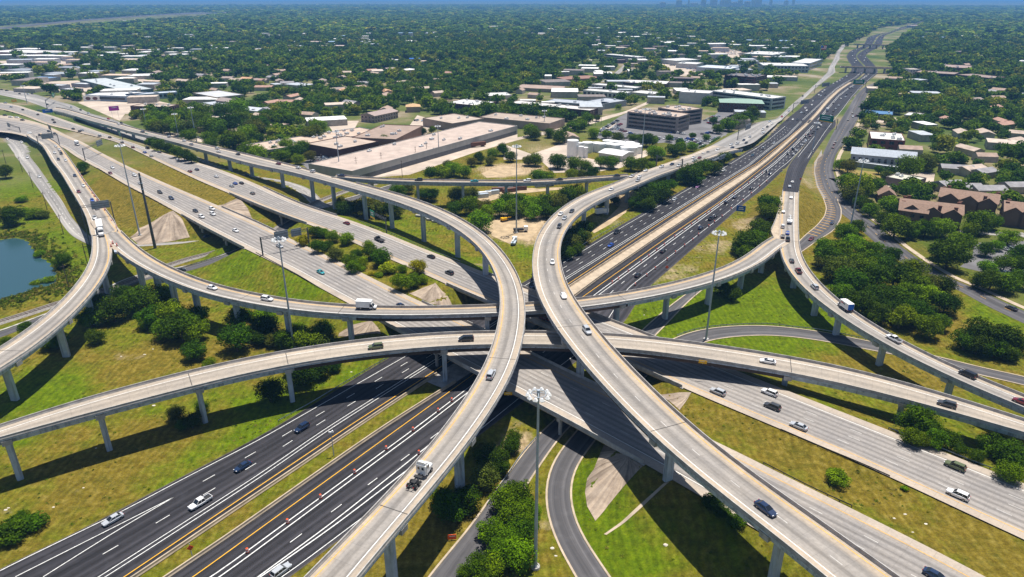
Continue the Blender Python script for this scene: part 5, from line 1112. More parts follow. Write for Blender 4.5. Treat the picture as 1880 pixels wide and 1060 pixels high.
building('long low brown colonnaded office with white roof', T('T2', 1812, 738), T('T3', 560, 795), 22, 7, BRN, (.62, .6, .58), (1, 'tall'), 5)
building('grey blue roofed warehouse behind the colonnaded office', T('T3', 240, 728), T('T3', 640, 756), 26, 6.5, (.3, .33, .36), (.42, .45, .5), None, 3)
building('second grey blue warehouse further right behind the colonnaded office', T('T3', 650, 748), T('T3', 825, 722), 30, 6.5, (.3, .33, .36), (.42, .45, .5), None, 2)
building('long low tan warehouse with row of skylights', T('T2', 1605, 842), T('T3', 270, 888), 34, 7.5, (.36, .29, .25), PTAN, None, 6, name='warehouse_building')
building('red hip roofed low building by the district street', T('T3', 385, 572), T('T3', 640, 560), 30, 4.5, (.3, .24, .2), (.33, .19, .15), None, 0, roof='hip')
building('tan flat courtyard building left of the red roof', T('T3', 0, 628), T('T3', 340, 645), 40, 4.5, TAN, (.4, .3, .25), None, 0)
building('white three storey building on the edge of the woods', T('T3', 662, 390), T('T3', 905, 412), 22, 11, (.6, .6, .6), WHT, (3, 'band'), 2)
building('large white flat roofed store at the head of the white car lot', T('T3', 1060, 425), T('T3', 1180, 438), 60, 8, (.5, .5, .5), WHT, None, 0)
building('pale blue roofed dealership hall beside the white car lot', T('T3', 1325, 482), T('T3', 1570, 496), 50, 9, (.4, .45, .5), (.6, .66, .72), None, 4)
building('white roofed hall left of the pale blue dealership', T('T3', 1180, 455), T('T3', 1330, 462), 40, 8, (.5, .5, .5), WHT, None, 2)
building('big white box store beyond the car lots', T('T3', 1660, 385), T('T3', 1876, 395), 90, 9, (.55, .55, .53), WHT, None, 6)
building('white roofed office building near the flag pole', T('T4', 5, 470), T('T4', 335, 475), 55, 11, (.45, .5, .55), WHT, (2, 'tall'), 3)
building('bluish end wing of the white roofed office near the flag pole', T('T4', 340, 455), T('T4', 432, 425), 30, 12, (.5, .54, .6), WHT, (2, 'tall'), 0)
# warehouses behind the long flyover
building('big square warehouse with brown tinted roof and brick front', T('T2', 690, 988), T('T2', 1005, 1002), 66, 8.5, (.26, .16, .12), (.36, .27, .22), None, 6, name='warehouse_building')
building('dark brick warehouse with beige roof left of the long one', T('M2', 597, 58), T('M2', 882, -2), 40, 8.5, (.12, .06, .05), (.5, .4, .33), None, 3, name='warehouse_building')
building('very long pale warehouse along the sandy track', T('M2', 690, 212), T('T2', 1880, 903), 42, 8, (.42, .42, .41), (.52, .42, .36), (1, 'door'), 9, name='warehouse_building')
building('tan warehouse with plain side wall by the two round trees', T('T2', 1412, 888), T('T2', 1640, 852), 44, 8, (.36, .29, .24), (.5, .41, .34), (1, 'door'), 3, name='warehouse_building')
building('long sandy roofed industrial block covered in air conditioners', T('Z4', 1268, 640), T('Z4', 1520, 712), 110, 7, (.3, .33, .36), (.56, .43, .34), (1, 'win'), 34, name='warehouse_building')
building('beige flat roofed building among trees left of the industrial block', T('Z4', 1050, 452), T('Z4', 1190, 482), 52, 6, (.3, .24, .2), (.56, .44, .34), None, 4)
building('beige low roof half hidden behind the parking trees', T('Z4', 340, 395), T('Z4', 610, 405), 26, 6, (.3, .24, .2), (.56, .44, .34), None, 2)
building('small beige roof between two parking trees', T('Z4', 680, 432), T('Z4', 800, 440), 20, 5, (.3, .24, .2), (.54, .42, .33), None, 1)
building('brown office with white roof beside the bright lawn', T('T2', 1360, 738), T('T2', 1600, 760), 36, 7, (.14, .08, .06), WHT, (1, 'band'), 6)
building('white roofed low building at the edge of the woods', T('T2', 1660, 690), T('T2', 1840, 684), 30, 5, (.5, .48, .45), WHT, None, 1)
building('pinkish two storey house behind the square warehouse', T('T2', 852, 835), T('T2', 1020, 800), 18, 7, (.45, .35, .33), (.42, .33, .3), (2, 'win'), 0, 'house', 'two_storey_house', roof='gable')
building('tan tiled house behind the warehouse parking', T('T2', 1080, 770), T('T2', 1180, 768), 16, 6, (.4, .32, .24), (.6, .4, .22), None, 0, 'house', 'tiled_house', roof='hip')
building('low pale strip building right of the tan tiled house', T('T2', 1285, 778), T('T2', 1430, 775), 18, 5, (.4, .36, .34), (.55, .5, .46), None, 0)
# left side
building('long pale metal warehouse with rusty stained roof', T('T1', 572, 572), T('T1', 900, 655), 34, 7, (.12, .18, .18), (.5, .54, .56), None, 5, name='warehouse_building')
building('blue white showroom with bright white roof by the frontage road', T('T1', 612, 682), T('T1', 905, 692), 38, 7, (.34, .42, .52), (.74, .74, .74), (1, 'band'), 2)
building('long pale blue service building with garage doors', T('T1', 908, 686), T('T1', 1275, 662), 16, 7, (.4, .48, .58), (.55, .6, .66), (1, 'tall'), 3)
building('tan building with pale metal roof behind the frontage trees', T('T1', 1385, 668), T('T1', 1560, 700), 34, 7.5, (.44, .36, .27), (.55, .56, .58), (1, 'win'), 0)
building('brown brick two storey office with beige roof by the frontage road', T('T1', 935, 762), T('T1', 1200, 770), 20, 9, (.12, .065, .055), (.5, .41, .34), (2, 'win'), 5)
building('grey roofed apartment house with timber balconies', T('T1', 1550, 722), T('T1', 1655, 735), 16, 8, (.3, .25, .23), (.36, .3, .28), (2, 'win'), 0, 'house', 'apartment_house', roof='gable')
building('small white gabled house among the frontage trees', T('T1', 1400, 760), T('T1', 1480, 775), 10, 5, (.5, .48, .46), (.4, .38, .37), None, 0, 'house', 'gabled_house', roof='gable')
building('white and grey house with a shiny metal roof', T('T1', 1755, 790), T('T1', 1850, 800), 14, 5, (.5, .55, .62), (.6, .64, .7), None, 0, 'house', 'metal_roof_house', roof='gable')
building('pinkish big box store at the left edge', T('T1', -120, 372), T('T1', 255, 382), 70, 9, (.42, .26, .24), WHT, None, 0)
for i, (x, y, x2, d, rc) in enumerate(((370, 485, 560, 30, (.3, .33, .37)), (290, 528, 480, 30, (.34, .37, .4)), (600, 512, 745, 22, (.36, .42, .48)), (0, 505, 180, 40, (.28, .31, .35)), (190, 560, 330, 24, (.2, .32, .5)), (300, 610, 440, 14, (.6, .63, .66)), (510, 600, 620, 14, (.6, .63, .66)), (430, 640, 540, 12, (.58, .6, .64)))):
    building('%s low canopy roof on the business lots by the left frontage road' % ('grey' if i < 4 else 'blue' if i == 4 else 'white'), T('T1', x, y), T('T1', x2, y + 6), d, 5, (.25, .27, .3), rc, None, 0, 'building', 'shop_building', 'canopies and shops on the left business lots')
# right side
building('red brick two storey block with white flat roof on the right', T('T4', 780, 995), T('T4', 1028, 1012), 36, 10, (.2, .07, .055), (.72, .71, .68), (2, 'tall'), 7)
building('long grey metal roofed building with pale walls on the right', T('M4', 640, 88), T('M4', 1105, 128), 24, 8, (.4, .4, .42), (.42, .46, .52), (1, 'win'), 0, roof='gable', rise=3.)
building('low canopy wing in front of the grey metal roofed building', T('M4', 630, 142), T('M4', 975, 186), 6, 3.6, (.3, .32, .34), (.5, .53, .57), None, 0, name='canopy_building')
building('flat roofed grey brick shop with ivory roof', T('M4', 888, 252), T('M4', 1092, 290), 18, 5.5, (.2, .17, .16), (.56, .55, .46), None, 2, name='shop_building')
building('dark blue roofed low strip building by the frontage road', T('T4', 722, 812), T('T4', 938, 826), 26, 6, (.06, .09, .14), (.1, .22, .4), (1, 'band'), 2)
building('white roofed small building behind the blue strip one', T('T4', 1018, 826), T('T4', 1130, 836), 24, 5, (.4, .38, .36), WHT, None, 0)
building('long low brown office with pale roof edge on the right horizon', T('T4', 1095, 518), T('T4', 1380, 535), 40, 9, (.12, .08, .07), (.32, .25, .22), (2, 'band'), 3)
building('angled second wing of the long brown office on the right', T('T4', 1385, 535), T('T4', 1640, 562), 36, 9, (.12, .08, .07), (.32, .25, .22), (2, 'band'), 2)
building('brown flat roofed block behind the long brown office', T('T4', 1220, 478), T('T4', 1500, 492), 60, 9, (.14, .09, .08), (.36, .27, .24), None, 4)
building('white roofed church hall in the right woods', T('T4', 1040, 412), T('T4', 1150, 418), 40, 8, (.5, .5, .5), WHT, None, 0)
building('white small building at the bridge over the motorway', T('T4', 1008, 490), T('T4', 1062, 500), 18, 9, (.6, .6, .58), (.5, .45, .4), (2, 'win'), 0)
building('pale roofed building half hidden left of the frontage road', T('T4', 95, 552), T('T4', 255, 556), 24, 6, (.5, .46, .42), (.62, .56, .5), None, 0)
# brown apartment houses with chimneys
def apartments(label, A, B, D, h, chims):
    r = building(label, A, B, D, h, (.19, .12, .085), (.30, .20, .15), (2, 'win'), 0, 'apartment house', 'apartment_house', 'brown apartment houses', 'gable', 3.6)
    a, u, v, L = frame(A, B, h)
    if D > 13:
        sg = -1 if (np.array((-u[1], u[0])) @ v) > 0 else 1
        for fx in (-.62, .05, .68):  # cross gables breaking the long roof
            mb = MB(); X, Y0, Y1, z0, z1 = 4.6, 0., sg * (D / 2 + 2.2), h + .05, h + 3.1; c = fx * L / 2
            mb.quadv([(c - X, Y1, z0), (c, Y1, z1), (c, Y0, z1), (c - X, Y0, z0)]); mb.quadv([(c, Y1, z1), (c + X, Y1, z0), (c + X, Y0, z0), (c, Y0, z1)]); o = mb.obj('roof', M['shingle'], r); o.color = c4((.30, .20, .15))
            mb = MB(); mb.quadv([(c - X + .4, Y1 - sg * .5, 0), (c + X - .4, Y1 - sg * .5, 0), (c + X - .4, Y1 - sg * .5, h), (c, Y1 - sg * .5, z1 - .3), (c - X + .4, Y1 - sg * .5, h)])
            for k in (-1, 1): mb.quadv([(c + k * (X - .4), Y1 - sg * .5, 0), (c + k * (X - .4), Y1 - sg * .5, h), (c + k * (X - .4), sg * D / 2, h), (c + k * (X - .4), sg * D / 2, 0)])
            o = mb.obj('wall', M['wall'], r); o.color = c4((.19, .12, .085))
    for fx, fy, hh in chims:
        mb = MB(); mb.box((0, 0, 0), (1.7, 1.2, h + hh)); mb.box((0, 0, h + hh), (1.9, 1.4, .3)); o = mb.obj('chimney', M['brick'], r); o.location = (fx * L / 2, fy * D / 2, 0)
    return r
M['brick'] = plain('brown_brick', (.14, .07, .05), .9, .25, .8)
apartments('nearest brown apartment house with gabled roof and brick chimneys', T('M4', 988, 478), T('M4', 1440, 530), 17, 8, ((-.86, .7, 3.2), (-.72, .9, 3.4), (.25, -1.04, 3.5), (.75, -1.04, 3.5), (.9, .5, 3.3), (.96, .9, 3.2)))
apartments('short gabled cross wing at the left end of the nearest brown apartment house', T('M4', 985, 492), T('M4', 1185, 520), 12, 7.6, ((-.9, .4, 3.), ))
apartments('rear brown apartment house with chimneys behind the nearest one', T('M4', 1270, 395), T('M4', 1690, 450), 17, 8, ((-.9, .3, 3.2), (-.75, .8, 3.3), (.55, -1.04, 3.4), (.92, .1, 3.2), (.95, .7, 3.2)))
apartments('brown apartment house cut off by the right edge', T('M4', 1745, 500), T('M4', 2080, 540), 20, 8, ((-.9, -.2, 3.2), (-.8, .4, 3.2), (.3, -1.04, 3.)))
apartments('small brown garage house left of the apartment houses', T('M4', 840, 385), T('M4', 960, 395), 12, 4.5, ())
# ------------------------------------------------------------------ tank farm
def tank(tx, ty, d, h, label):
    w = up(*T('M3', tx, ty), h); r = thing('storage_tank', label, 'tank', (w[0], w[1], 0), random.uniform(0, 3), 'white storage tanks')
    mb = MB(); mb.cyl(0, 0, 0, h, d / 2, n=24, cap=False); mb.obj('shell', M['whitep'], r)
    mb = MB(); mb.cyl(0, 0, h, h + d * .08, d / 2, .3, n=24); mb.obj('roof', M['whitep'], r)
    mb = MB()
    for k in range(2): mb.bar((d / 2 + .1, .25 - .5 * k, 0), (d / 2 + .1, .25 - .5 * k, h), .06, 4)
    for k in range(int(h / .6)): mb.bar((d / 2 + .1, -.25, .4 + k * .6), (d / 2 + .1, .25, .4 + k * .6), .04, 4)
    mb.obj('ladder', M['galv'], r); NOTREE.append(np.array([(w[0] + d * math.cos(a), w[1] + d * math.sin(a)) for a in np.linspace(0, 6, 8)]))
for x, y, d, h in ((438, -10, 9, 13), (490, 8, 5, 9), (545, 5, 9, 8), (498, 35, 4, 9), (530, 42, 4, 8), (610, 8, 9, 7), (640, 12, 9, 7), (690, -8, 9, 6), (730, -4, 9, 6), (770, 0, 9, 6), (700, 14, 9, 6.5), (745, 20, 9, 6.5), (790, 18, 9, 6), (835, 22, 9, 6), (880, 15, 9, 6), (820, 38, 9, 6.5), (865, 38, 9, 6.5), (905, 30, 8, 6), (812, 8, 8, 5.5), (850, 4, 8, 5.5)):
    tank(x, y, d, h, '%s white cylindrical tank in the tank farm' % ('tall' if h > 8.5 else 'slim' if d < 6 else 'squat'))
single_out([o for o in SC.objects if o.name.startswith('storage_tank')])
building('white gabled shed in front of the storage tanks', T('M3', 625, 78), T('M3', 790, 104), 18, 4.5, (.6, .6, .6), (.75, .75, .74), None, 0, 'shed', 'storage_shed', roof='gable', rise=1.6)
# ------------------------------------------------------------------ houses and far roofs between the trees: each a thing of its own
def house(px, py, w, d, h, rc, wc, lab, grp, rise=2., roofk='gable', name='suburban_house', rot=None):
    p = up(px, py, h); x, y = p[0], p[1]; rz = random.uniform(0, 3.14) if rot is None else rot; cs, sn = math.cos(rz), math.sin(rz)
    mb = MB(); mb.box((0, 0, 0), (w, d, h), 0, 0); X, Y = w / 2 + .5, d / 2 + .5
    if roofk == 'gable':
        for f in ([(-X, -Y, h), (X, -Y, h), (X, 0, h + rise), (-X, 0, h + rise)], [(X, Y, h), (-X, Y, h), (-X, 0, h + rise), (X, 0, h + rise)], [(X, -Y, h), (X, Y, h), (X, 0, h + rise)], [(-X, Y, h), (-X, -Y, h), (-X, 0, h + rise)]): mb.quadv(f, 1)
    else: mb.box((0, 0, h + .003), (w + .4, d + .4, .5), 0, 1)
    o = mb.obj(name, [roofm(wc), roofm(rc)]); o.location = (x, y, 0); o.rotation_euler = (0, 0, rz); tag(o, lab, 'house' if roofk == 'gable' else 'building', grp)
    NOTREE.append(np.array([(x + (a * X * cs - b * Y * sn), y + (a * X * sn + b * Y * cs)) for a, b in ((-1.1, -1.3), (1.1, -1.3), (1.1, 1.3), (-1.1, 1.3))]))
    # a gap in front of the roof so that it can be seen between the crowns
    t = p[:2] / np.linalg.norm(p[:2]); n = np.array((-t[1], t[0])); q = p[:2]
    g = min(26., 9. + np.linalg.norm(q) * .012)
    NOTREE.append(np.array([q - n * X * .8, q + n * X * .8, q + n * X * .7 - t * g, q - n * X * .7 - t * g]))
    return o
_rm = {}
def roofm(c):
    if c not in _rm: _rm[c] = plain('roof_%s' % 'abcdefghijklmnopqrstuvwxyz'[len(_rm) % 26], c, .85, .25, .3)
    return _rm[c]
RC = [((.30, .24, .21), 'grey brown'), ((.36, .22, .17), 'reddish'), ((.42, .34, .28), 'tan'), ((.26, .25, .26), 'grey'), ((.5, .3, .18), 'orange tan')]
WCH = (.42, .38, .33)
GH = 'houses half hidden in the suburban trees'
hs = []
for px, py, ci in P_H if False else ():
    pass
HL = P('T2', 30, 575, 0, 120, 550) if False else []
for t, lst in (('T2', ((35, 575, 0), (120, 555, 3), (170, 580, 0), (470, 580, 0), (60, 625, 1), (260, 690, 1), (110, 735, 1), (220, 730, 1), (590, 640, 0), (650, 650, 4), (660, 520, 2), (830, 505, 1), (960, 495, 0), (800, 525, 0), (850, 530, 2), (610, 555, 0), (775, 595, 3), (1050, 590, 2), (940, 655, 4), (685, 735, 3), (1310, 665, 2), (1180, 635, 2), (1395, 525, 1), (1520, 570, 2), (30, 790, 3), (40, 830, 2), (310, 720, 2), (1570, 310, 2), (1680, 310, 0), (1835, 325, 0), (430, 410, 0), (550, 430, 2), (740, 465, 3), (1320, 575, 0), (225, 595, 3))),
               ('T1', ((1780, 565, 4), (1700, 575, 2), (1870, 575, 1), (1640, 560, 0), (1780, 465, 2), (1440, 540, 3), (1320, 580, 2), (600, 310, 4), (690, 330, 1), (1120, 520, 0), (1490, 470, 3))),
               ('T4', ((1350, 858, 1), (1725, 868, 1), (1735, 890, 1), (1280, 690, 2), (1520, 715, 0), (1680, 660, 3), (1850, 955, 2), (1440, 950, 2), (1010, 680, 2), (1500, 640, 3), (1660, 770, 1), (1630, 245, 2), (1700, 250, 2), (1545, 225, 1), (1800, 225, 1), (1640, 355, 2), (1410, 405, 3), (1520, 405, 2), (1610, 408, 3), (1700, 395, 2), (1740, 425, 2), (1860, 440, 3), (1190, 380, 3), (1600, 950, 2), (1810, 1010, 2))),
               ('M4', ((1490, 50, 2), (1395, 185, 3), (1460, 320, 3), (1620, 335, 3), (1340, 300, 3), (1860, 310, 3), (1500, 190, 2), (1590, 210, 3)))):
    for x, y, ci in lst:
        q = T(t, x, y); rc, cn = RC[ci]; hs.append(house(q[0], q[1], random.uniform(15, 24), random.uniform(9, 13), 4.6, rc, WCH, '%s roofed house half hidden among %s' % (cn, 'the suburban trees left of the motorway' if q[0] < 1450 else 'the trees right of the motorway'), GH))
single_out(hs)
fs = []; GF = 'small far roofs between the trees'
def far_box(t, *it):
    for x, y, wpx, kind_ in it:
        q = T(t, x, y); z0 = up(q[0], q[1], 6.); depth = math.hypot(z0[0], z0[1]); w = wpx / 3.9167 / F * depth
        rc, nm = {'w': (WHT, 'white'), 'g': ((.38, .42, .47), 'grey'), 'b': ((.25, .36, .5), 'blue grey'), 'p': ((.5, .4, .36), 'pinkish'), 'B': ((.05, .2, .6), 'bright blue'), 't': ((.55, .43, .34), 'tan'), 'd': ((.16, .13, .13), 'dark')}[kind_]
        fs.append(house(q[0], q[1], w, max(14, min(60., w * .55)), 8. if depth > 1500 else 6., rc, (.4, .42, .45) if kind_ != 'd' else (.1, .07, .07), '%s flat roof far off among the trees%s' % (nm, ' on the left' if q[0] < 480 else ' in the middle' if q[0] < 950 else ' near the centre right' if q[0] < 1480 else ' on the right'), GF, roofk='flat', name='far_building', rot=random.uniform(-.25, .25)))
far_box('T1', (30, 338, 80, 'w'), (220, 352, 150, 'w'), (460, 376, 130, 'w'), (260, 400, 160, 'w'), (420, 402, 120, 'w'), (770, 378, 120, 'w'), (920, 352, 60, 'w'), (1010, 360, 90, 'p'), (1100, 360, 90, 'w'), (1180, 352, 70, 'w'), (1290, 346, 80, 'w'), (960, 405, 120, 'w'), (1060, 398, 90, 'g'), (1280, 392, 110, 'w'), (1430, 355, 90, 'g'), (1520, 352, 90, 'b'), (1520, 328, 80, 'w'), (1080, 268, 120, 'g'), (1380, 266, 90, 'w'), (1530, 268, 70, 'w'), (1320, 250, 110, 'g'), (1790, 355, 150, 'p'), (80, 465, 120, 'w'), (300, 448, 90, 't'), (420, 324, 70, 'w'), (35, 58, 60, 'w'), (110, 66, 40, 'w'), (185, 68, 50, 'p'), (260, 96, 50, 'w'), (480, 98, 70, 'w'), (610, 97, 40, 'w'), (40, 108, 60, 'w'), (150, 116, 70, 'g'), (560, 72, 60, 'g'), (700, 50, 40, 'w'), (940, 90, 50, 'w'), (1450, 52, 120, 'w'), (1680, 92, 120, 'p'), (1800, 98, 90, 'w'), (390, 345, 40, 'w'), (620, 376, 60, 'w'), (500, 410, 70, 't'), (60, 540, 140, 't'), (60, 240, 90, 'w'), (250, 268, 60, 'w'), (480, 182, 60, 'p'), (340, 192, 50, 'b'), (900, 150, 50, 'w'), (1000, 142, 60, 'w'))
far_box('T2', (160, 118, 100, 'w'), (600, 78, 180, 'p'), (350, 78, 90, 'w'), (800, 82, 120, 'w'), (460, 128, 60, 'w'), (650, 140, 60, 'w'), (880, 155, 60, 'w'), (1320, 160, 80, 'w'), (1440, 170, 90, 'g'), (1560, 185, 110, 'w'), (1700, 190, 90, 'w'), (1820, 180, 70, 'p'), (1720, 168, 60, 'w'), (780, 240, 90, 'w'), (1060, 238, 120, 'b'), (640, 258, 110, 'b'), (400, 300, 120, 'p'), (240, 330, 110, 'p'), (500, 330, 80, 't'), (640, 330, 130, 'p'), (100, 320, 100, 'w'), (300, 300, 70, 'w'), (930, 288, 60, 'w'), (1080, 298, 130, 'w'), (770, 312, 60, 'w'), (900, 318, 150, 'g'), (1230, 308, 60, 'w'), (1310, 238, 160, 'g'), (1500, 228, 90, 'b'), (600, 300, 150, 'b'), (940, 428, 80, 'w'), (1030, 432, 60, 'w'), (1140, 422, 70, 'B'), (1230, 440, 110, 't'), (1340, 434, 90, 't'), (1480, 446, 70, 'w'), (1120, 440, 60, 'w'), (40, 352, 90, 'g'), (100, 92, 70, 'w'), (900, 30, 60, 'w'), (1040, 40, 90, 'w'), (700, 40, 80, 'w'), (520, 45, 110, 'p'), (1220, 60, 60, 'w'), (1500, 36, 60, 'w'))
far_box('T3', (150, 200, 150, 't'), (290, 158, 90, 'g'), (400, 215, 190, 'w'), (60, 165, 60, 'w'), (520, 145, 80, 'w'), (610, 152, 60, 'w'), (430, 140, 60, 'p'), (330, 188, 60, 'w'), (200, 240, 110, 'w'), (60, 232, 90, 'w'), (600, 225, 70, 'w'), (860, 235, 200, 'w'), (840, 265, 150, 'w'), (660, 268, 110, 'w'), (1000, 288, 70, 'w'), (1130, 275, 150, 'g'), (1300, 312, 70, 'w'), (1365, 290, 70, 'w'), (1460, 315, 160, 'w'), (1640, 322, 120, 'w'), (1730, 290, 160, 'b'), (1050, 335, 120, 'd'), (980, 350, 100, 'p'), (1400, 368, 100, 't'), (860, 135, 110, 'p'), (1000, 120, 100, 'w'), (1140, 95, 70, 'w'), (810, 196, 50, 'w'), (730, 196, 50, 'w'), (1400, 94, 60, 'w'), (120, 75, 50, 'w'), (280, 75, 60, 'p'), (680, 132, 40, 'w'), (1220, 562, 150, 'd'), (760, 432, 100, 'd'), (700, 480, 70, 'w'), (560, 240, 80, 'g'), (960, 248, 90, 'w'), (300, 208, 80, 'w'))
far_box('T4', (20, 290, 70, 'w'), (150, 294, 180, 'b'), (340, 298, 120, 'w'), (60, 345, 100, 'w'), (260, 335, 60, 'w'), (600, 86, 100, 'w'), (860, 90, 40, 'w'), (810, 92, 30, 'w'), (930, 120, 30, 'w'), (1000, 100, 30, 'w'), (1405, 148, 30, 'w'), (1420, 175, 80, 'g'), (1460, 260, 190, 'w'), (1230, 235, 110, 'd'), (1230, 268, 140, 'b'), (1740, 302, 140, 'w'), (1420, 315, 60, 'w'), (1190, 210, 60, 'w'), (1120, 185, 100, 'p'), (1150, 240, 100, 'd'), (1820, 222, 70, 'p'), (1330, 160, 60, 'w'), (1200, 110, 40, 'w'), (1560, 400, 60, 'w'), (1740, 420, 70, 'w'), (1870, 440, 50, 'w'), (990, 360, 60, 'd'), (1460, 372, 120, 'd'))
far_box('T3', (1240, 330, 90, 'w'), (1420, 300, 110, 'w'), (1560, 300, 130, 'w'), (1780, 330, 140, 'w'), (1500, 345, 100, 't'), (1120, 300, 90, 'w'), (920, 300, 100, 'w'), (760, 300, 90, 'g'), (640, 200, 100, 'w'), (500, 190, 90, 'w'), (1700, 440, 120, 'g'), (1800, 410, 110, 't'), (1480, 390, 110, 'w'), (1260, 262, 100, 'w'), (700, 330, 80, 'w'), (380, 170, 90, 'p'), (960, 180, 70, 'w'), (1180, 150, 70, 'w'), (820, 330, 90, 'd'), (590, 175, 70, 'p'))
far_box('T1', (80, 395, 130, 'w'), (330, 425, 120, 'w'), (560, 430, 110, 't'), (150, 430, 120, 'g'), (700, 400, 100, 'w'), (860, 388, 100, 'w'), (1170, 400, 90, 'p'), (1370, 375, 90, 'w'), (1600, 345, 90, 'w'), (840, 540, 150, 't'), (1110, 585, 110, 't'))
single_out(fs)
# the downtown towers on the horizon
tw = []
for x, wpx, hh in ((1035, 34, 95), (1095, 10, 115), (1187, 30, 100), (1250, 40, 125), (1330, 46, 110), (1300, 22, 90), (1415, 26, 130), (1520, 48, 120), (1495, 22, 105), (1605, 16, 95), (1745, 14, 110), (1700, 22, 85), (935, 36, 70), (1130, 46, 60), (1380, 40, 70), (1460, 34, 80)):
    q = T('T3', x, 0); d = 8600. + random.uniform(-300, 500); X = (q[0] - CX) / F * d * 1.07; w_ = wpx / 3.9167 / F * d
    mb = MB(); mb.box((0, 0, 0), (w_, w_ * .8, hh * .92)); mb.box((0, 0, hh * .92 + .01), (w_ * .7, w_ * .5, hh * .08)); o = mb.obj('downtown_tower', M['unit']); o.location = (X, d, 0)
    tw.append(tag(o, 'hazy downtown tower on the horizon, %s' % ('broad' if wpx > 30 else 'medium width' if wpx > 18 else 'slender'), 'tower', 'downtown skyline towers'))
single_out(tw)
# ------------------------------------------------------------------ trees
def crown_mesh(name, nleaf, nblob, ls, zc=.56, rz=.36, seed=0, low=.0, mat=None):
    """unit crown: about 1 wide, leaves on the skins of many overlapping clumps"""
    g = np.random.default_rng(seed)
    c = g.normal(size=(nblob, 3)); c /= np.linalg.norm(c, axis=1)[:, None]; c *= (g.random((nblob, 1)) ** .4)
    c = c * np.array((.34, .34, rz * .72)); c[:, 2] += zc; r = g.uniform(.12, .22, nblob); r *= np.where(np.hypot(c[:, 0], c[:, 1]) > .28, .8, 1.)
    k = g.choice(nblob, nleaf, p=r ** 2 / (r ** 2).sum()); d = g.normal(size=(nleaf, 3)); d[:, 2] += .25; d /= np.linalg.norm(d, axis=1)[:, None]
    p = c[k] + d * (r[k] * g.uniform(.72, 1.08, nleaf))[:, None]; p[:, 2] = np.maximum(p[:, 2], low)
    n = d + g.normal(size=(nleaf, 3)) * .55; n /= np.linalg.norm(n, axis=1)[:, None]
    a = np.cross(n, g.normal(size=(nleaf, 3))); a /= np.linalg.norm(a, axis=1)[:, None]; b = np.cross(n, a); s = (ls * g.uniform(.6, 1.35, nleaf))[:, None]
    v = np.stack([p - a * s, p - b * s * .62, p + a * s, p + b * s * .62], 1).reshape(-1, 3); f = np.arange(nleaf * 4)
    me = bpy.data.meshes.new(name); me.vertices.add(len(v)); me.vertices.foreach_set('co', v.ravel()); me.loops.add(len(f)); me.loops.foreach_set('vertex_index', f)
    me.polygons.add(nleaf); me.polygons.foreach_set('loop_start', f[::4]); me.polygons.foreach_set('loop_total', np.full(nleaf, 4)); me.update(calc_edges=True)
    bt = g.uniform(.25, .75, nblob); t = np.clip(bt[k] + g.normal(size=nleaf) * .16, 0, 1)
    at_ = me.attributes.new('tone', 'FLOAT', 'FACE'); at_.data.foreach_set('value', t.astype(np.float32)); me.materials.append(mat or M['leaf']); return me
def trunk_mesh(seed):
    g = np.random.default_rng(seed); mb = MB(); mb.bar((0, 0, -.05), (g.normal() * .02, g.normal() * .02, .3), .035, 7, 0, .024)
    for i in range(5):
        a = i * 1.256 + g.uniform(-.4, .4); q = (math.cos(a) * .2, math.sin(a) * .2, g.uniform(.45, .62)); mb.bar((0, 0, g.uniform(.2, .3)), q, .018, 5, 0, .008); mb.bar(q, (q[0] * 1.6, q[1] * 1.6, q[2] + .12), .008, 4, 0, .003)
    mb.bar((0, 0, .3), (.02, -.02, .7), .022, 5, 0, .006); return mb.mesh('trunk', M['bark'])
CR = [crown_mesh('crown', 5600, 26 + 9 * i, .024, zc=.5, rz=.44, seed=40 + i) for i in range(6)]
BU = [crown_mesh('foliage', 3200, 20 + 3 * i, .03, zc=.3, rz=.34, seed=60 + i) for i in range(3)]
TK = [trunk_mesh(80 + i) for i in range(3)]
MIDC = [crown_mesh('crown', 700, 26, .062, seed=90 + i) for i in range(4)]
GREENS = [((.030, .064, .001), 'dark green'), ((.046, .094, .001), 'deep green'), ((.078, .140, .001), 'mid green'), ((.12, .205, .002), 'bright green'), ((.23, .24, .003), 'yellowish green'), ((.085, .105, .014), 'olive')]
TREES = []
def plant(x, y, d, h, ci, where, bush=False, lod=0, grp=None):
    z = gz1(x, y) - .05; col, cn = GREENS[ci]; col = tuple(c * random.uniform(.88, 1.14) for c in col); rz = random.uniform(0, 6.28)
    sz = 'small' if d < 5.5 else 'large' if d > 10.5 else 'mid sized'
    nm = 'bush' if bush else 'tree'
    r = thing('leafy_bush' if bush else 'broadleaf_tree', '%s %s %s %s' % (sz, cn, nm, where), nm, (x, y, z), rz, grp or '%ss %s' % (nm if not bush else 'bushe', where))
    me = (BU if bush else CR)[random.randrange(3 if bush else 6)] if lod == 0 else MIDC[random.randrange(4)]
    o = child('crown' if not bush else 'foliage', me, r); o.scale = (d, d, h); o.color = c4(col)
    if not bush and lod == 0: o = child('trunk', TK[random.randrange(3)], r); o.scale = (d * .9, d * .9, h)
    TREES.append(r); return r
def grove(where, bush, cols, *a):
    t = None; i = 0
    while i < len(a):
        if isinstance(a[i], str): t = a[i]; i += 1; continue
        (px, py), = P(t, a[i], a[i + 1]); rp = a[i + 2] / 3.9167; i += 3; z = 4.
        for _ in range(5):
            w = up(px, py, z); dep = w[1] * CN - (z - H) * SN; d = 2 * rp * dep / F; hh = d * (.8 if bush else .95); z = gz1(w[0], w[1]) + hh * (.42 if bush else .55)
        plant(w[0], w[1], d * 1.3, hh * 1.05, random.choice(cols), where, bush)
D_, Mx, Br = (0, 0, 1, 1, 5), (0, 1, 1, 2, 2, 3, 3, 5), (2, 3, 3, 4)
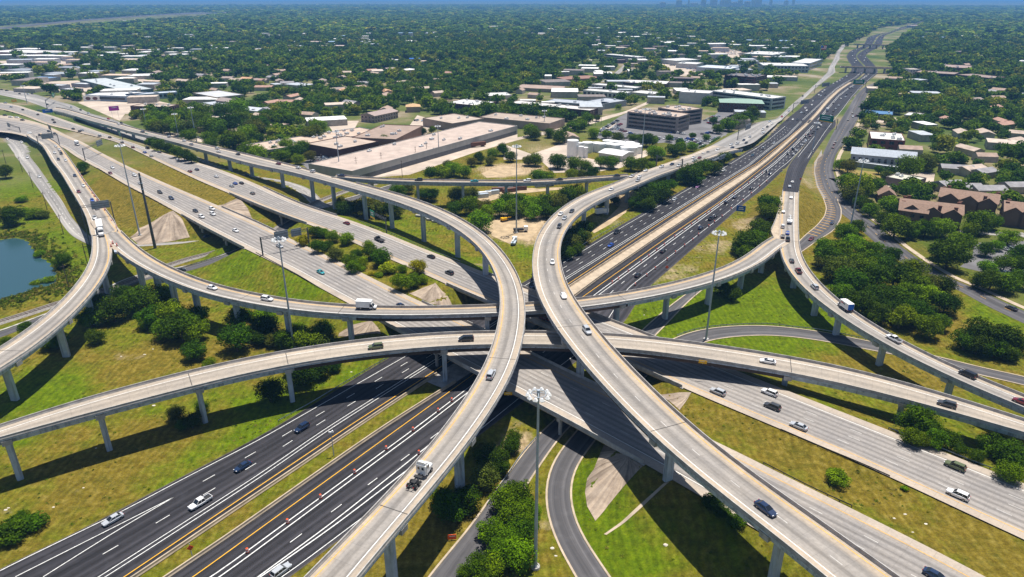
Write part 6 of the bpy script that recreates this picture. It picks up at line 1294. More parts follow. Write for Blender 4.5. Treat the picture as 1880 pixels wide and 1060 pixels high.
grove('under the fork of the viaduct', 0, (0, 1, 1, 2, 3), 'N1', 640, 230, 90, 800, 180, 105, 960, 110, 110, 1110, 90, 105, 1190, 75, 75, 700, 120, 70, 870, 60, 70)
grove('in the clump below the sagging ramp', 0, (0, 1, 1, 2, 3), 'N1', 1090, 220, 95, 1220, 200, 100, 1300, 300, 125, 1400, 215, 85, 1400, 330, 95, 1180, 320, 85, 1050, 290, 50)
grove('alone between the two left ramps', 0, (1, 2), 'N1', 685, 375, 64, 1388, 470, 84)
grove('on the grass between the two left ramps', 1, (2,), 'N1', 1500, 562, 48)
grove('behind the light mast at left', 0, Mx, 'N1', 1690, 385, 115, 1710, 250, 95, 1820, 250, 70, 'N2', 60, 230, 80, 80, 290, 95, 210, 395, 80, 370, 375, 105, 480, 330, 85, 500, 400, 75, 300, 320, 60, 120, 400, 60, 20, 380, 70)
grove('near the sunken road at the left edge', 0, (1, 2), 'N1', 190, 320, 55, 400, 395, 80, 330, 420, 60, 40, 430, 55, 'N1', 250, 395, 45)
grove('on the dry slope under the lowest ramp', 0, D_, 'N1', 1265, 930, 68, 1375, 985, 65, 1450, 880, 50, 1310, 1010, 50, 'N2', 95, 760, 100)
grove('in the shadow of the lowest ramp', 0, D_, 'N2', 330, 640, 105, 450, 610, 80, 250, 620, 60, 560, 590, 50)
grove('at the left edge below the lowest ramp', 1, (1, 1), 'B1', 90, 700, 120, 230, 650, 95, 20, 760, 90, 150, 620, 60)
grove('between flyover and exit road', 0, D_, 'B2', 1700, 190, 115, 1610, 130, 70, 1400, 540, 120, 1510, 490, 110, 1640, 320, 105, 1730, 230, 90, 1830, 100, 70, 1850, 40, 60, 1330, 470, 80)
grove('between exit and loop roads', 0, (1, 2, 2, 3), 'B2', 1800, 480, 120, 1870, 600, 120, 1700, 720, 105, 1790, 870, 120, 1600, 960, 100, 1700, 960, 100, 1850, 770, 100, 1500, 1010, 60, 1640, 1040, 80, 'B3', 50, 450, 110, 90, 560, 100, 70, 700, 110, 60, 880, 120, 130, 620, 70, 150, 560, 60)
grove('beneath the wide flyover at the bottom', 1, D_, 'B3', 1460, 500, 85, 1620, 645, 70, 1520, 580, 60)
grove('in the shade under the sagging ramp on the right', 0, D_, 'N3', 1580, 60, 65, 1500, 20, 60)
GR = 'in the big grove by the right ramp'
grove(GR, 0, (0, 1, 1, 2, 2, 5, 5, 3), 'M4', 600, 650, 85, 690, 610, 60, 450, 740, 65, 480, 810, 95, 560, 770, 90, 650, 730, 80, 780, 770, 95, 700, 870, 110, 550, 900, 110, 850, 870, 95, 930, 800, 65, 800, 970, 120, 640, 990, 110, 960, 950, 110, 1080, 910, 100, 1100, 1000, 110, 1190, 1020, 90, 1290, 1020, 85, 430, 860, 60)
grove(GR, 0, (0, 1, 1, 2, 2, 5, 3), 'N4', 560, 60, 85, 700, 130, 110, 820, 90, 110, 960, 100, 110, 1080, 60, 100, 1200, 90, 100, 1320, 130, 95, 1000, 230, 100, 830, 210, 85, 1110, 200, 110, 1190, 300, 95, 1280, 270, 70, 930, 170, 90)
grove('in the broad clump at the right edge', 0, (0, 1, 1), 'N4', 1470, 395, 95, 1590, 350, 130, 1740, 380, 120, 1560, 430, 90, 1680, 450, 90, 1780, 490, 70, 1850, 440, 70)
grove('below the lowest ramp at right', 0, (1, 1, 2), 'N4', 1110, 990, 130, 1180, 1020, 90, 'B4', 1080, 40, 80, 1250, 60, 80, 1350, 70, 85, 1420, 140, 50, 1540, 180, 60, 1700, 110, 115, 1810, 180, 120, 1780, 290, 90, 1640, 60, 60, 1170, 60, 60)
grove('on the grassy highway median at the lower right', 1, (3, 2), 'B4', 535, 330, 88, 1025, 415, 26)
grove('along the frontage road by the grove', 0, (1, 1, 2, 3), 'M4', 1350, 790, 130, 1430, 720, 95, 1270, 780, 70, 1110, 620, 60, 960, 600, 100, 880, 550, 70, 1060, 640, 60, 1180, 610, 80, 1300, 610, 85, 1560, 570, 95, 1640, 560, 75, 1500, 620, 60, 1780, 680, 75, 1620, 770, 60, 1690, 740, 45, 1620, 900, 65, 1750, 870, 70, 1850, 800, 80, 1650, 990, 90, 1750, 1000, 90, 1840, 980, 80, 1560, 1000, 60, 1880, 880, 70)
grove('by the shops near the brown apartments', 0, Mx, 'M4', 700, 310, 105, 620, 290, 80, 800, 310, 75, 650, 370, 75, 710, 420, 55, 780, 480, 60, 745, 450, 55, 910, 450, 75, 960, 490, 65, 1050, 350, 75, 1070, 170, 95, 1180, 140, 75, 1130, 345, 45, 900, 235, 45, 620, 170, 60, 560, 165, 45, 840, 200, 35)
grove('on the wooded highway median', 0, (1, 2, 2, 3, 4, 5), 'M2', 420, 640, 48, 480, 650, 42, 550, 675, 50, 650, 690, 52, 340, 700, 48, 440, 745, 58, 510, 740, 42, 570, 800, 58, 680, 845, 58, 810, 740, 42, 820, 790, 58, 895, 820, 75, 720, 805, 45, 760, 865, 48, 700, 895, 55, 1050, 910, 38, 1160, 890, 60, 1040, 1000, 75, 1130, 990, 58, 1200, 985, 38)
grove('on the wooded highway median', 1, (3, 4, 4), 'M2', 940, 905, 65, 880, 955, 32, 830, 945, 28, 650, 830, 35, 760, 910, 32)
grove('on the reedy bank of the pond', 0, (0, 1), 'M1', 75, 520, 85, 30, 210, 55, 435, 850, 65)
grove('on the reedy bank of the pond', 1, (2, 3, 5), 'M1', 240, 510, 60, 190, 500, 50, 300, 520, 50, 150, 410, 40, 350, 990, 45, 280, 800, 40, 260, 1010, 40)
grove('against the viaduct parapet on the dry slope', 0, (1,), 'M1', 590, 185, 48)
grove('beside the dirt yard inside the flyover curve', 0, (3,), 'M2', 1610, 560, 88, 1660, 500, 60)
grove('in the far carriageway hedge', 0, (0, 1), 'M1', 1090, 0, 45, 1150, 25, 50, 1210, 45, 45, 1270, 70, 48, 1320, 90, 50, 1370, 110, 45, 1120, -15, 40)
SH = 'in the thicket under the flyover'
grove(SH, 0, D_, 'M2', 640, 480, 65, 720, 470, 75, 800, 450, 80, 880, 470, 70, 960, 480, 70, 1010, 500, 50, 620, 430, 45, 'M2', 1020, 350, 60, 1190, 370, 50, 1260, 370, 60, 1440, 370, 70, 1540, 370, 60, 1100, 330, 45)
grove('dotted about the office car park', 0, (1, 2, 2), 'T3', 1010, 1010, 45, 930, 985, 38, 1130, 990, 30, 1210, 1020, 34, 1300, 970, 26, 1400, 985, 30, 1480, 920, 40, 1560, 880, 60, 1640, 860, 60, 1700, 840, 60, 1740, 800, 50, 1450, 860, 30)
grove('in the wood behind the yard', 0, Mx, 'M2', 1430, 470, 60, 1540, 450, 75, 1640, 460, 60, 1750, 470, 70, 1840, 470, 75, 1800, 410, 60, 'M3', 40, 420, 75, 130, 450, 75, 230, 430, 80, 310, 430, 80, 400, 370, 70, 470, 350, 60, 150, 500, 65, 240, 490, 60, 330, 500, 50, 40, 480, 60)
grove('inside the wide flyover curve', 0, D_, 'M3', 400, 640, 60, 430, 720, 70, 480, 670, 65, 520, 610, 60, 400, 790, 55, 530, 680, 50, 470, 760, 50, 640, 440, 40, 740, 410, 40)
grove('between flyover and motorway', 0, (0, 1, 1), 'M3', 960, 390, 85, 1050, 340, 80, 920, 320, 60, 1140, 310, 50, 980, 440, 60, 1090, 380, 60, 900, 430, 60, 1290, 220, 85, 1370, 180, 70, 1460, 180, 55, 1240, 250, 55, 1530, 110, 50, 1330, 260, 55)
grove('on the sandy motorway strip', 0, (1, 1, 2), 'M3', 1700, 710, 105, 1680, 790, 60, 1790, 620, 85, 1830, 550, 75, 1840, 440, 75, 1620, 760, 50, 1780, 680, 60, 1870, 500, 60)
grove('by the tank yard and warehouse', 0, Mx, 'M3', 170, 120, 55, 120, 130, 45, 330, 130, 65, 450, 150, 60, 530, 170, 55, 640, 140, 50, 720, 140, 55, 860, 150, 60, 940, 160, 55, 1000, 170, 40, 190, 240, 60, 260, 245, 50, 430, 230, 45, 500, 225, 40, 580, 220, 50, 1030, 70, 60, 1070, 85, 40, 1160, 50, 55, 1220, 40, 50, 1300, 30, 40, 'T3', 130, 930, 55, 170, 960, 45, 340, 970, 60, 270, 950, 40, 760, 980, 45, 870, 985, 40, 970, 1000, 55, 680, 960, 40, 590, 950, 45, 540, 850, 45, 500, 870, 40, 440, 890, 35, 610, 845, 28, 330, 815, 25, 210, 805, 25, 'M2', 1250, 220, 55, 1330, 210, 60, 1420, 190, 60, 1490, 210, 55, 1380, 160, 35, 1550, 140, 40, 1610, 110, 45, 1700, 80, 45, 1780, 50, 50, 1830, 100, 45, 1680, 130, 40)
grove('left of the square warehouse', 0, Mx, 'T2', 400, 950, 75, 450, 900, 60, 'M2', 180, 90, 65, 260, 70, 65, 330, 30, 60, 220, 20, 60, 390, 100, 45, 130, 60, 40, 300, 120, 45, 'T2', 930, 1000, 45, 1200, 940, 32, 1262, 930, 30, 1040, 950, 25)
grove('around the parking lots behind the long flyover', 0, Mx, 'Z4', 140, 390, 62, 220, 410, 62, 330, 400, 62, 60, 290, 55, 160, 290, 62, 290, 310, 55, 470, 420, 62, 560, 410, 68, 580, 520, 60, 700, 320, 78, 780, 330, 68, 840, 400, 78, 930, 420, 70, 1060, 350, 88, 1120, 550, 88, 1060, 600, 68, 830, 545, 60, 840, 615, 52, 1230, 550, 62, 1290, 480, 70, 1380, 430, 78, 1440, 370, 70, 1520, 340, 62, 1300, 720, 75, 1420, 735, 75, 520, 250, 68, 740, 220, 62, 950, 220, 70, 1180, 170, 80, 1200, 290, 70, 1560, 290, 62, 1700, 290, 80)
single_out(TREES)
NEXP = len(TREES)
# ------------------------------------------------------------------ the wooded suburbs: the nearest trees are things, the mass behind them is one object
ZA = np.array(P('px', -140, 2, 2020, 2, 2020, 40, 1700, 40, 1612, 52, 1530, 100, 1480, 128, 1400, 176, 1330, 205, 1240, 190, 1140, 206, 1080, 232, 1050, 262, 960, 236, 760, 205, 620, 215, 560, 290, 470, 276, 330, 242, 170, 196, 0, 150, -140, 140))
ZB = np.array(P('px', 1700, 42, 2020, 42, 2020, 470, 1880, 440, 1840, 430, 1700, 400, 1560, 300, 1548, 268, 1560, 235, 1600, 165, 1640, 128, 1626, 95))
COM = [(.3, P('px', -140, 70, 60, 76, 130, 88, 350, 86, 370, 112, 230, 122, 300, 170, 330, 205, -140, 150)), (.45, P('px', 240, 60, 420, 55, 560, 62, 700, 68, 960, 52, 960, 66, 760, 84, 560, 92, 240, 78)), (.45, P('px', 940, 40, 1300, 66, 1480, 76, 1500, 112, 1180, 116, 940, 66)),
       (.3, P('px', 930, 192, 1110, 90, 1480, 98, 1500, 132, 1300, 275, 1180, 250)), (.4, P('px', 320, 210, 470, 230, 560, 300, 330, 250)), (.55, P('px', 1600, 225, 1900, 220, 1900, 330, 1560, 320))]
# a mass of distant roofs: business districts and clearings in the woods
RV, RF, RM = [], [], []
def roofbox(x, y, w, d, h, rz, m):
    cs, sn = math.cos(rz), math.sin(rz); b = len(RV); q = [(-w / 2, -d / 2), (w / 2, -d / 2), (w / 2, d / 2), (-w / 2, d / 2)]
    for z in (0., h): RV.extend([(x + a * cs - c * sn, y + a * sn + c * cs, z) for a, c in q])
    if m == 4:
        for e in (-w / 2, w / 2): RV.append((x + e * cs, y + e * sn, h + 2.2))
        for f, mm in (((0, 1, 5, 4), 5), ((1, 2, 6, 5), 5), ((2, 3, 7, 6), 5), ((3, 0, 4, 7), 5), ((4, 5, 9, 8), 4), ((6, 7, 8, 9), 4), ((5, 6, 9), 5), ((7, 4, 8), 5)): RF.append(tuple(b + i for i in f)); RM.append(mm)
    else:
        for f, mm in (((0, 1, 5, 4), 5), ((1, 2, 6, 5), 5), ((2, 3, 7, 6), 5), ((3, 0, 4, 7), 5), ((4, 5, 6, 7), m)): RF.append(tuple(b + i for i in f)); RM.append(mm)
    p = np.array((x, y)); t = p / np.linalg.norm(p); n = np.array((-t[1], t[0])); g = 14 + np.linalg.norm(p) * .012; r_ = max(w, d) * .55
    NOTREE.append(np.array([p - n * r_ + t * r_, p + n * r_ + t * r_, p + n * r_ - t * g, p - n * r_ - t * g]))
NT0 = [np.asarray(pl)[:, :2] for pl in NOTREE]; NTB = np.array([np.r_[pl.min(0), pl.max(0)] for pl in NT0]); PUT = []
def taken(p, r_=0.):
    k = np.nonzero((NTB[:, 0] < p[0]) & (NTB[:, 1] < p[1]) & (NTB[:, 2] > p[0]) & (NTB[:, 3] > p[1]))[0]
    if any(inpoly(np.array([p]), NT0[i])[0] for i in k): return True
    if any((p[0] - a) ** 2 + (p[1] - b) ** 2 < (r_ + c) ** 2 for a, b, c in PUT): return True
    PUT.append((p[0], p[1], r_)); return False
for pr, pl in COM[:4]:
    pl = np.array(pl); lo, hi = pl.min(0), pl.max(0); lo = np.maximum(lo, (-20, 4)); hi = np.minimum(hi, (1900, 400)); n = int((hi - lo).prod() / 560)
    for _ in range(n):
        q = np.array((random.uniform(lo[0], hi[0]), random.uniform(lo[1], hi[1])))
        if not inpoly(q[None], pl)[0]: continue
        p = up(q[0], q[1])[:2]
        s_ = random.uniform(14, 46)
        if np.hypot(*p) > 6000 or taken(p, s_ * .75): continue
        roofbox(p[0], p[1], s_, s_ * random.uniform(.45, .9), random.uniform(5, 9), random.choice((0, .25, -.2, 1.5)), random.choice((0, 0, 0, 1, 2, 3)))
for _ in range(210):
    q = np.array((random.uniform(-20, 1900), 12 + 300 * random.random() ** 1.3)); p = up(q[0], q[1])[:2]; d_ = np.hypot(*p)
    if not (inpoly(q[None], ZA)[0] or inpoly(q[None], ZB)[0]) or d_ < 560 or d_ > 6000 or taken(p, 16): continue
    if random.random() < .3: s_ = random.uniform(18, 40); roofbox(p[0], p[1], s_, s_ * .6, 6, random.uniform(0, 3), random.choice((0, 0, 1, 2)))
    else: s_ = random.uniform(13, 20); roofbox(p[0], p[1], s_, s_ * .65, 4.4, random.uniform(0, 3), 4)
me = bpy.data.meshes.new('distant_roofs'); me.from_pydata(RV, [], RF)
for c_ in (WHT, (.4, .43, .47), (.5, .42, .35), (.2, .17, .16), (.34, .25, .2), (.38, .35, .31)): me.materials.append(roofm(c_))
me.polygons.foreach_set('material_index', RM); tag(link(bpy.data.objects.new('distant_roofs', me)), 'mass of tiny distant roofs among the suburban trees', 'roofs', None, 'stuff')
pts = []; hwid = math.atan(1010 / F)
for lo, hi, dia, area in ((240, 700, 10., 58.), (700, 1300, 11.5, 66.), (1300, 2500, 14., 105.), (2500, 5000, 26., 360.), (5000, 12000, 56., 1900.)):
    n = int(hwid * (hi ** 2 - lo ** 2) * 1.08 / area); r = np.sqrt(rng.uniform(lo ** 2, hi ** 2, n)); a = rng.uniform(-hwid * 1.04, hwid * 1.04, n)
    pts.append(np.c_[r * np.sin(a), r * np.cos(a), rng.normal(1, .32, n).clip(.45, 1.9) * dia])
pts = np.vstack(pts)
dd = pts[:, 1] * CN + H * SN; PX = np.c_[CX + F * pts[:, 0] / dd, CY - F * (pts[:, 1] * SN - H * CN) / dd]
keep = inpoly(PX, ZA) | inpoly(PX, ZB); prob = np.full(len(pts), .93)
for pr, pl in COM: prob[inpoly(PX, np.array(pl))] = pr
prob[np.hypot(pts[:, 0], pts[:, 1]) > 2600] = np.minimum(prob[np.hypot(pts[:, 0], pts[:, 1]) > 2600] + .15, .95)
cs_ = 130.; tbl = rng.random((512, 512)); cell = tbl[(pts[:, 0] / cs_).astype(int) % 512, (pts[:, 1] / cs_).astype(int) % 512]
prob = np.where((cell < .11) & (np.hypot(pts[:, 0], pts[:, 1]) < 5000), prob * .3, prob)
keep &= rng.random(len(pts)) < prob; pts = pts[keep]
alive = np.ones(len(pts), bool); clear = np.minimum(pts[:, 2] * .3, 4.)
for pl in NOTREE:
    pl = np.asarray(pl)[:, :2]; pl = pl if len(pl) < 120 else np.vstack([pl[:len(pl) // 2][::6], pl[len(pl) // 2:][::6]])
    lo, hi = pl.min(0) - 5, pl.max(0) + 5; k = np.nonzero(((pts[:, :2] > lo) & (pts[:, :2] < hi)).all(1) & alive)[0]
    if len(k) == 0: continue
    bad = inpoly(pts[k, :2], pl); q = np.hypot(pts[k, 0], pts[k, 1]) < 1400
    bad |= q & (dpoly(pts[k, :2], np.vstack([pl, pl[:1]])) < clear[k]); alive[k[bad]] = False
pts = pts[alive]; pts = pts[np.argsort(np.hypot(pts[:, 0], pts[:, 1]))]
NIND = 0
ind, rest = pts[:NIND], pts[NIND:]
for x, y, d in ind:
    plant(x, y, d, d * random.uniform(.75, .95), random.choice((0, 1, 1, 2, 2, 3)), 'in the wooded suburb %s' % ('right of the frontage road' if x > 0 else 'behind the frontage road'), lod=1)
single_out(TREES[NEXP:])
SRC = bpy.data.collections.new('crown_sources')
LODS = [(700, 24, .06), (260, 18, .095), (110, 13, .14)]
for li, (nl, nb, ls) in enumerate(LODS):
    for i in range(4):
        o = bpy.data.objects.new('crown_source_%d_%d' % (li, i), crown_mesh('crown', nl, nb, ls, zc=.5, rz=.34, seed=300 + li * 10 + i, mat=M['farleaf'])); SRC.objects.link(o)
dist = np.hypot(rest[:, 0], rest[:, 1]); lod = np.where(dist < 1000, 0, np.where(dist < 2500, 1, 2))
me = bpy.data.meshes.new('forest_points'); me.vertices.add(len(rest)); me.vertices.foreach_set('co', np.c_[rest[:, :2], np.full(len(rest), -.3)].ravel())
hfac = np.where(dist < 2500, rng.uniform(.7, 1., len(rest)), np.where(dist < 5000, rng.uniform(.4, .6, len(rest)), rng.uniform(.22, .34, len(rest))))
def att(n, t, v): a = me.attributes.new(n, t, 'POINT'); a.data.foreach_set('value' if t != 'FLOAT_VECTOR' else 'vector', v)
att('pick', 'INT', (lod * 4 + rng.integers(0, 4, len(rest))).astype(np.int32)); att('scl', 'FLOAT_VECTOR', np.c_[rest[:, 2] * 1.1, rest[:, 2] * 1.1, rest[:, 2] * hfac].astype(np.float32).ravel())
att('rot', 'FLOAT_VECTOR', np.c_[np.zeros((len(rest), 2)), rng.uniform(0, 6.28, len(rest))].astype(np.float32).ravel())
fo = link(bpy.data.objects.new('forest', me)); tag(fo, 'mass of suburban trees reaching to the horizon', 'forest', None, 'stuff')
ng = bpy.data.node_groups.new('scatter_crowns', 'GeometryNodeTree'); ng.interface.new_socket('Geometry', in_out='INPUT', socket_type='NodeSocketGeometry'); ng.interface.new_socket('Geometry', in_out='OUTPUT', socket_type='NodeSocketGeometry')
gi = ng.nodes.new('NodeGroupInput'); go = ng.nodes.new('NodeGroupOutput'); ip = ng.nodes.new('GeometryNodeInstanceOnPoints'); ci = ng.nodes.new('GeometryNodeCollectionInfo')
ci.inputs['Collection'].default_value = SRC; ci.inputs['Separate Children'].default_value = True; ci.inputs['Reset Children'].default_value = True
def na(n, t):
    x = ng.nodes.new('GeometryNodeInputNamedAttribute'); x.data_type = t; x.inputs['Name'].default_value = n; return x.outputs['Attribute']
ng.links.new(gi.outputs[0], ip.inputs['Points']); ng.links.new(ci.outputs[0], ip.inputs['Instance']); ip.inputs['Pick Instance'].default_value = True
ng.links.new(na('pick', 'INT'), ip.inputs['Instance Index']); ng.links.new(na('scl', 'FLOAT_VECTOR'), ip.inputs['Scale'])
e2 = ng.nodes.new('FunctionNodeEulerToRotation'); ng.links.new(na('rot', 'FLOAT_VECTOR'), e2.inputs[0]); ng.links.new(e2.outputs[0], ip.inputs['Rotation'])
ng.links.new(ip.outputs[0], go.inputs[0]); mo = fo.modifiers.new('scatter', 'NODES'); mo.node_group = ng
# weeds and reeds: rough tufts nobody could count
wn = 46000; wx = np.c_[rng.uniform(-330, 330, wn), rng.uniform(70, 430, wn)]
cc_ = np.c_[rng.uniform(-330, 330, 900), rng.uniform(70, 430, 900)]; wd = np.full(wn, 1e9)
for i in range(0, wn, 4000): wd[i:i + 4000] = np.sqrt(((wx[i:i + 4000, None] - cc_[None]) ** 2).sum(2)).min(1)
pr = np.where(wd < 5, .75, .1); dl_ = dpoly(wx, np.vstack([LAKE, LAKE[:1]])); shore = (dl_ < 9) & ~inpoly(wx, LAKE); pr[shore] = 1.
ok = rng.random(wn) < pr
extra = np.repeat(LAKE, 90, 0) + rng.normal(0, 6, (len(LAKE) * 90, 2)); extra = extra[~inpoly(extra, LAKE)]
wx = np.vstack([wx[ok], extra]); big = np.r_[shore[ok], np.ones(len(extra), bool)]
al = np.ones(len(wx), bool)
for pl in NOTREE:
    pl = np.asarray(pl)[:, :2]; lo, hi = pl.min(0), pl.max(0); k = np.nonzero(((wx > lo) & (wx < hi)).all(1) & al)[0]
    if len(k): al[k[inpoly(wx[k], pl)]] = False
wx, big = wx[al], big[al]
for i in range(5):
    o = bpy.data.objects.new('tuft_source_%d' % i, crown_mesh('tuft', 46, 6, .12, zc=.3, rz=.4, seed=700 + i, mat=M['weed'])); SRC.objects.link(o)
me2 = bpy.data.meshes.new('weed_points'); me2.vertices.add(len(wx)); me2.vertices.foreach_set('co', np.c_[wx, gz(wx) - .05].ravel())
def att2(n, t, v): a = me2.attributes.new(n, t, 'POINT'); a.data.foreach_set('value' if t != 'FLOAT_VECTOR' else 'vector', v)
sz_ = np.where(big, rng.uniform(1.2, 2.8, len(wx)), rng.uniform(.4, 1.25, len(wx)))
att2('pick', 'INT', (len(LODS) * 4 + rng.integers(0, 5, len(wx))).astype(np.int32)); att2('scl', 'FLOAT_VECTOR', np.c_[sz_, sz_, sz_ * np.where(big, .8, .5)].astype(np.float32).ravel()); att2('rot', 'FLOAT_VECTOR', np.c_[np.zeros((len(wx), 2)), rng.uniform(0, 6.28, len(wx))].astype(np.float32).ravel())
wo = link(bpy.data.objects.new('weeds', me2)); tag(wo, 'rough weeds and reeds scattered over the grass and the pond bank', 'weeds', None, 'stuff'); wo.modifiers.new('scatter', 'NODES').node_group = ng
print('TREES', NEXP, len(ind), len(rest))
# ------------------------------------------------------------------ masts, poles, signs, drums, fences
def ptz(px, py, z=None):
    w = upt(px, py) if z is None else up(px, py, z); return w
masts = []
def mast(bx, by, tx, ty, where, near_=True):
    w = upt(bx, by); g = w[2]; lo, hi = g, 70.
    for _ in range(50):
        m = (lo + hi) / 2
        if proj(w[0], w[1], m)[1] > ty: lo = m
        else: hi = m
    h = min(lo - g, 48.)
    r = thing('high_mast_light', 'tall grey high mast light %s' % where, 'light mast', (w[0], w[1], g), 0, 'high mast lights of the interchange')
    mb = MB(); mb.cyl(0, 0, -.2, h, .42, .2, 10); mb.obj('pole', M['galv'], r)
    mb = MB(); mb.cyl(0, 0, -.3, .5, 1.1, 1., 10); mb.obj('base', M['conc'], r)
    n = 10 if near_ else 8; R_ = 2.1; mb = MB()
    for k in range(16):
        a, b = 2 * math.pi * k / 16, 2 * math.pi * (k + 1) / 16; mb.bar((1.5 * math.cos(a), 1.5 * math.sin(a), h - .6), (1.5 * math.cos(b), 1.5 * math.sin(b), h - .6), .07, 4)
    for k in range(4):
        a = k * math.pi / 2; mb.bar((0, 0, h - .3), (1.5 * math.cos(a), 1.5 * math.sin(a), h - .6), .06, 4)
    mb.cyl(0, 0, h - 1.1, h + .2, .34, .3, 8); mb.obj('lamp_ring', M['galv'], r)
    for k in range(n):
        a = 2 * math.pi * k / n; mb = MB(); mb.loft([[(x, y, z) for x, y, z in ((-.14, -.14, .1), (.14, -.14, .1), (.14, .14, .1), (-.14, .14, .1))], [(-.42, -.42, -.42), (.42, -.42, -.42), (.42, .42, -.42), (-.42, .42, -.42)], [(-.4, -.4, -.55), (.4, -.4, -.55), (.4, .4, -.55), (-.4, .4, -.55)]])
        if k == 0: lm = mb.mesh('lamp_head', M['whitep'])
        o = child('lamp_head', lm, r, (R_ * math.cos(a), R_ * math.sin(a), h - .55), a)
    masts.append(r)
mast(983, 1042, 990, 718, 'beside the loop road at the bottom centre'); mast(1296, 624, 1323, 424, 'standing behind the lowest ramp right of the crossing'); mast(540, 640, 511, 436, 'left of the crossing, in front of the sign gantry')
mast(257, 433, 217, 260, 'on the slope paving behind the viaduct fork'); mast(1557, 437, 1587, 292, 'beside the hooking road near the brown apartments'); mast(948, 428, 951, 266, 'between the two big flyovers by the dirt yard')
mast(806, 288, 804, 230, 'by the long pale warehouse', 0); mast(624, 316, 617, 240, 'behind the long flyover left of the warehouses', 0); mast(1178, 291, 1187, 199, 'in front of the tan office block', 0); mast(1491, 279, 1500, 224, 'between the motorway lanes and the frontage road', 0)
mast(270, 237, 264, 199, 'by the brown brick office, leftmost of three', 0); mast(328, 252, 323, 208, 'in the middle of three by the parking trees', 0); mast(361, 261, 352, 196, 'by the parking trees, rightmost of three', 0); mast(50, 190, 43, 157, 'by the frontage road at the upper left edge', 0); mast(1192, 187, 1193, 164, 'among the white offices', 0); mast(999, 237, 1001, 202, 'by the tan skylight warehouse', 0)
# plain steel transmission pole
w = upt(285, 456); r = thing('transmission_pole', 'thick bare dark steel pole leaning over the slope paving by the viaduct fork', 'pole', tuple(w)); mb = MB(); mb.cyl(0, 0, -.3, 38, .75, .42, 10); mb.obj('shaft', M['darksteel'], r); mb = MB()
for k in range(3): mb.cyl(0, 0, 30 + k * 3, 30.25 + k * 3, .7, .7, 10)
mb.obj('collar', M['galv'], r)
wp = []
def pole(t, bx, by, h, where, arms=1):
    q = T(t, bx, by); w = upt(*q); r = thing('utility_pole', 'thin wooden utility pole %s' % where, 'utility pole', tuple(w), random.uniform(0, 3), 'utility poles')
    mb = MB(); mb.cyl(0, 0, -.3, h, .2, .13, 7); mb.obj('shaft', M['wood'], r)
    for k in range(arms): mb = MB(); mb.box((0, 0, h - 1. - k * 1.4), (2.6, .16, .16)); mb.obj('crossarm', M['wood'], r)
    wp.append(r); return w[0], w[1], w[2] + h
WL = [[pole('M1', x, y, 11, 'by the pale road near the pond') for x, y in ((-120, 110), (45, 165), (162, 220), (240, 335), (340, 492), (458, 668))], [pole('M1', x, y, 11, 'between pond and ramp') for x, y in ((632, 890), (497, 1055))],
      [pole('M2', x, y, 12, 'along the long pale warehouse', 2) for x, y in ((478, 205), (727, 232), (905, 196), (1052, 258), (1150, 148), (1230, 120))], [pole('T3', x, y, 11, 'along the track behind the office', 2) for x, y in ((390, 880), (640, 900), (600, 905), (195, 905))]]
single_out(wp)
for row in WL[:1]:
    for a, b in zip(row[:-1], row[1:]):
        mb = MB(); n = 8
        for sd in (-1, 1):
            pr = None
            for i in range(n + 1):
                f = i / n; p = (a[0] + (b[0] - a[0]) * f + sd * 1.1, a[1] + (b[1] - a[1]) * f, a[2] - 1 + (b[2] - a[2]) * f - 4 * f * (1 - f) * 1.)
                if pr: mb.bar(pr, p, .025, 3)
                pr = p
        mb.obj('power_line', M['chassis']); 
pl_ = sorted([o for o in SC.objects if o.name.startswith('power_line')], key=lambda o: o.name)
for i, o in enumerate(pl_): tag(o, 'pair of thin sagging wires between the roadside poles by the pond', 'power line', 'wires along the pond road')
# sign structures
def panel(r, c, w_, h_, rz, mat, rows=0, yel=False, thick=.25):
    mb = MB(); mb.box((0, 0, 0), (w_, thick, h_)); o = mb.obj('sign_panel', mat, r); o.location = c; o.rotation_euler = (0, 0, rz)
    if rows:  # white border and message lines, seen from the front (-y)
        for k in range(rows):
            mb = MB(); ln = w_ * random.uniform(.45, .7); mb.box((random.uniform(-.08, .08) * w_, -thick / 2 - .012, h_ * (.62 - .3 * k)), (ln, .02, h_ * .14)); mb.obj('message_line', M['whitep'], o)
    else:
        for k in range(3): mb = MB(); mb.box((0, thick / 2 + .06, h_ * (.2 + .3 * k)), (w_ * .96, .1, .12)); mb.obj('stiffener', M['galv'], o)
    if yel: mb = MB(); mb.box((0, 0, -.9), (w_, thick, .85)); mb.obj('exit_tab', M['sgyellow'], o)
    return o
def truss(mb, p, q, s=.45):
    p, q = Vector(p), Vector(q); d = (q - p).normalized(); n = Vector((-d.y, d.x, 0)) * s; z = Vector((0, 0, s)); L = (q - p).length; k = max(3, int(L / 1.8))
    cs = [n + z, n - z, -n - z, -n + z]
    for c in cs: mb.bar(p + c, q + c, .07, 4)
    for i in range(k):
        a, b = p + d * (L * i / k), p + d * (L * (i + 1) / k)
        for j in range(4): mb.bar(a + cs[j], b + cs[(j + 1) % 4], .04, 3)
gant = []
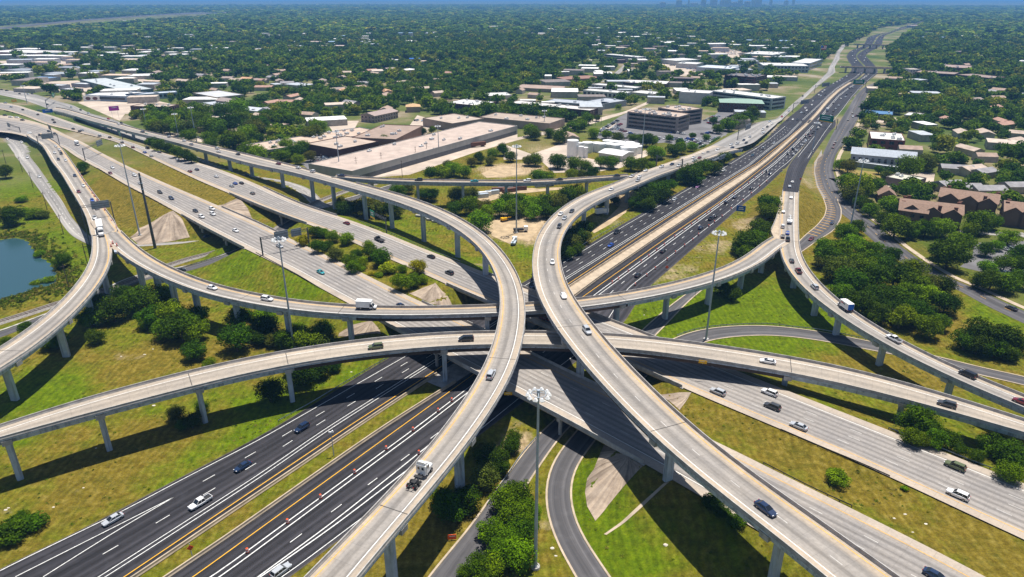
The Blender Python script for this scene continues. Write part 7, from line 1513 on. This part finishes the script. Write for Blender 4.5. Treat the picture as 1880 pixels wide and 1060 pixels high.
def gantry(label, ba, bb, zt, panels, zb=None, mat='darksteel', cat='sign gantry', single=False):
    """ba, bb = ground pixels of the two posts (bb only gives the direction for a cantilever); panels = (fraction, width, height, material, rows, yellow)"""
    za = zb if zb is not None else upt(*ba)[2]; A = up(ba[0], ba[1], za); B = up(bb[0], bb[1], za); r = thing('sign_gantry', label, cat); A = Vector(A); B = Vector(B); d = (B - A); L = d.length; d.normalize(); rz = math.atan2(d.y, d.x); n = Vector((-d.y, d.x, 0))
    g0 = min(gz1(A.x, A.y), za) - .2
    for i, p in enumerate((A,) if single else (A, B)):
        mb = MB()
        for s in ((-.45, .45) if not single else (0,)): q = p + n * s; mb.cyl(q.x, q.y, g0, za + zt + .8, .22 if not single else .32, n=8)
        if not single:
            for k in range(5): mb.bar(p + n * (-.45) + Vector((0, 0, zt * k / 5)), p + n * .45 + Vector((0, 0, zt * (k + 1) / 5)), .06, 4)
        mb.obj('post', M[mat], r)
    mb = MB(); truss(mb, A + Vector((0, 0, zt)), B + Vector((0, 0, zt))); mb.obj('truss', M[mat], r)
    for f, w_, h_, mt, rows, yel in panels:
        c = A + d * (L * f) + Vector((0, 0, zt - h_ / 2)); toward = Vector((-c.x, -c.y, 0)).normalized(); rr = rz
        if Vector((math.sin(rr), -math.cos(rr), 0)).dot(toward) < 0: rr += math.pi
        front = Vector((math.sin(rr), -math.cos(rr), 0))  # local -y
        if rows == 0: rr += math.pi  # its plain back faces us
        o = panel(r, c + front * .75, w_, h_, rr, M[mt], rows, yel)
    gant.append(r)
gantry('grey sign gantry with two panel backs spanning the near concrete carriageway', (483, 470), (568, 452), 8.2, ((.42, 6.4, 4.2, 'signback', 0, 0), (.74, 4.8, 3.6, 'signback', 0, 0)))
S_ = RB['stem_s']
def rib_gantry(label, key, px, py, zt, panels, over=1.2, **k):
    s = s_px(key, px, py); rb = RB[key]; h = hw_at(rb, s) + over; a, t = at(rb, s, h); b, _ = at(rb, s, -h); qa, qb = proj(*a), proj(*b); gantry(label, qa, qb, zt, panels, zb=a[2], **k)
rib_gantry('sign gantry with one broad panel back over the viaduct just before the fork', 'stem_s', 185, 399, 6.5, ((.35, 8., 3.8, 'signback', 0, 0),))
rib_gantry('sign gantry with dark panel back across the start of the viaduct', 'stem_s', 100, 264, 6.5, ((.5, 8., 4., 'signback', 0, 0),))
gantry('cantilever sign with dark panel back on the slope beside the near carriageway', (157, 296), (190, 281), 8.5, ((.85, 9., 4.2, 'signback', 0, 0),), single=True)
gantry('T shaped dark message board between the two highway carriageways', (97, 253), (98, 254), 9., ((0., 11., 4., 'darksteel', 0, 0),), single=True)
gantry('small cantilever sign over the pale frontage road at the left edge', (40, 252), (20, 245), 8., ((.9, 7., 3.8, 'signback', 0, 0),), single=True)
gantry('green cantilever exit sign on the grass beside the far carriageway', (710, 428), (684, 414), 7., ((.85, 4.6, 3.2, 'green', 2, 1),), single=True)
gantry('green direction sign over the frontage road at the upper left', (87, 200), (105, 186), 9., ((.7, 12., 4.5, 'green', 2, 0),), single=True)
gantry('green exit sign with yellow tab beside the long flyover', (284, 268), (268, 262), 7., ((.6, 6., 4., 'green', 2, 1),), single=True)
gantry('small green exit sign on the grass verge of the far carriageway', (226, 258), (222, 256), 5., ((.5, 4., 3., 'green', 1, 0),), single=True)
gantry('grey cantilever sign on a teal post beside the motorway trees', (1306, 316), (1330, 304), 8., ((.62, 11., 3.4, 'signback', 0, 0),), single=True, mat='galv')
gantry('pale sign back over the frontage road before the tan office block', (1354, 257), (1385, 243), 8., ((.5, 14., 4.6, 'signback', 0, 0),), single=True)
gantry('grey sign back over the motorway lanes, nearer of two', (1455, 206), (1508, 196), 9., ((.35, 18., 4.6, 'signback', 0, 0),), single=True)
gantry('grey sign back over the motorway lanes, farther of two', (1495, 171), (1545, 164), 9., ((.35, 18., 5., 'signback', 0, 0),), single=True)
gantry('green and yellow sign over the departing motorway lanes, nearer of two', (1535, 238), (1500, 232), 9., ((.55, 15., 5.5, 'green', 2, 1),), single=True)
gantry('green and yellow sign over the departing motorway lanes, farther of two', (1588, 163), (1560, 163), 9., ((.5, 15., 5.5, 'green', 2, 1),), single=True)
rib_gantry('dark sign gantry across the wide flyover where it leaves the frontage road', 'flyover_b', 1228, 308, 6.5, ())
# single signs
def sign(label, px, py, z, w_, h_, mat, posts=2, ph=2.2, rows=0, name='road_sign', shape=None, zb=None):
    w = upt(px, py) if zb is None else up(px, py, zb); r = thing(name, label, 'sign', tuple(w), math.atan2(-w[0], w[1]))
    for k in range(posts): mb = MB(); x = 0 if posts == 1 else (k - .5) * w_ * .6; mb.cyl(x, .12, -.2, ph + h_ * .9, .09, n=6); mb.obj('post', M['galv'], r)
    if shape == 'tri': mb = MB(); mb.loft([[(-w_ / 2, -.03, ph + h_), (w_ / 2, -.03, ph + h_), (0, -.03, ph)], [(-w_ / 2, .03, ph + h_), (w_ / 2, .03, ph + h_), (0, .03, ph)]]); mb.obj('panel', M[mat], r)
    elif shape == 'dia': mb = MB(); e = w_ / 2; mb.loft([[(-e, y, ph + e), (0, y, ph + 2 * e), (e, y, ph + e), (0, y, ph)] for y in (-.03, .03)]); mb.obj('panel', M[mat], r)
    else:
        o = panel(r, (0, -.05, ph), w_, h_, 0, M[mat], rows or 1, False, .1)
    return r
sign('bright blue service sign on two posts beside the motorway drums', 1359, 394, 0, 5., 3.4, 'blue', rows=2, ph=1.8); sign('red and white yield triangle at the end of the sand strip', 1276, 545, 0, 1.3, 1.2, 'red', 1, 2., shape='tri')
sign('orange work sign standing on the asphalt by the sand strip', 1224, 497, 0, 1.7, 1.7, 'orange', 1, .8, shape='dia'); sign('orange work sign leaning in the grassy motorway median', 354, 1026, 0, 1.5, 2., 'orange', 1, 2.4, shape='dia')
sign('orange work sign lying on the grass below the left flyover', 830, 992, 0, 2., 1.4, 'orange', 1, .3); sign('orange work sign at the top of the right viaduct', 1469, 334, 0, 1.5, 1.5, 'orange', 1, 1.2, shape='dia')
sign('small yellow clearance sign on the edge of the lowest ramp', 1290, 668, 0, 2.4, 1., 'sgyellow', 1, .1, zb=12.6); sign('small yellow clearance sign on the overpass edge beneath the left flyover', 933, 726, 0, 2.4, 1., 'sgyellow', 1, .1, zb=6.6)
sign('magenta shop sign on tall twin poles behind the frontage road', 214, 222, 0, 9., 4.5, 'magenta', 2, 10., name='shop_sign'); sign('blue sign board at the start of the left retaining wall', 89, 210, 0, 9., 3.6, 'blue', 2, 1.5); sign('yellow board on the grass strip at the upper left', 27, 190, 0, 5., 3., 'sgyellow', 2, 1.5)
# national flag by the white office
w = up(1502, 118, 0); r = thing('flag_pole', 'flag on a tall pole beside the white office near the motorway', 'flag', tuple(w)); mb = MB(); mb.cyl(0, 0, 0, 34, .3, .15, 7); mb.obj('pole', M['whitep'], r)
for i in range(7): mb = MB(); mb.box((4.5 if i > 2 else 5.8, 0, 26 + i * 1.0), (9 if i < 3 else 5., .1, .98)); o = mb.obj('stripe', M['red' if i % 2 == 0 else 'whitep'], r); o.location = (0 if i < 3 else 3.5, 0, 0)
mb = MB(); mb.box((2., 0, 29.02), (4., .14, 3.98)); mb.obj('canton', M['blue'], r)
# the big board on the wall of the showroom
w = up(176, 186, 0); r = thing('billboard_wall', 'white painted wall with dark oval pictures in front of the showroom', 'wall', tuple(w), .1); mb = MB(); mb.box((0, 0, 0), (27, 1, 6.5)); mb.obj('panel', M['whitep'], r)
for k in range(3): mb = MB(); mb.quadv([(-8 + k * 8 + 3 * math.cos(a), -.52, 3.2 + 1.9 * math.sin(a)) for a in np.linspace(0, 6.0, 14)]); mb.obj('painted_oval', M['brick'], r)
w = up(613, 837, 0); r = thing('camera_pole', 'slim roadside pole with a small white head in the grassy motorway median', 'camera pole', tuple(w)); mb = MB(); mb.cyl(0, 0, 0, 7.5, .14, .09, 7); mb.obj('shaft', M['galv'], r); mb = MB(); mb.box((0, 0, 7.5), (1.3, .3, .3)); mb.cyl(.4, 0, 7.8, 8.2, .25, .2, 8); mb.obj('camera_head', M['whitep'], r)
# drums and cones
drm = bpy.data.meshes.new; mb = MB(); mb.cyl(0, 0, 0, .12, .42, .4, 10, 1)
for k in range(4): mb.cyl(0, 0, .12 + k * .22, .34 + k * .22, .33 - .02 * k, .31 - .02 * k, 10, 0 if k % 2 == 0 else 2, False)
mb.cyl(0, 0, 1., 1.1, .24, .1, 10, 0); DR = mb.mesh('traffic_drum', [M['orange'], M['tyre'], M['whitep']])
drums = []
def drum(px, py, z, where, s=1.2):
    w = up(px, py, z); o = link(bpy.data.objects.new('traffic_drum', DR)); o.location = w; o.scale = (s, s, s); drums.append(tag(o, 'orange traffic drum %s' % where, 'traffic drum', 'traffic drums ' + where))
for x, y in P('B2', 228, 668, 465, 490, 710, 310, 937, 140, 1130, 5, 'N2', 1310, 925, 1408, 850, 'B1', 1780, 880, 'M3', 720, 1022, 765, 995, 835, 940, 928, 870, 983, 830, 1040, 786, 1095, 750, 1170, 690, 1235, 645, 1290, 604, 1330, 576, 1400, 525, 1425, 508, 1490, 462, 1550, 418, 1595, 385, 1650, 345, 1700, 305, 1745, 270, 1800, 232): drum(x, y, .1, 'on the motorway double white line')
for x, y in P('B2', 1172, 172, 'M3', 885, 1036, 968, 970, 1030, 920, 1115, 855, 1175, 804, 1240, 755, 1300, 714, 1340, 676, 1415, 614, 1455, 584, 1510, 544, 1575, 490, 1660, 430, 1720, 380, 1780, 330, 1830, 295): drum(x, y, .1, 'on the motorway right edge')
for x, y in P('M1', 800, 757, 812, 735, 842, 752, 840, 620, 805, 578, 755, 495, 730, 460, 700, 428, 680, 398, 665, 374, 645, 340, 620, 308, 605, 283, 590, 258, 575, 233, 560, 210): drum(x, y, at(S_, s_px('stem_s', x, y))[0][2] if y < 420 else 14.5, 'on the viaduct before the fork')
for x, y in P('Z2', 1765 - 620, 560, 1100, 610, 1060, 660, 990, 740, 930, 800, 870, 860, 800, 920, 740, 985): drum(x, y, .1, 'on the motorway double white line')
single_out(drums)
# crash cushion at the fork nose
w = up(*T('M1', 832, 800), 14.5); r = thing('crash_cushion', 'small crash cushion at the nose of the viaduct fork', 'crash barrier', tuple(w), math.atan2(-w[1], -w[0])); mb = MB(); mb.box((0, 0, 0), (3., .9, .8)); mb.obj('body', M['galv'], r); mb = MB(); mb.box((-1.52, 0, .1), (.06, .9, .7)); mb.obj('nose_panel', M['sgyellow'], r)
# guard rails
grl = []
def rail(label, pts, mat='galv', h=.75, z=None, kindn='guard_rail', cat='guard rail'):
    w = np.array([upt(*p) if z is None else up(p[0], p[1], z) for p in pts]); L = np.linalg.norm(np.diff(w[:, :2], axis=0), axis=1).sum(); w = smooth(resamp(w, max(5, int(L / 2.2))), 3)
    if z is None: w[:, 2] = gz(w[:, :2])
    r = thing(kindn, label, cat); n = len(w); mb = MB(); t = np.gradient(w[:, :2], axis=0); t /= np.linalg.norm(t, axis=1)[:, None]
    secs = [[(p[0] - q[1] * a, p[1] + q[0] * a, p[2] + b) for a, b in ((-.05, h - .32), (.06, h - .25), (-.02, h - .16), (.06, h - .07), (-.05, h))] for p, q in zip(w, t)]; mb.loft(secs); mb.obj('rail', M[mat], r)
    st = max(1, n // 70)
    for p in w[::st][:75]: mb = MB(); mb.box((p[0], p[1], p[2] - .3), (.14, .16, h + .2)); mb.obj('post', M['wood'], r)
    grl.append(r)
rail('galvanised guard rail left of the near dark motorway lanes', P('N2', 160, 1000, 250, 948, 400, 868, 610, 738, 780, 640, 960, 535)); rail('guard rail beside the exit road at the bottom', P('B2', 1660, 545, 1770, 385, 1880, 225, 'B3', 60, 180, 200, 35))
rail('dark guard rail on the median side of the far carriageway', P('B4', 130, 5, 300, 80, 500, 165, 700, 245, 910, 340), 'darksteel'); rail('dark guard rail on the median side of the near carriageway', P('B4', 5, 245, 150, 320, 300, 398, 480, 485, 640, 555), 'darksteel')
rail('guard rail on the outer side of the loop road curve', P('N3', 1185, 384, 1300, 340, 1450, 314, 1700, 298, 1880, 298, 'N4', 200, 318, 400, 338, 600, 376, 740, 408)); rail('guard rail along the outer edge of the far carriageway at the lower right', P('B4', 905, -5, 1200, 108, 1500, 232, 1880, 372), 'galv')
rail('white fence between the motorway and the wide flyover', P('M3', 350, 850, 450, 790, 600, 700, 800, 588), 'whitep', 1.3, None, 'roadside_fence', 'fence'); rail('guard rail beside the sunken road by the railway', P('M1', 1270, 925, 1400, 885, 1520, 850, 1640, 803), 'conc'); rail('guard rail of the far carriageway above the green slope', P('M2', 620, 535, 800, 605, 950, 660, 1200, 765, 1470, 870), 'galv')
rail('dark guard rail along the near carriageway above the dry slope', P('M1', 700, 195, 900, 315, 1080, 410, 1235, 495), 'darksteel'); rail('guard rail along the edge of the near carriageway by the sign gantry', P('M2', 0, 805, 150, 885, 300, 965, 460, 1062), 'darksteel')
# railway
def track(pts):
    w = np.array([upt(*p) for p in pts]); L = np.linalg.norm(np.diff(w[:, :2], axis=0), axis=1).sum(); w = smooth(resamp(w, int(L / 3)), 6); w[:, 2] = .03
    d = np.r_[0, np.cumsum(np.linalg.norm(np.diff(w[:, :2], axis=0), axis=1))]; t = np.gradient(w[:, :2], axis=0); t /= np.linalg.norm(t, axis=1)[:, None]
    c = dict(C=w, T=t, N=np.stack([-t[:, 1], t[:, 0]], 1), hw=np.full(len(w), 2.2), s=d); r = thing('railway_track', 'single railway track on grey ballast running under the ramps', 'railway')
    mb = MB(); mb.loft([[(p[0] + n[0] * a, p[1] + n[1] * a, p[2] + b) for a, b in ((-3., 0), (-1.7, .35), (1.7, .35), (3., 0))] for p, n in zip(w, c['N'])], closed=False, caps=False); mb.obj('ballast', M['ballast'], r)
    for sd in (-1, 1):
        mb = MB(); mb.loft([[(p[0] + n[0] * (sd * .75 + a), p[1] + n[1] * (sd * .75 + a), p[2] + b) for a, b in ((-.06, .4), (-.06, .58), (.06, .58), (.06, .4))] for p, n in zip(w, c['N'])]); mb.obj('rail', M['rail'], r)
    mb = MB()
    for s in np.arange(0, d[-1], 1.6): p, tt = at(c, s); mb.box((p[0], p[1], p[2] + .33), (.35, 2.6, .1), math.atan2(tt[1], tt[0]))
    o = mb.obj('sleeper', M['wood'], r); tag(o, kind='stuff')
    NOTREE.append(np.vstack([w[:, :2] + c['N'] * 4, (w[:, :2] - c['N'] * 4)[::-1]]))
track(P('N1', -150, 330, 0, 280, 200, 222, 420, 145, 'px', 205, 530, 'M1', 1000, 985, 1210, 890, 1400, 832, 1560, 782, 'px', 480, 428, 'M2', 420, 440, 720, 330, 'px', 690, 338))
# construction yard: parked machines and materials
def yard(name, label, cat, t, x, y, rz, *bx, z=0, mat='paint', col=None, group=None):
    q = T(t, x, y); w = upt(*q); r = thing(name, label, cat, tuple(w), rz, group)
    for nm, c, d, m in bx: mb = MB(); mb.box(c, d); o = mb.obj(nm, M[m], r)
    return r
yard('road_grader', 'yellow excavator with raised arm on the dirt yard', 'excavator', 'M2', 1785, 575, .6, ('track', (0, -1, 0), (3.6, .6, .9), 'chassis'), ('track', (0, 1, 0), (3.6, .6, .9), 'chassis'), ('body', (-.3, 0, .95), (3.2, 2.4, 1.3), 'sgyellow'), ('cab', (.6, .6, 2.25), (1.4, 1.1, 1.3), 'glass'), ('arm', (2.6, 0, 1.6), (4., .45, .6), 'sgyellow')).name = 'excavator'
yard('dump_truck', 'white lorry with dark load bed parked on the dirt yard', 'truck', 'M3', 60, 650, .1, ('cab', (3., 0, .9), (2., 2.4, 2.2), 'whitep'), ('bed', (-1., 0, 1.), (5.4, 2.4, 1.), 'chassis'), ('wheel', (2.8, 0, 0), (1., 2.5, 1.), 'tyre'), ('wheel', (-2., 0, 0), (2.2, 2.5, 1.), 'tyre'))
yard('drill_rig', 'white drilling lorry with folded mast at the edge of the lawn', 'truck', 'M2', 1855, 735, 1.4, ('cab', (2.6, 0, .8), (2., 2.3, 2.1), 'whitep'), ('bed', (-1., 0, .8), (5.2, 2.3, .7), 'galv'), ('mast', (-.4, 0, 2.3), (7.4, .5, .5), 'whitep'), ('wheel', (2.4, 0, 0), (1., 2.4, .95), 'tyre'), ('wheel', (-2., 0, 0), (2.2, 2.4, .95), 'tyre'))
yard('freight_wagon', 'rusty red freight wagon beside the long warehouse', 'wagon', 'M2', 1590, 40, .45, ('body', (0, 0, 1.1), (15, 2.9, 3.), 'brick'), ('bogie', (-5, 0, 0), (2.6, 2.2, 1.05), 'chassis'), ('bogie', (5, 0, 0), (2.6, 2.2, 1.05), 'chassis'))
yard('storage_container', 'white box trailer parked under the wide flyover', 'trailer', 'M3', 645, 525, .4, ('body', (0, 0, 1.), (8, 2.4, 2.5), 'whitep'), ('wheel', (-2.6, 0, 0), (2., 2.3, .98), 'tyre'), ('leg', (3., 0, 0), (.2, 2., 1.), 'galv'))
for i, (x, y) in enumerate(((1200, 545), (1240, 560), (1280, 572), (1320, 586), (1360, 600))): yard('concrete_beam', 'grey concrete beam lying in a row on the grass under the long flyover', 'beam', 'M2', x, y, -.35, ('body', (0, 0, 0), (9., .9, .9), 'conc'), ('flange', (0, 0, .905), (9., 1.5, .15), 'conc'), group='concrete beams stacked on the grass')
single_out([o for o in SC.objects if o.name.startswith('concrete_beam')])
ct = []
for x, y, m, c in ((1640, 390, 'whitep', 'white'), (1700, 380, 'galv', 'grey'), (1745, 360, 'brick', 'rusty red'), (1620, 405, 'galv', 'grey'), (1860, 350, 'whitep', 'white'), (1790, 350, 'darksteel', 'dark'), (1820, 365, 'brick', 'rusty red')): ct.append(yard('shipping_container', '%s shipping container on the yard behind the connector bridge' % c, 'container', 'M2', x, y, random.uniform(.1, .5), ('body', (0, 0, 0), (9, 2.5, 2.6), m), ('door', (4.53, 0, .1), (.05, 2.3, 2.4), 'galv')))
for x, y, m, c in ((10, 350, 'whitep', 'white'), (55, 350, 'brick', 'rusty red'), (215, 325, 'galv', 'grey'), (250, 322, 'darksteel', 'dark')): ct.append(yard('shipping_container', '%s shipping container on the yard right of the light mast' % c, 'container', 'M3', x, y, random.uniform(.0, .3), ('body', (0, 0, 0), (9, 2.5, 2.6), m), ('door', (4.53, 0, .1), (.05, 2.3, 2.4), 'galv')))
single_out(ct)
bl = []
for x, y in P('N1', 870, 528, 1040, 515, 1100, 475, 1105, 882, 1205, 915, 'B1', 690, 130, 600, 415, 385, 555, 60, 560, 40, 575, 'N2', 685, 640, 'B4', 1025, 605, 1175, 675, 945, 635, 1080, 735, 'N3', 950, 230, 'B3', 1105, 825, 290, 850, 315, 905):
    w = upt(x, y); g = random.uniform(.3, .6); mb = MB(); mb.loft([[(g * k * math.cos(a) * random.uniform(.8, 1.2), g * k * .7 * math.sin(a) * random.uniform(.8, 1.2), h_ * g) for a in np.linspace(0, 5.6, 8)] for k, h_ in ((1., -.1), (.95, .15), (.5, .35))]); o = mb.obj('pale_rock', M['rock']); o.location = w; bl.append(tag(o, 'pale limestone rock lying in the grass', 'rock', 'pale rocks scattered in the grass'))
# overpasses across the motorway further off
for (x0, y0), (x1, y1), lab in ((T('Z1', 420, 690), T('Z1', 1050, 705), 'nearer grey road bridge across the motorway before the bend'), (T('Z1', 590, 410), T('Z1', 1000, 425), 'farther thin road bridge across the motorway bend')):
    a, b = up(x0, y0, 9), up(x1, y1, 9); d = b - a; L = np.linalg.norm(d); r = thing('road_bridge', lab, 'bridge', tuple((a + b) / 2 - [0, 0, 9]), math.atan2(d[1], d[0]))
    mb = MB(); mb.box((0, 0, 7.6), (L, 13, 1.4)); mb.obj('deck', M['conc'], r)
    for sd in (-1, 1): mb = MB(); mb.box((0, sd * 6.3, 9.0), (L, .4, 1.)); mb.obj('parapet', M['conctan'], r)
    for k in range(5): mb = MB(); mb.box(((k - 2) * L * .19, 0, 0), (1.4, 11., 7.6)); mb.obj('pier', M['conc'], r)
# mown hedges by the office lot
for i, (p0, p1) in enumerate((((1302, 267), (1322, 252)), ((1283, 273), (1296, 268)))):
    a, b = up(*p0), up(*p1); d = b - a; L = np.linalg.norm(d); me = crown_mesh('hedge', 1400, 40, .05, zc=.4, rz=.5, seed=500 + i); o = link(bpy.data.objects.new('clipped_hedge', me)); o.location = (a + b) / 2; o.rotation_euler = (0, 0, math.atan2(d[1], d[0])); o.scale = (L * 1.3, 3., 2.2); o.color = (.05, .12, .012, 1); tag(o, 'clipped green hedge beside the office lot, %s one' % ('longer' if i == 0 else 'shorter'), 'hedge')
single_out([o for o in SC.objects if o.parent is None and o.name.startswith('slope')] and [])
# ------------------------------------------------------------------ camera, light, air, sky
cam = bpy.data.cameras.new('camera'); co = link(bpy.data.objects.new('camera', cam)); co.location = (0, 0, H)
co.rotation_euler = (math.pi / 2 - TH, 0, 0); cam.sensor_width = 36.; cam.lens = F / 1880. * 36.; cam.clip_start = 1.; cam.clip_end = 120000.
SC.camera = co
sv = Vector((.131, .165, 1.)).normalized(); el = math.asin(sv.z); azi = math.atan2(sv.x, sv.y)
su = bpy.data.lights.new('sun', 'SUN'); su.energy = 5.0; su.angle = math.radians(.53); su.color = (1., .95, .87)
so = link(bpy.data.objects.new('sun', su)); so.rotation_euler = sv.to_track_quat('Z', 'Y').to_euler()
w = bpy.data.worlds.new('World'); SC.world = w; w.use_nodes = True; nt = w.node_tree
sk = nt.nodes.new('ShaderNodeTexSky'); sk.sky_type = 'NISHITA'; sk.sun_disc = False; sk.sun_elevation = el; sk.sun_rotation = azi; sk.air_density = 1.; sk.dust_density = .7; sk.ozone_density = 2.
nt.links.new(sk.outputs[0], nt.nodes['Background'].inputs[0]); nt.nodes['Background'].inputs[1].default_value = SKY
hz = MB(); hz.box((0, 19000, -6), (80000, 44000, 300)); ho = hz.obj('haze', None and [] or [])
hm = bpy.data.materials.new('haze_air'); hm.use_nodes = True; nt = hm.node_tree; nt.nodes.remove(nt.nodes['Principled BSDF'])
pv = nt.nodes.new('ShaderNodeVolumePrincipled'); pv.inputs['Color'].default_value = HAZEC; pv.inputs['Density'].default_value = HAZED; pv.inputs['Anisotropy'].default_value = 0.
nt.links.new(pv.outputs[0], nt.nodes['Material Output'].inputs['Volume']); ho.data.materials.append(hm); tag(ho, kind='stuff')
SC.view_settings.view_transform = 'Standard'; SC.view_settings.look = 'None'; SC.view_settings.exposure = EXPO; SC.view_settings.gamma = 1.
SC.cycles.max_bounces = 6; SC.cycles.diffuse_bounces = 3; SC.cycles.glossy_bounces = 2; SC.cycles.transmission_bounces = 3; SC.cycles.volume_bounces = 0; SC.cycles.transparent_max_bounces = 4
SC.cycles.use_denoising = True
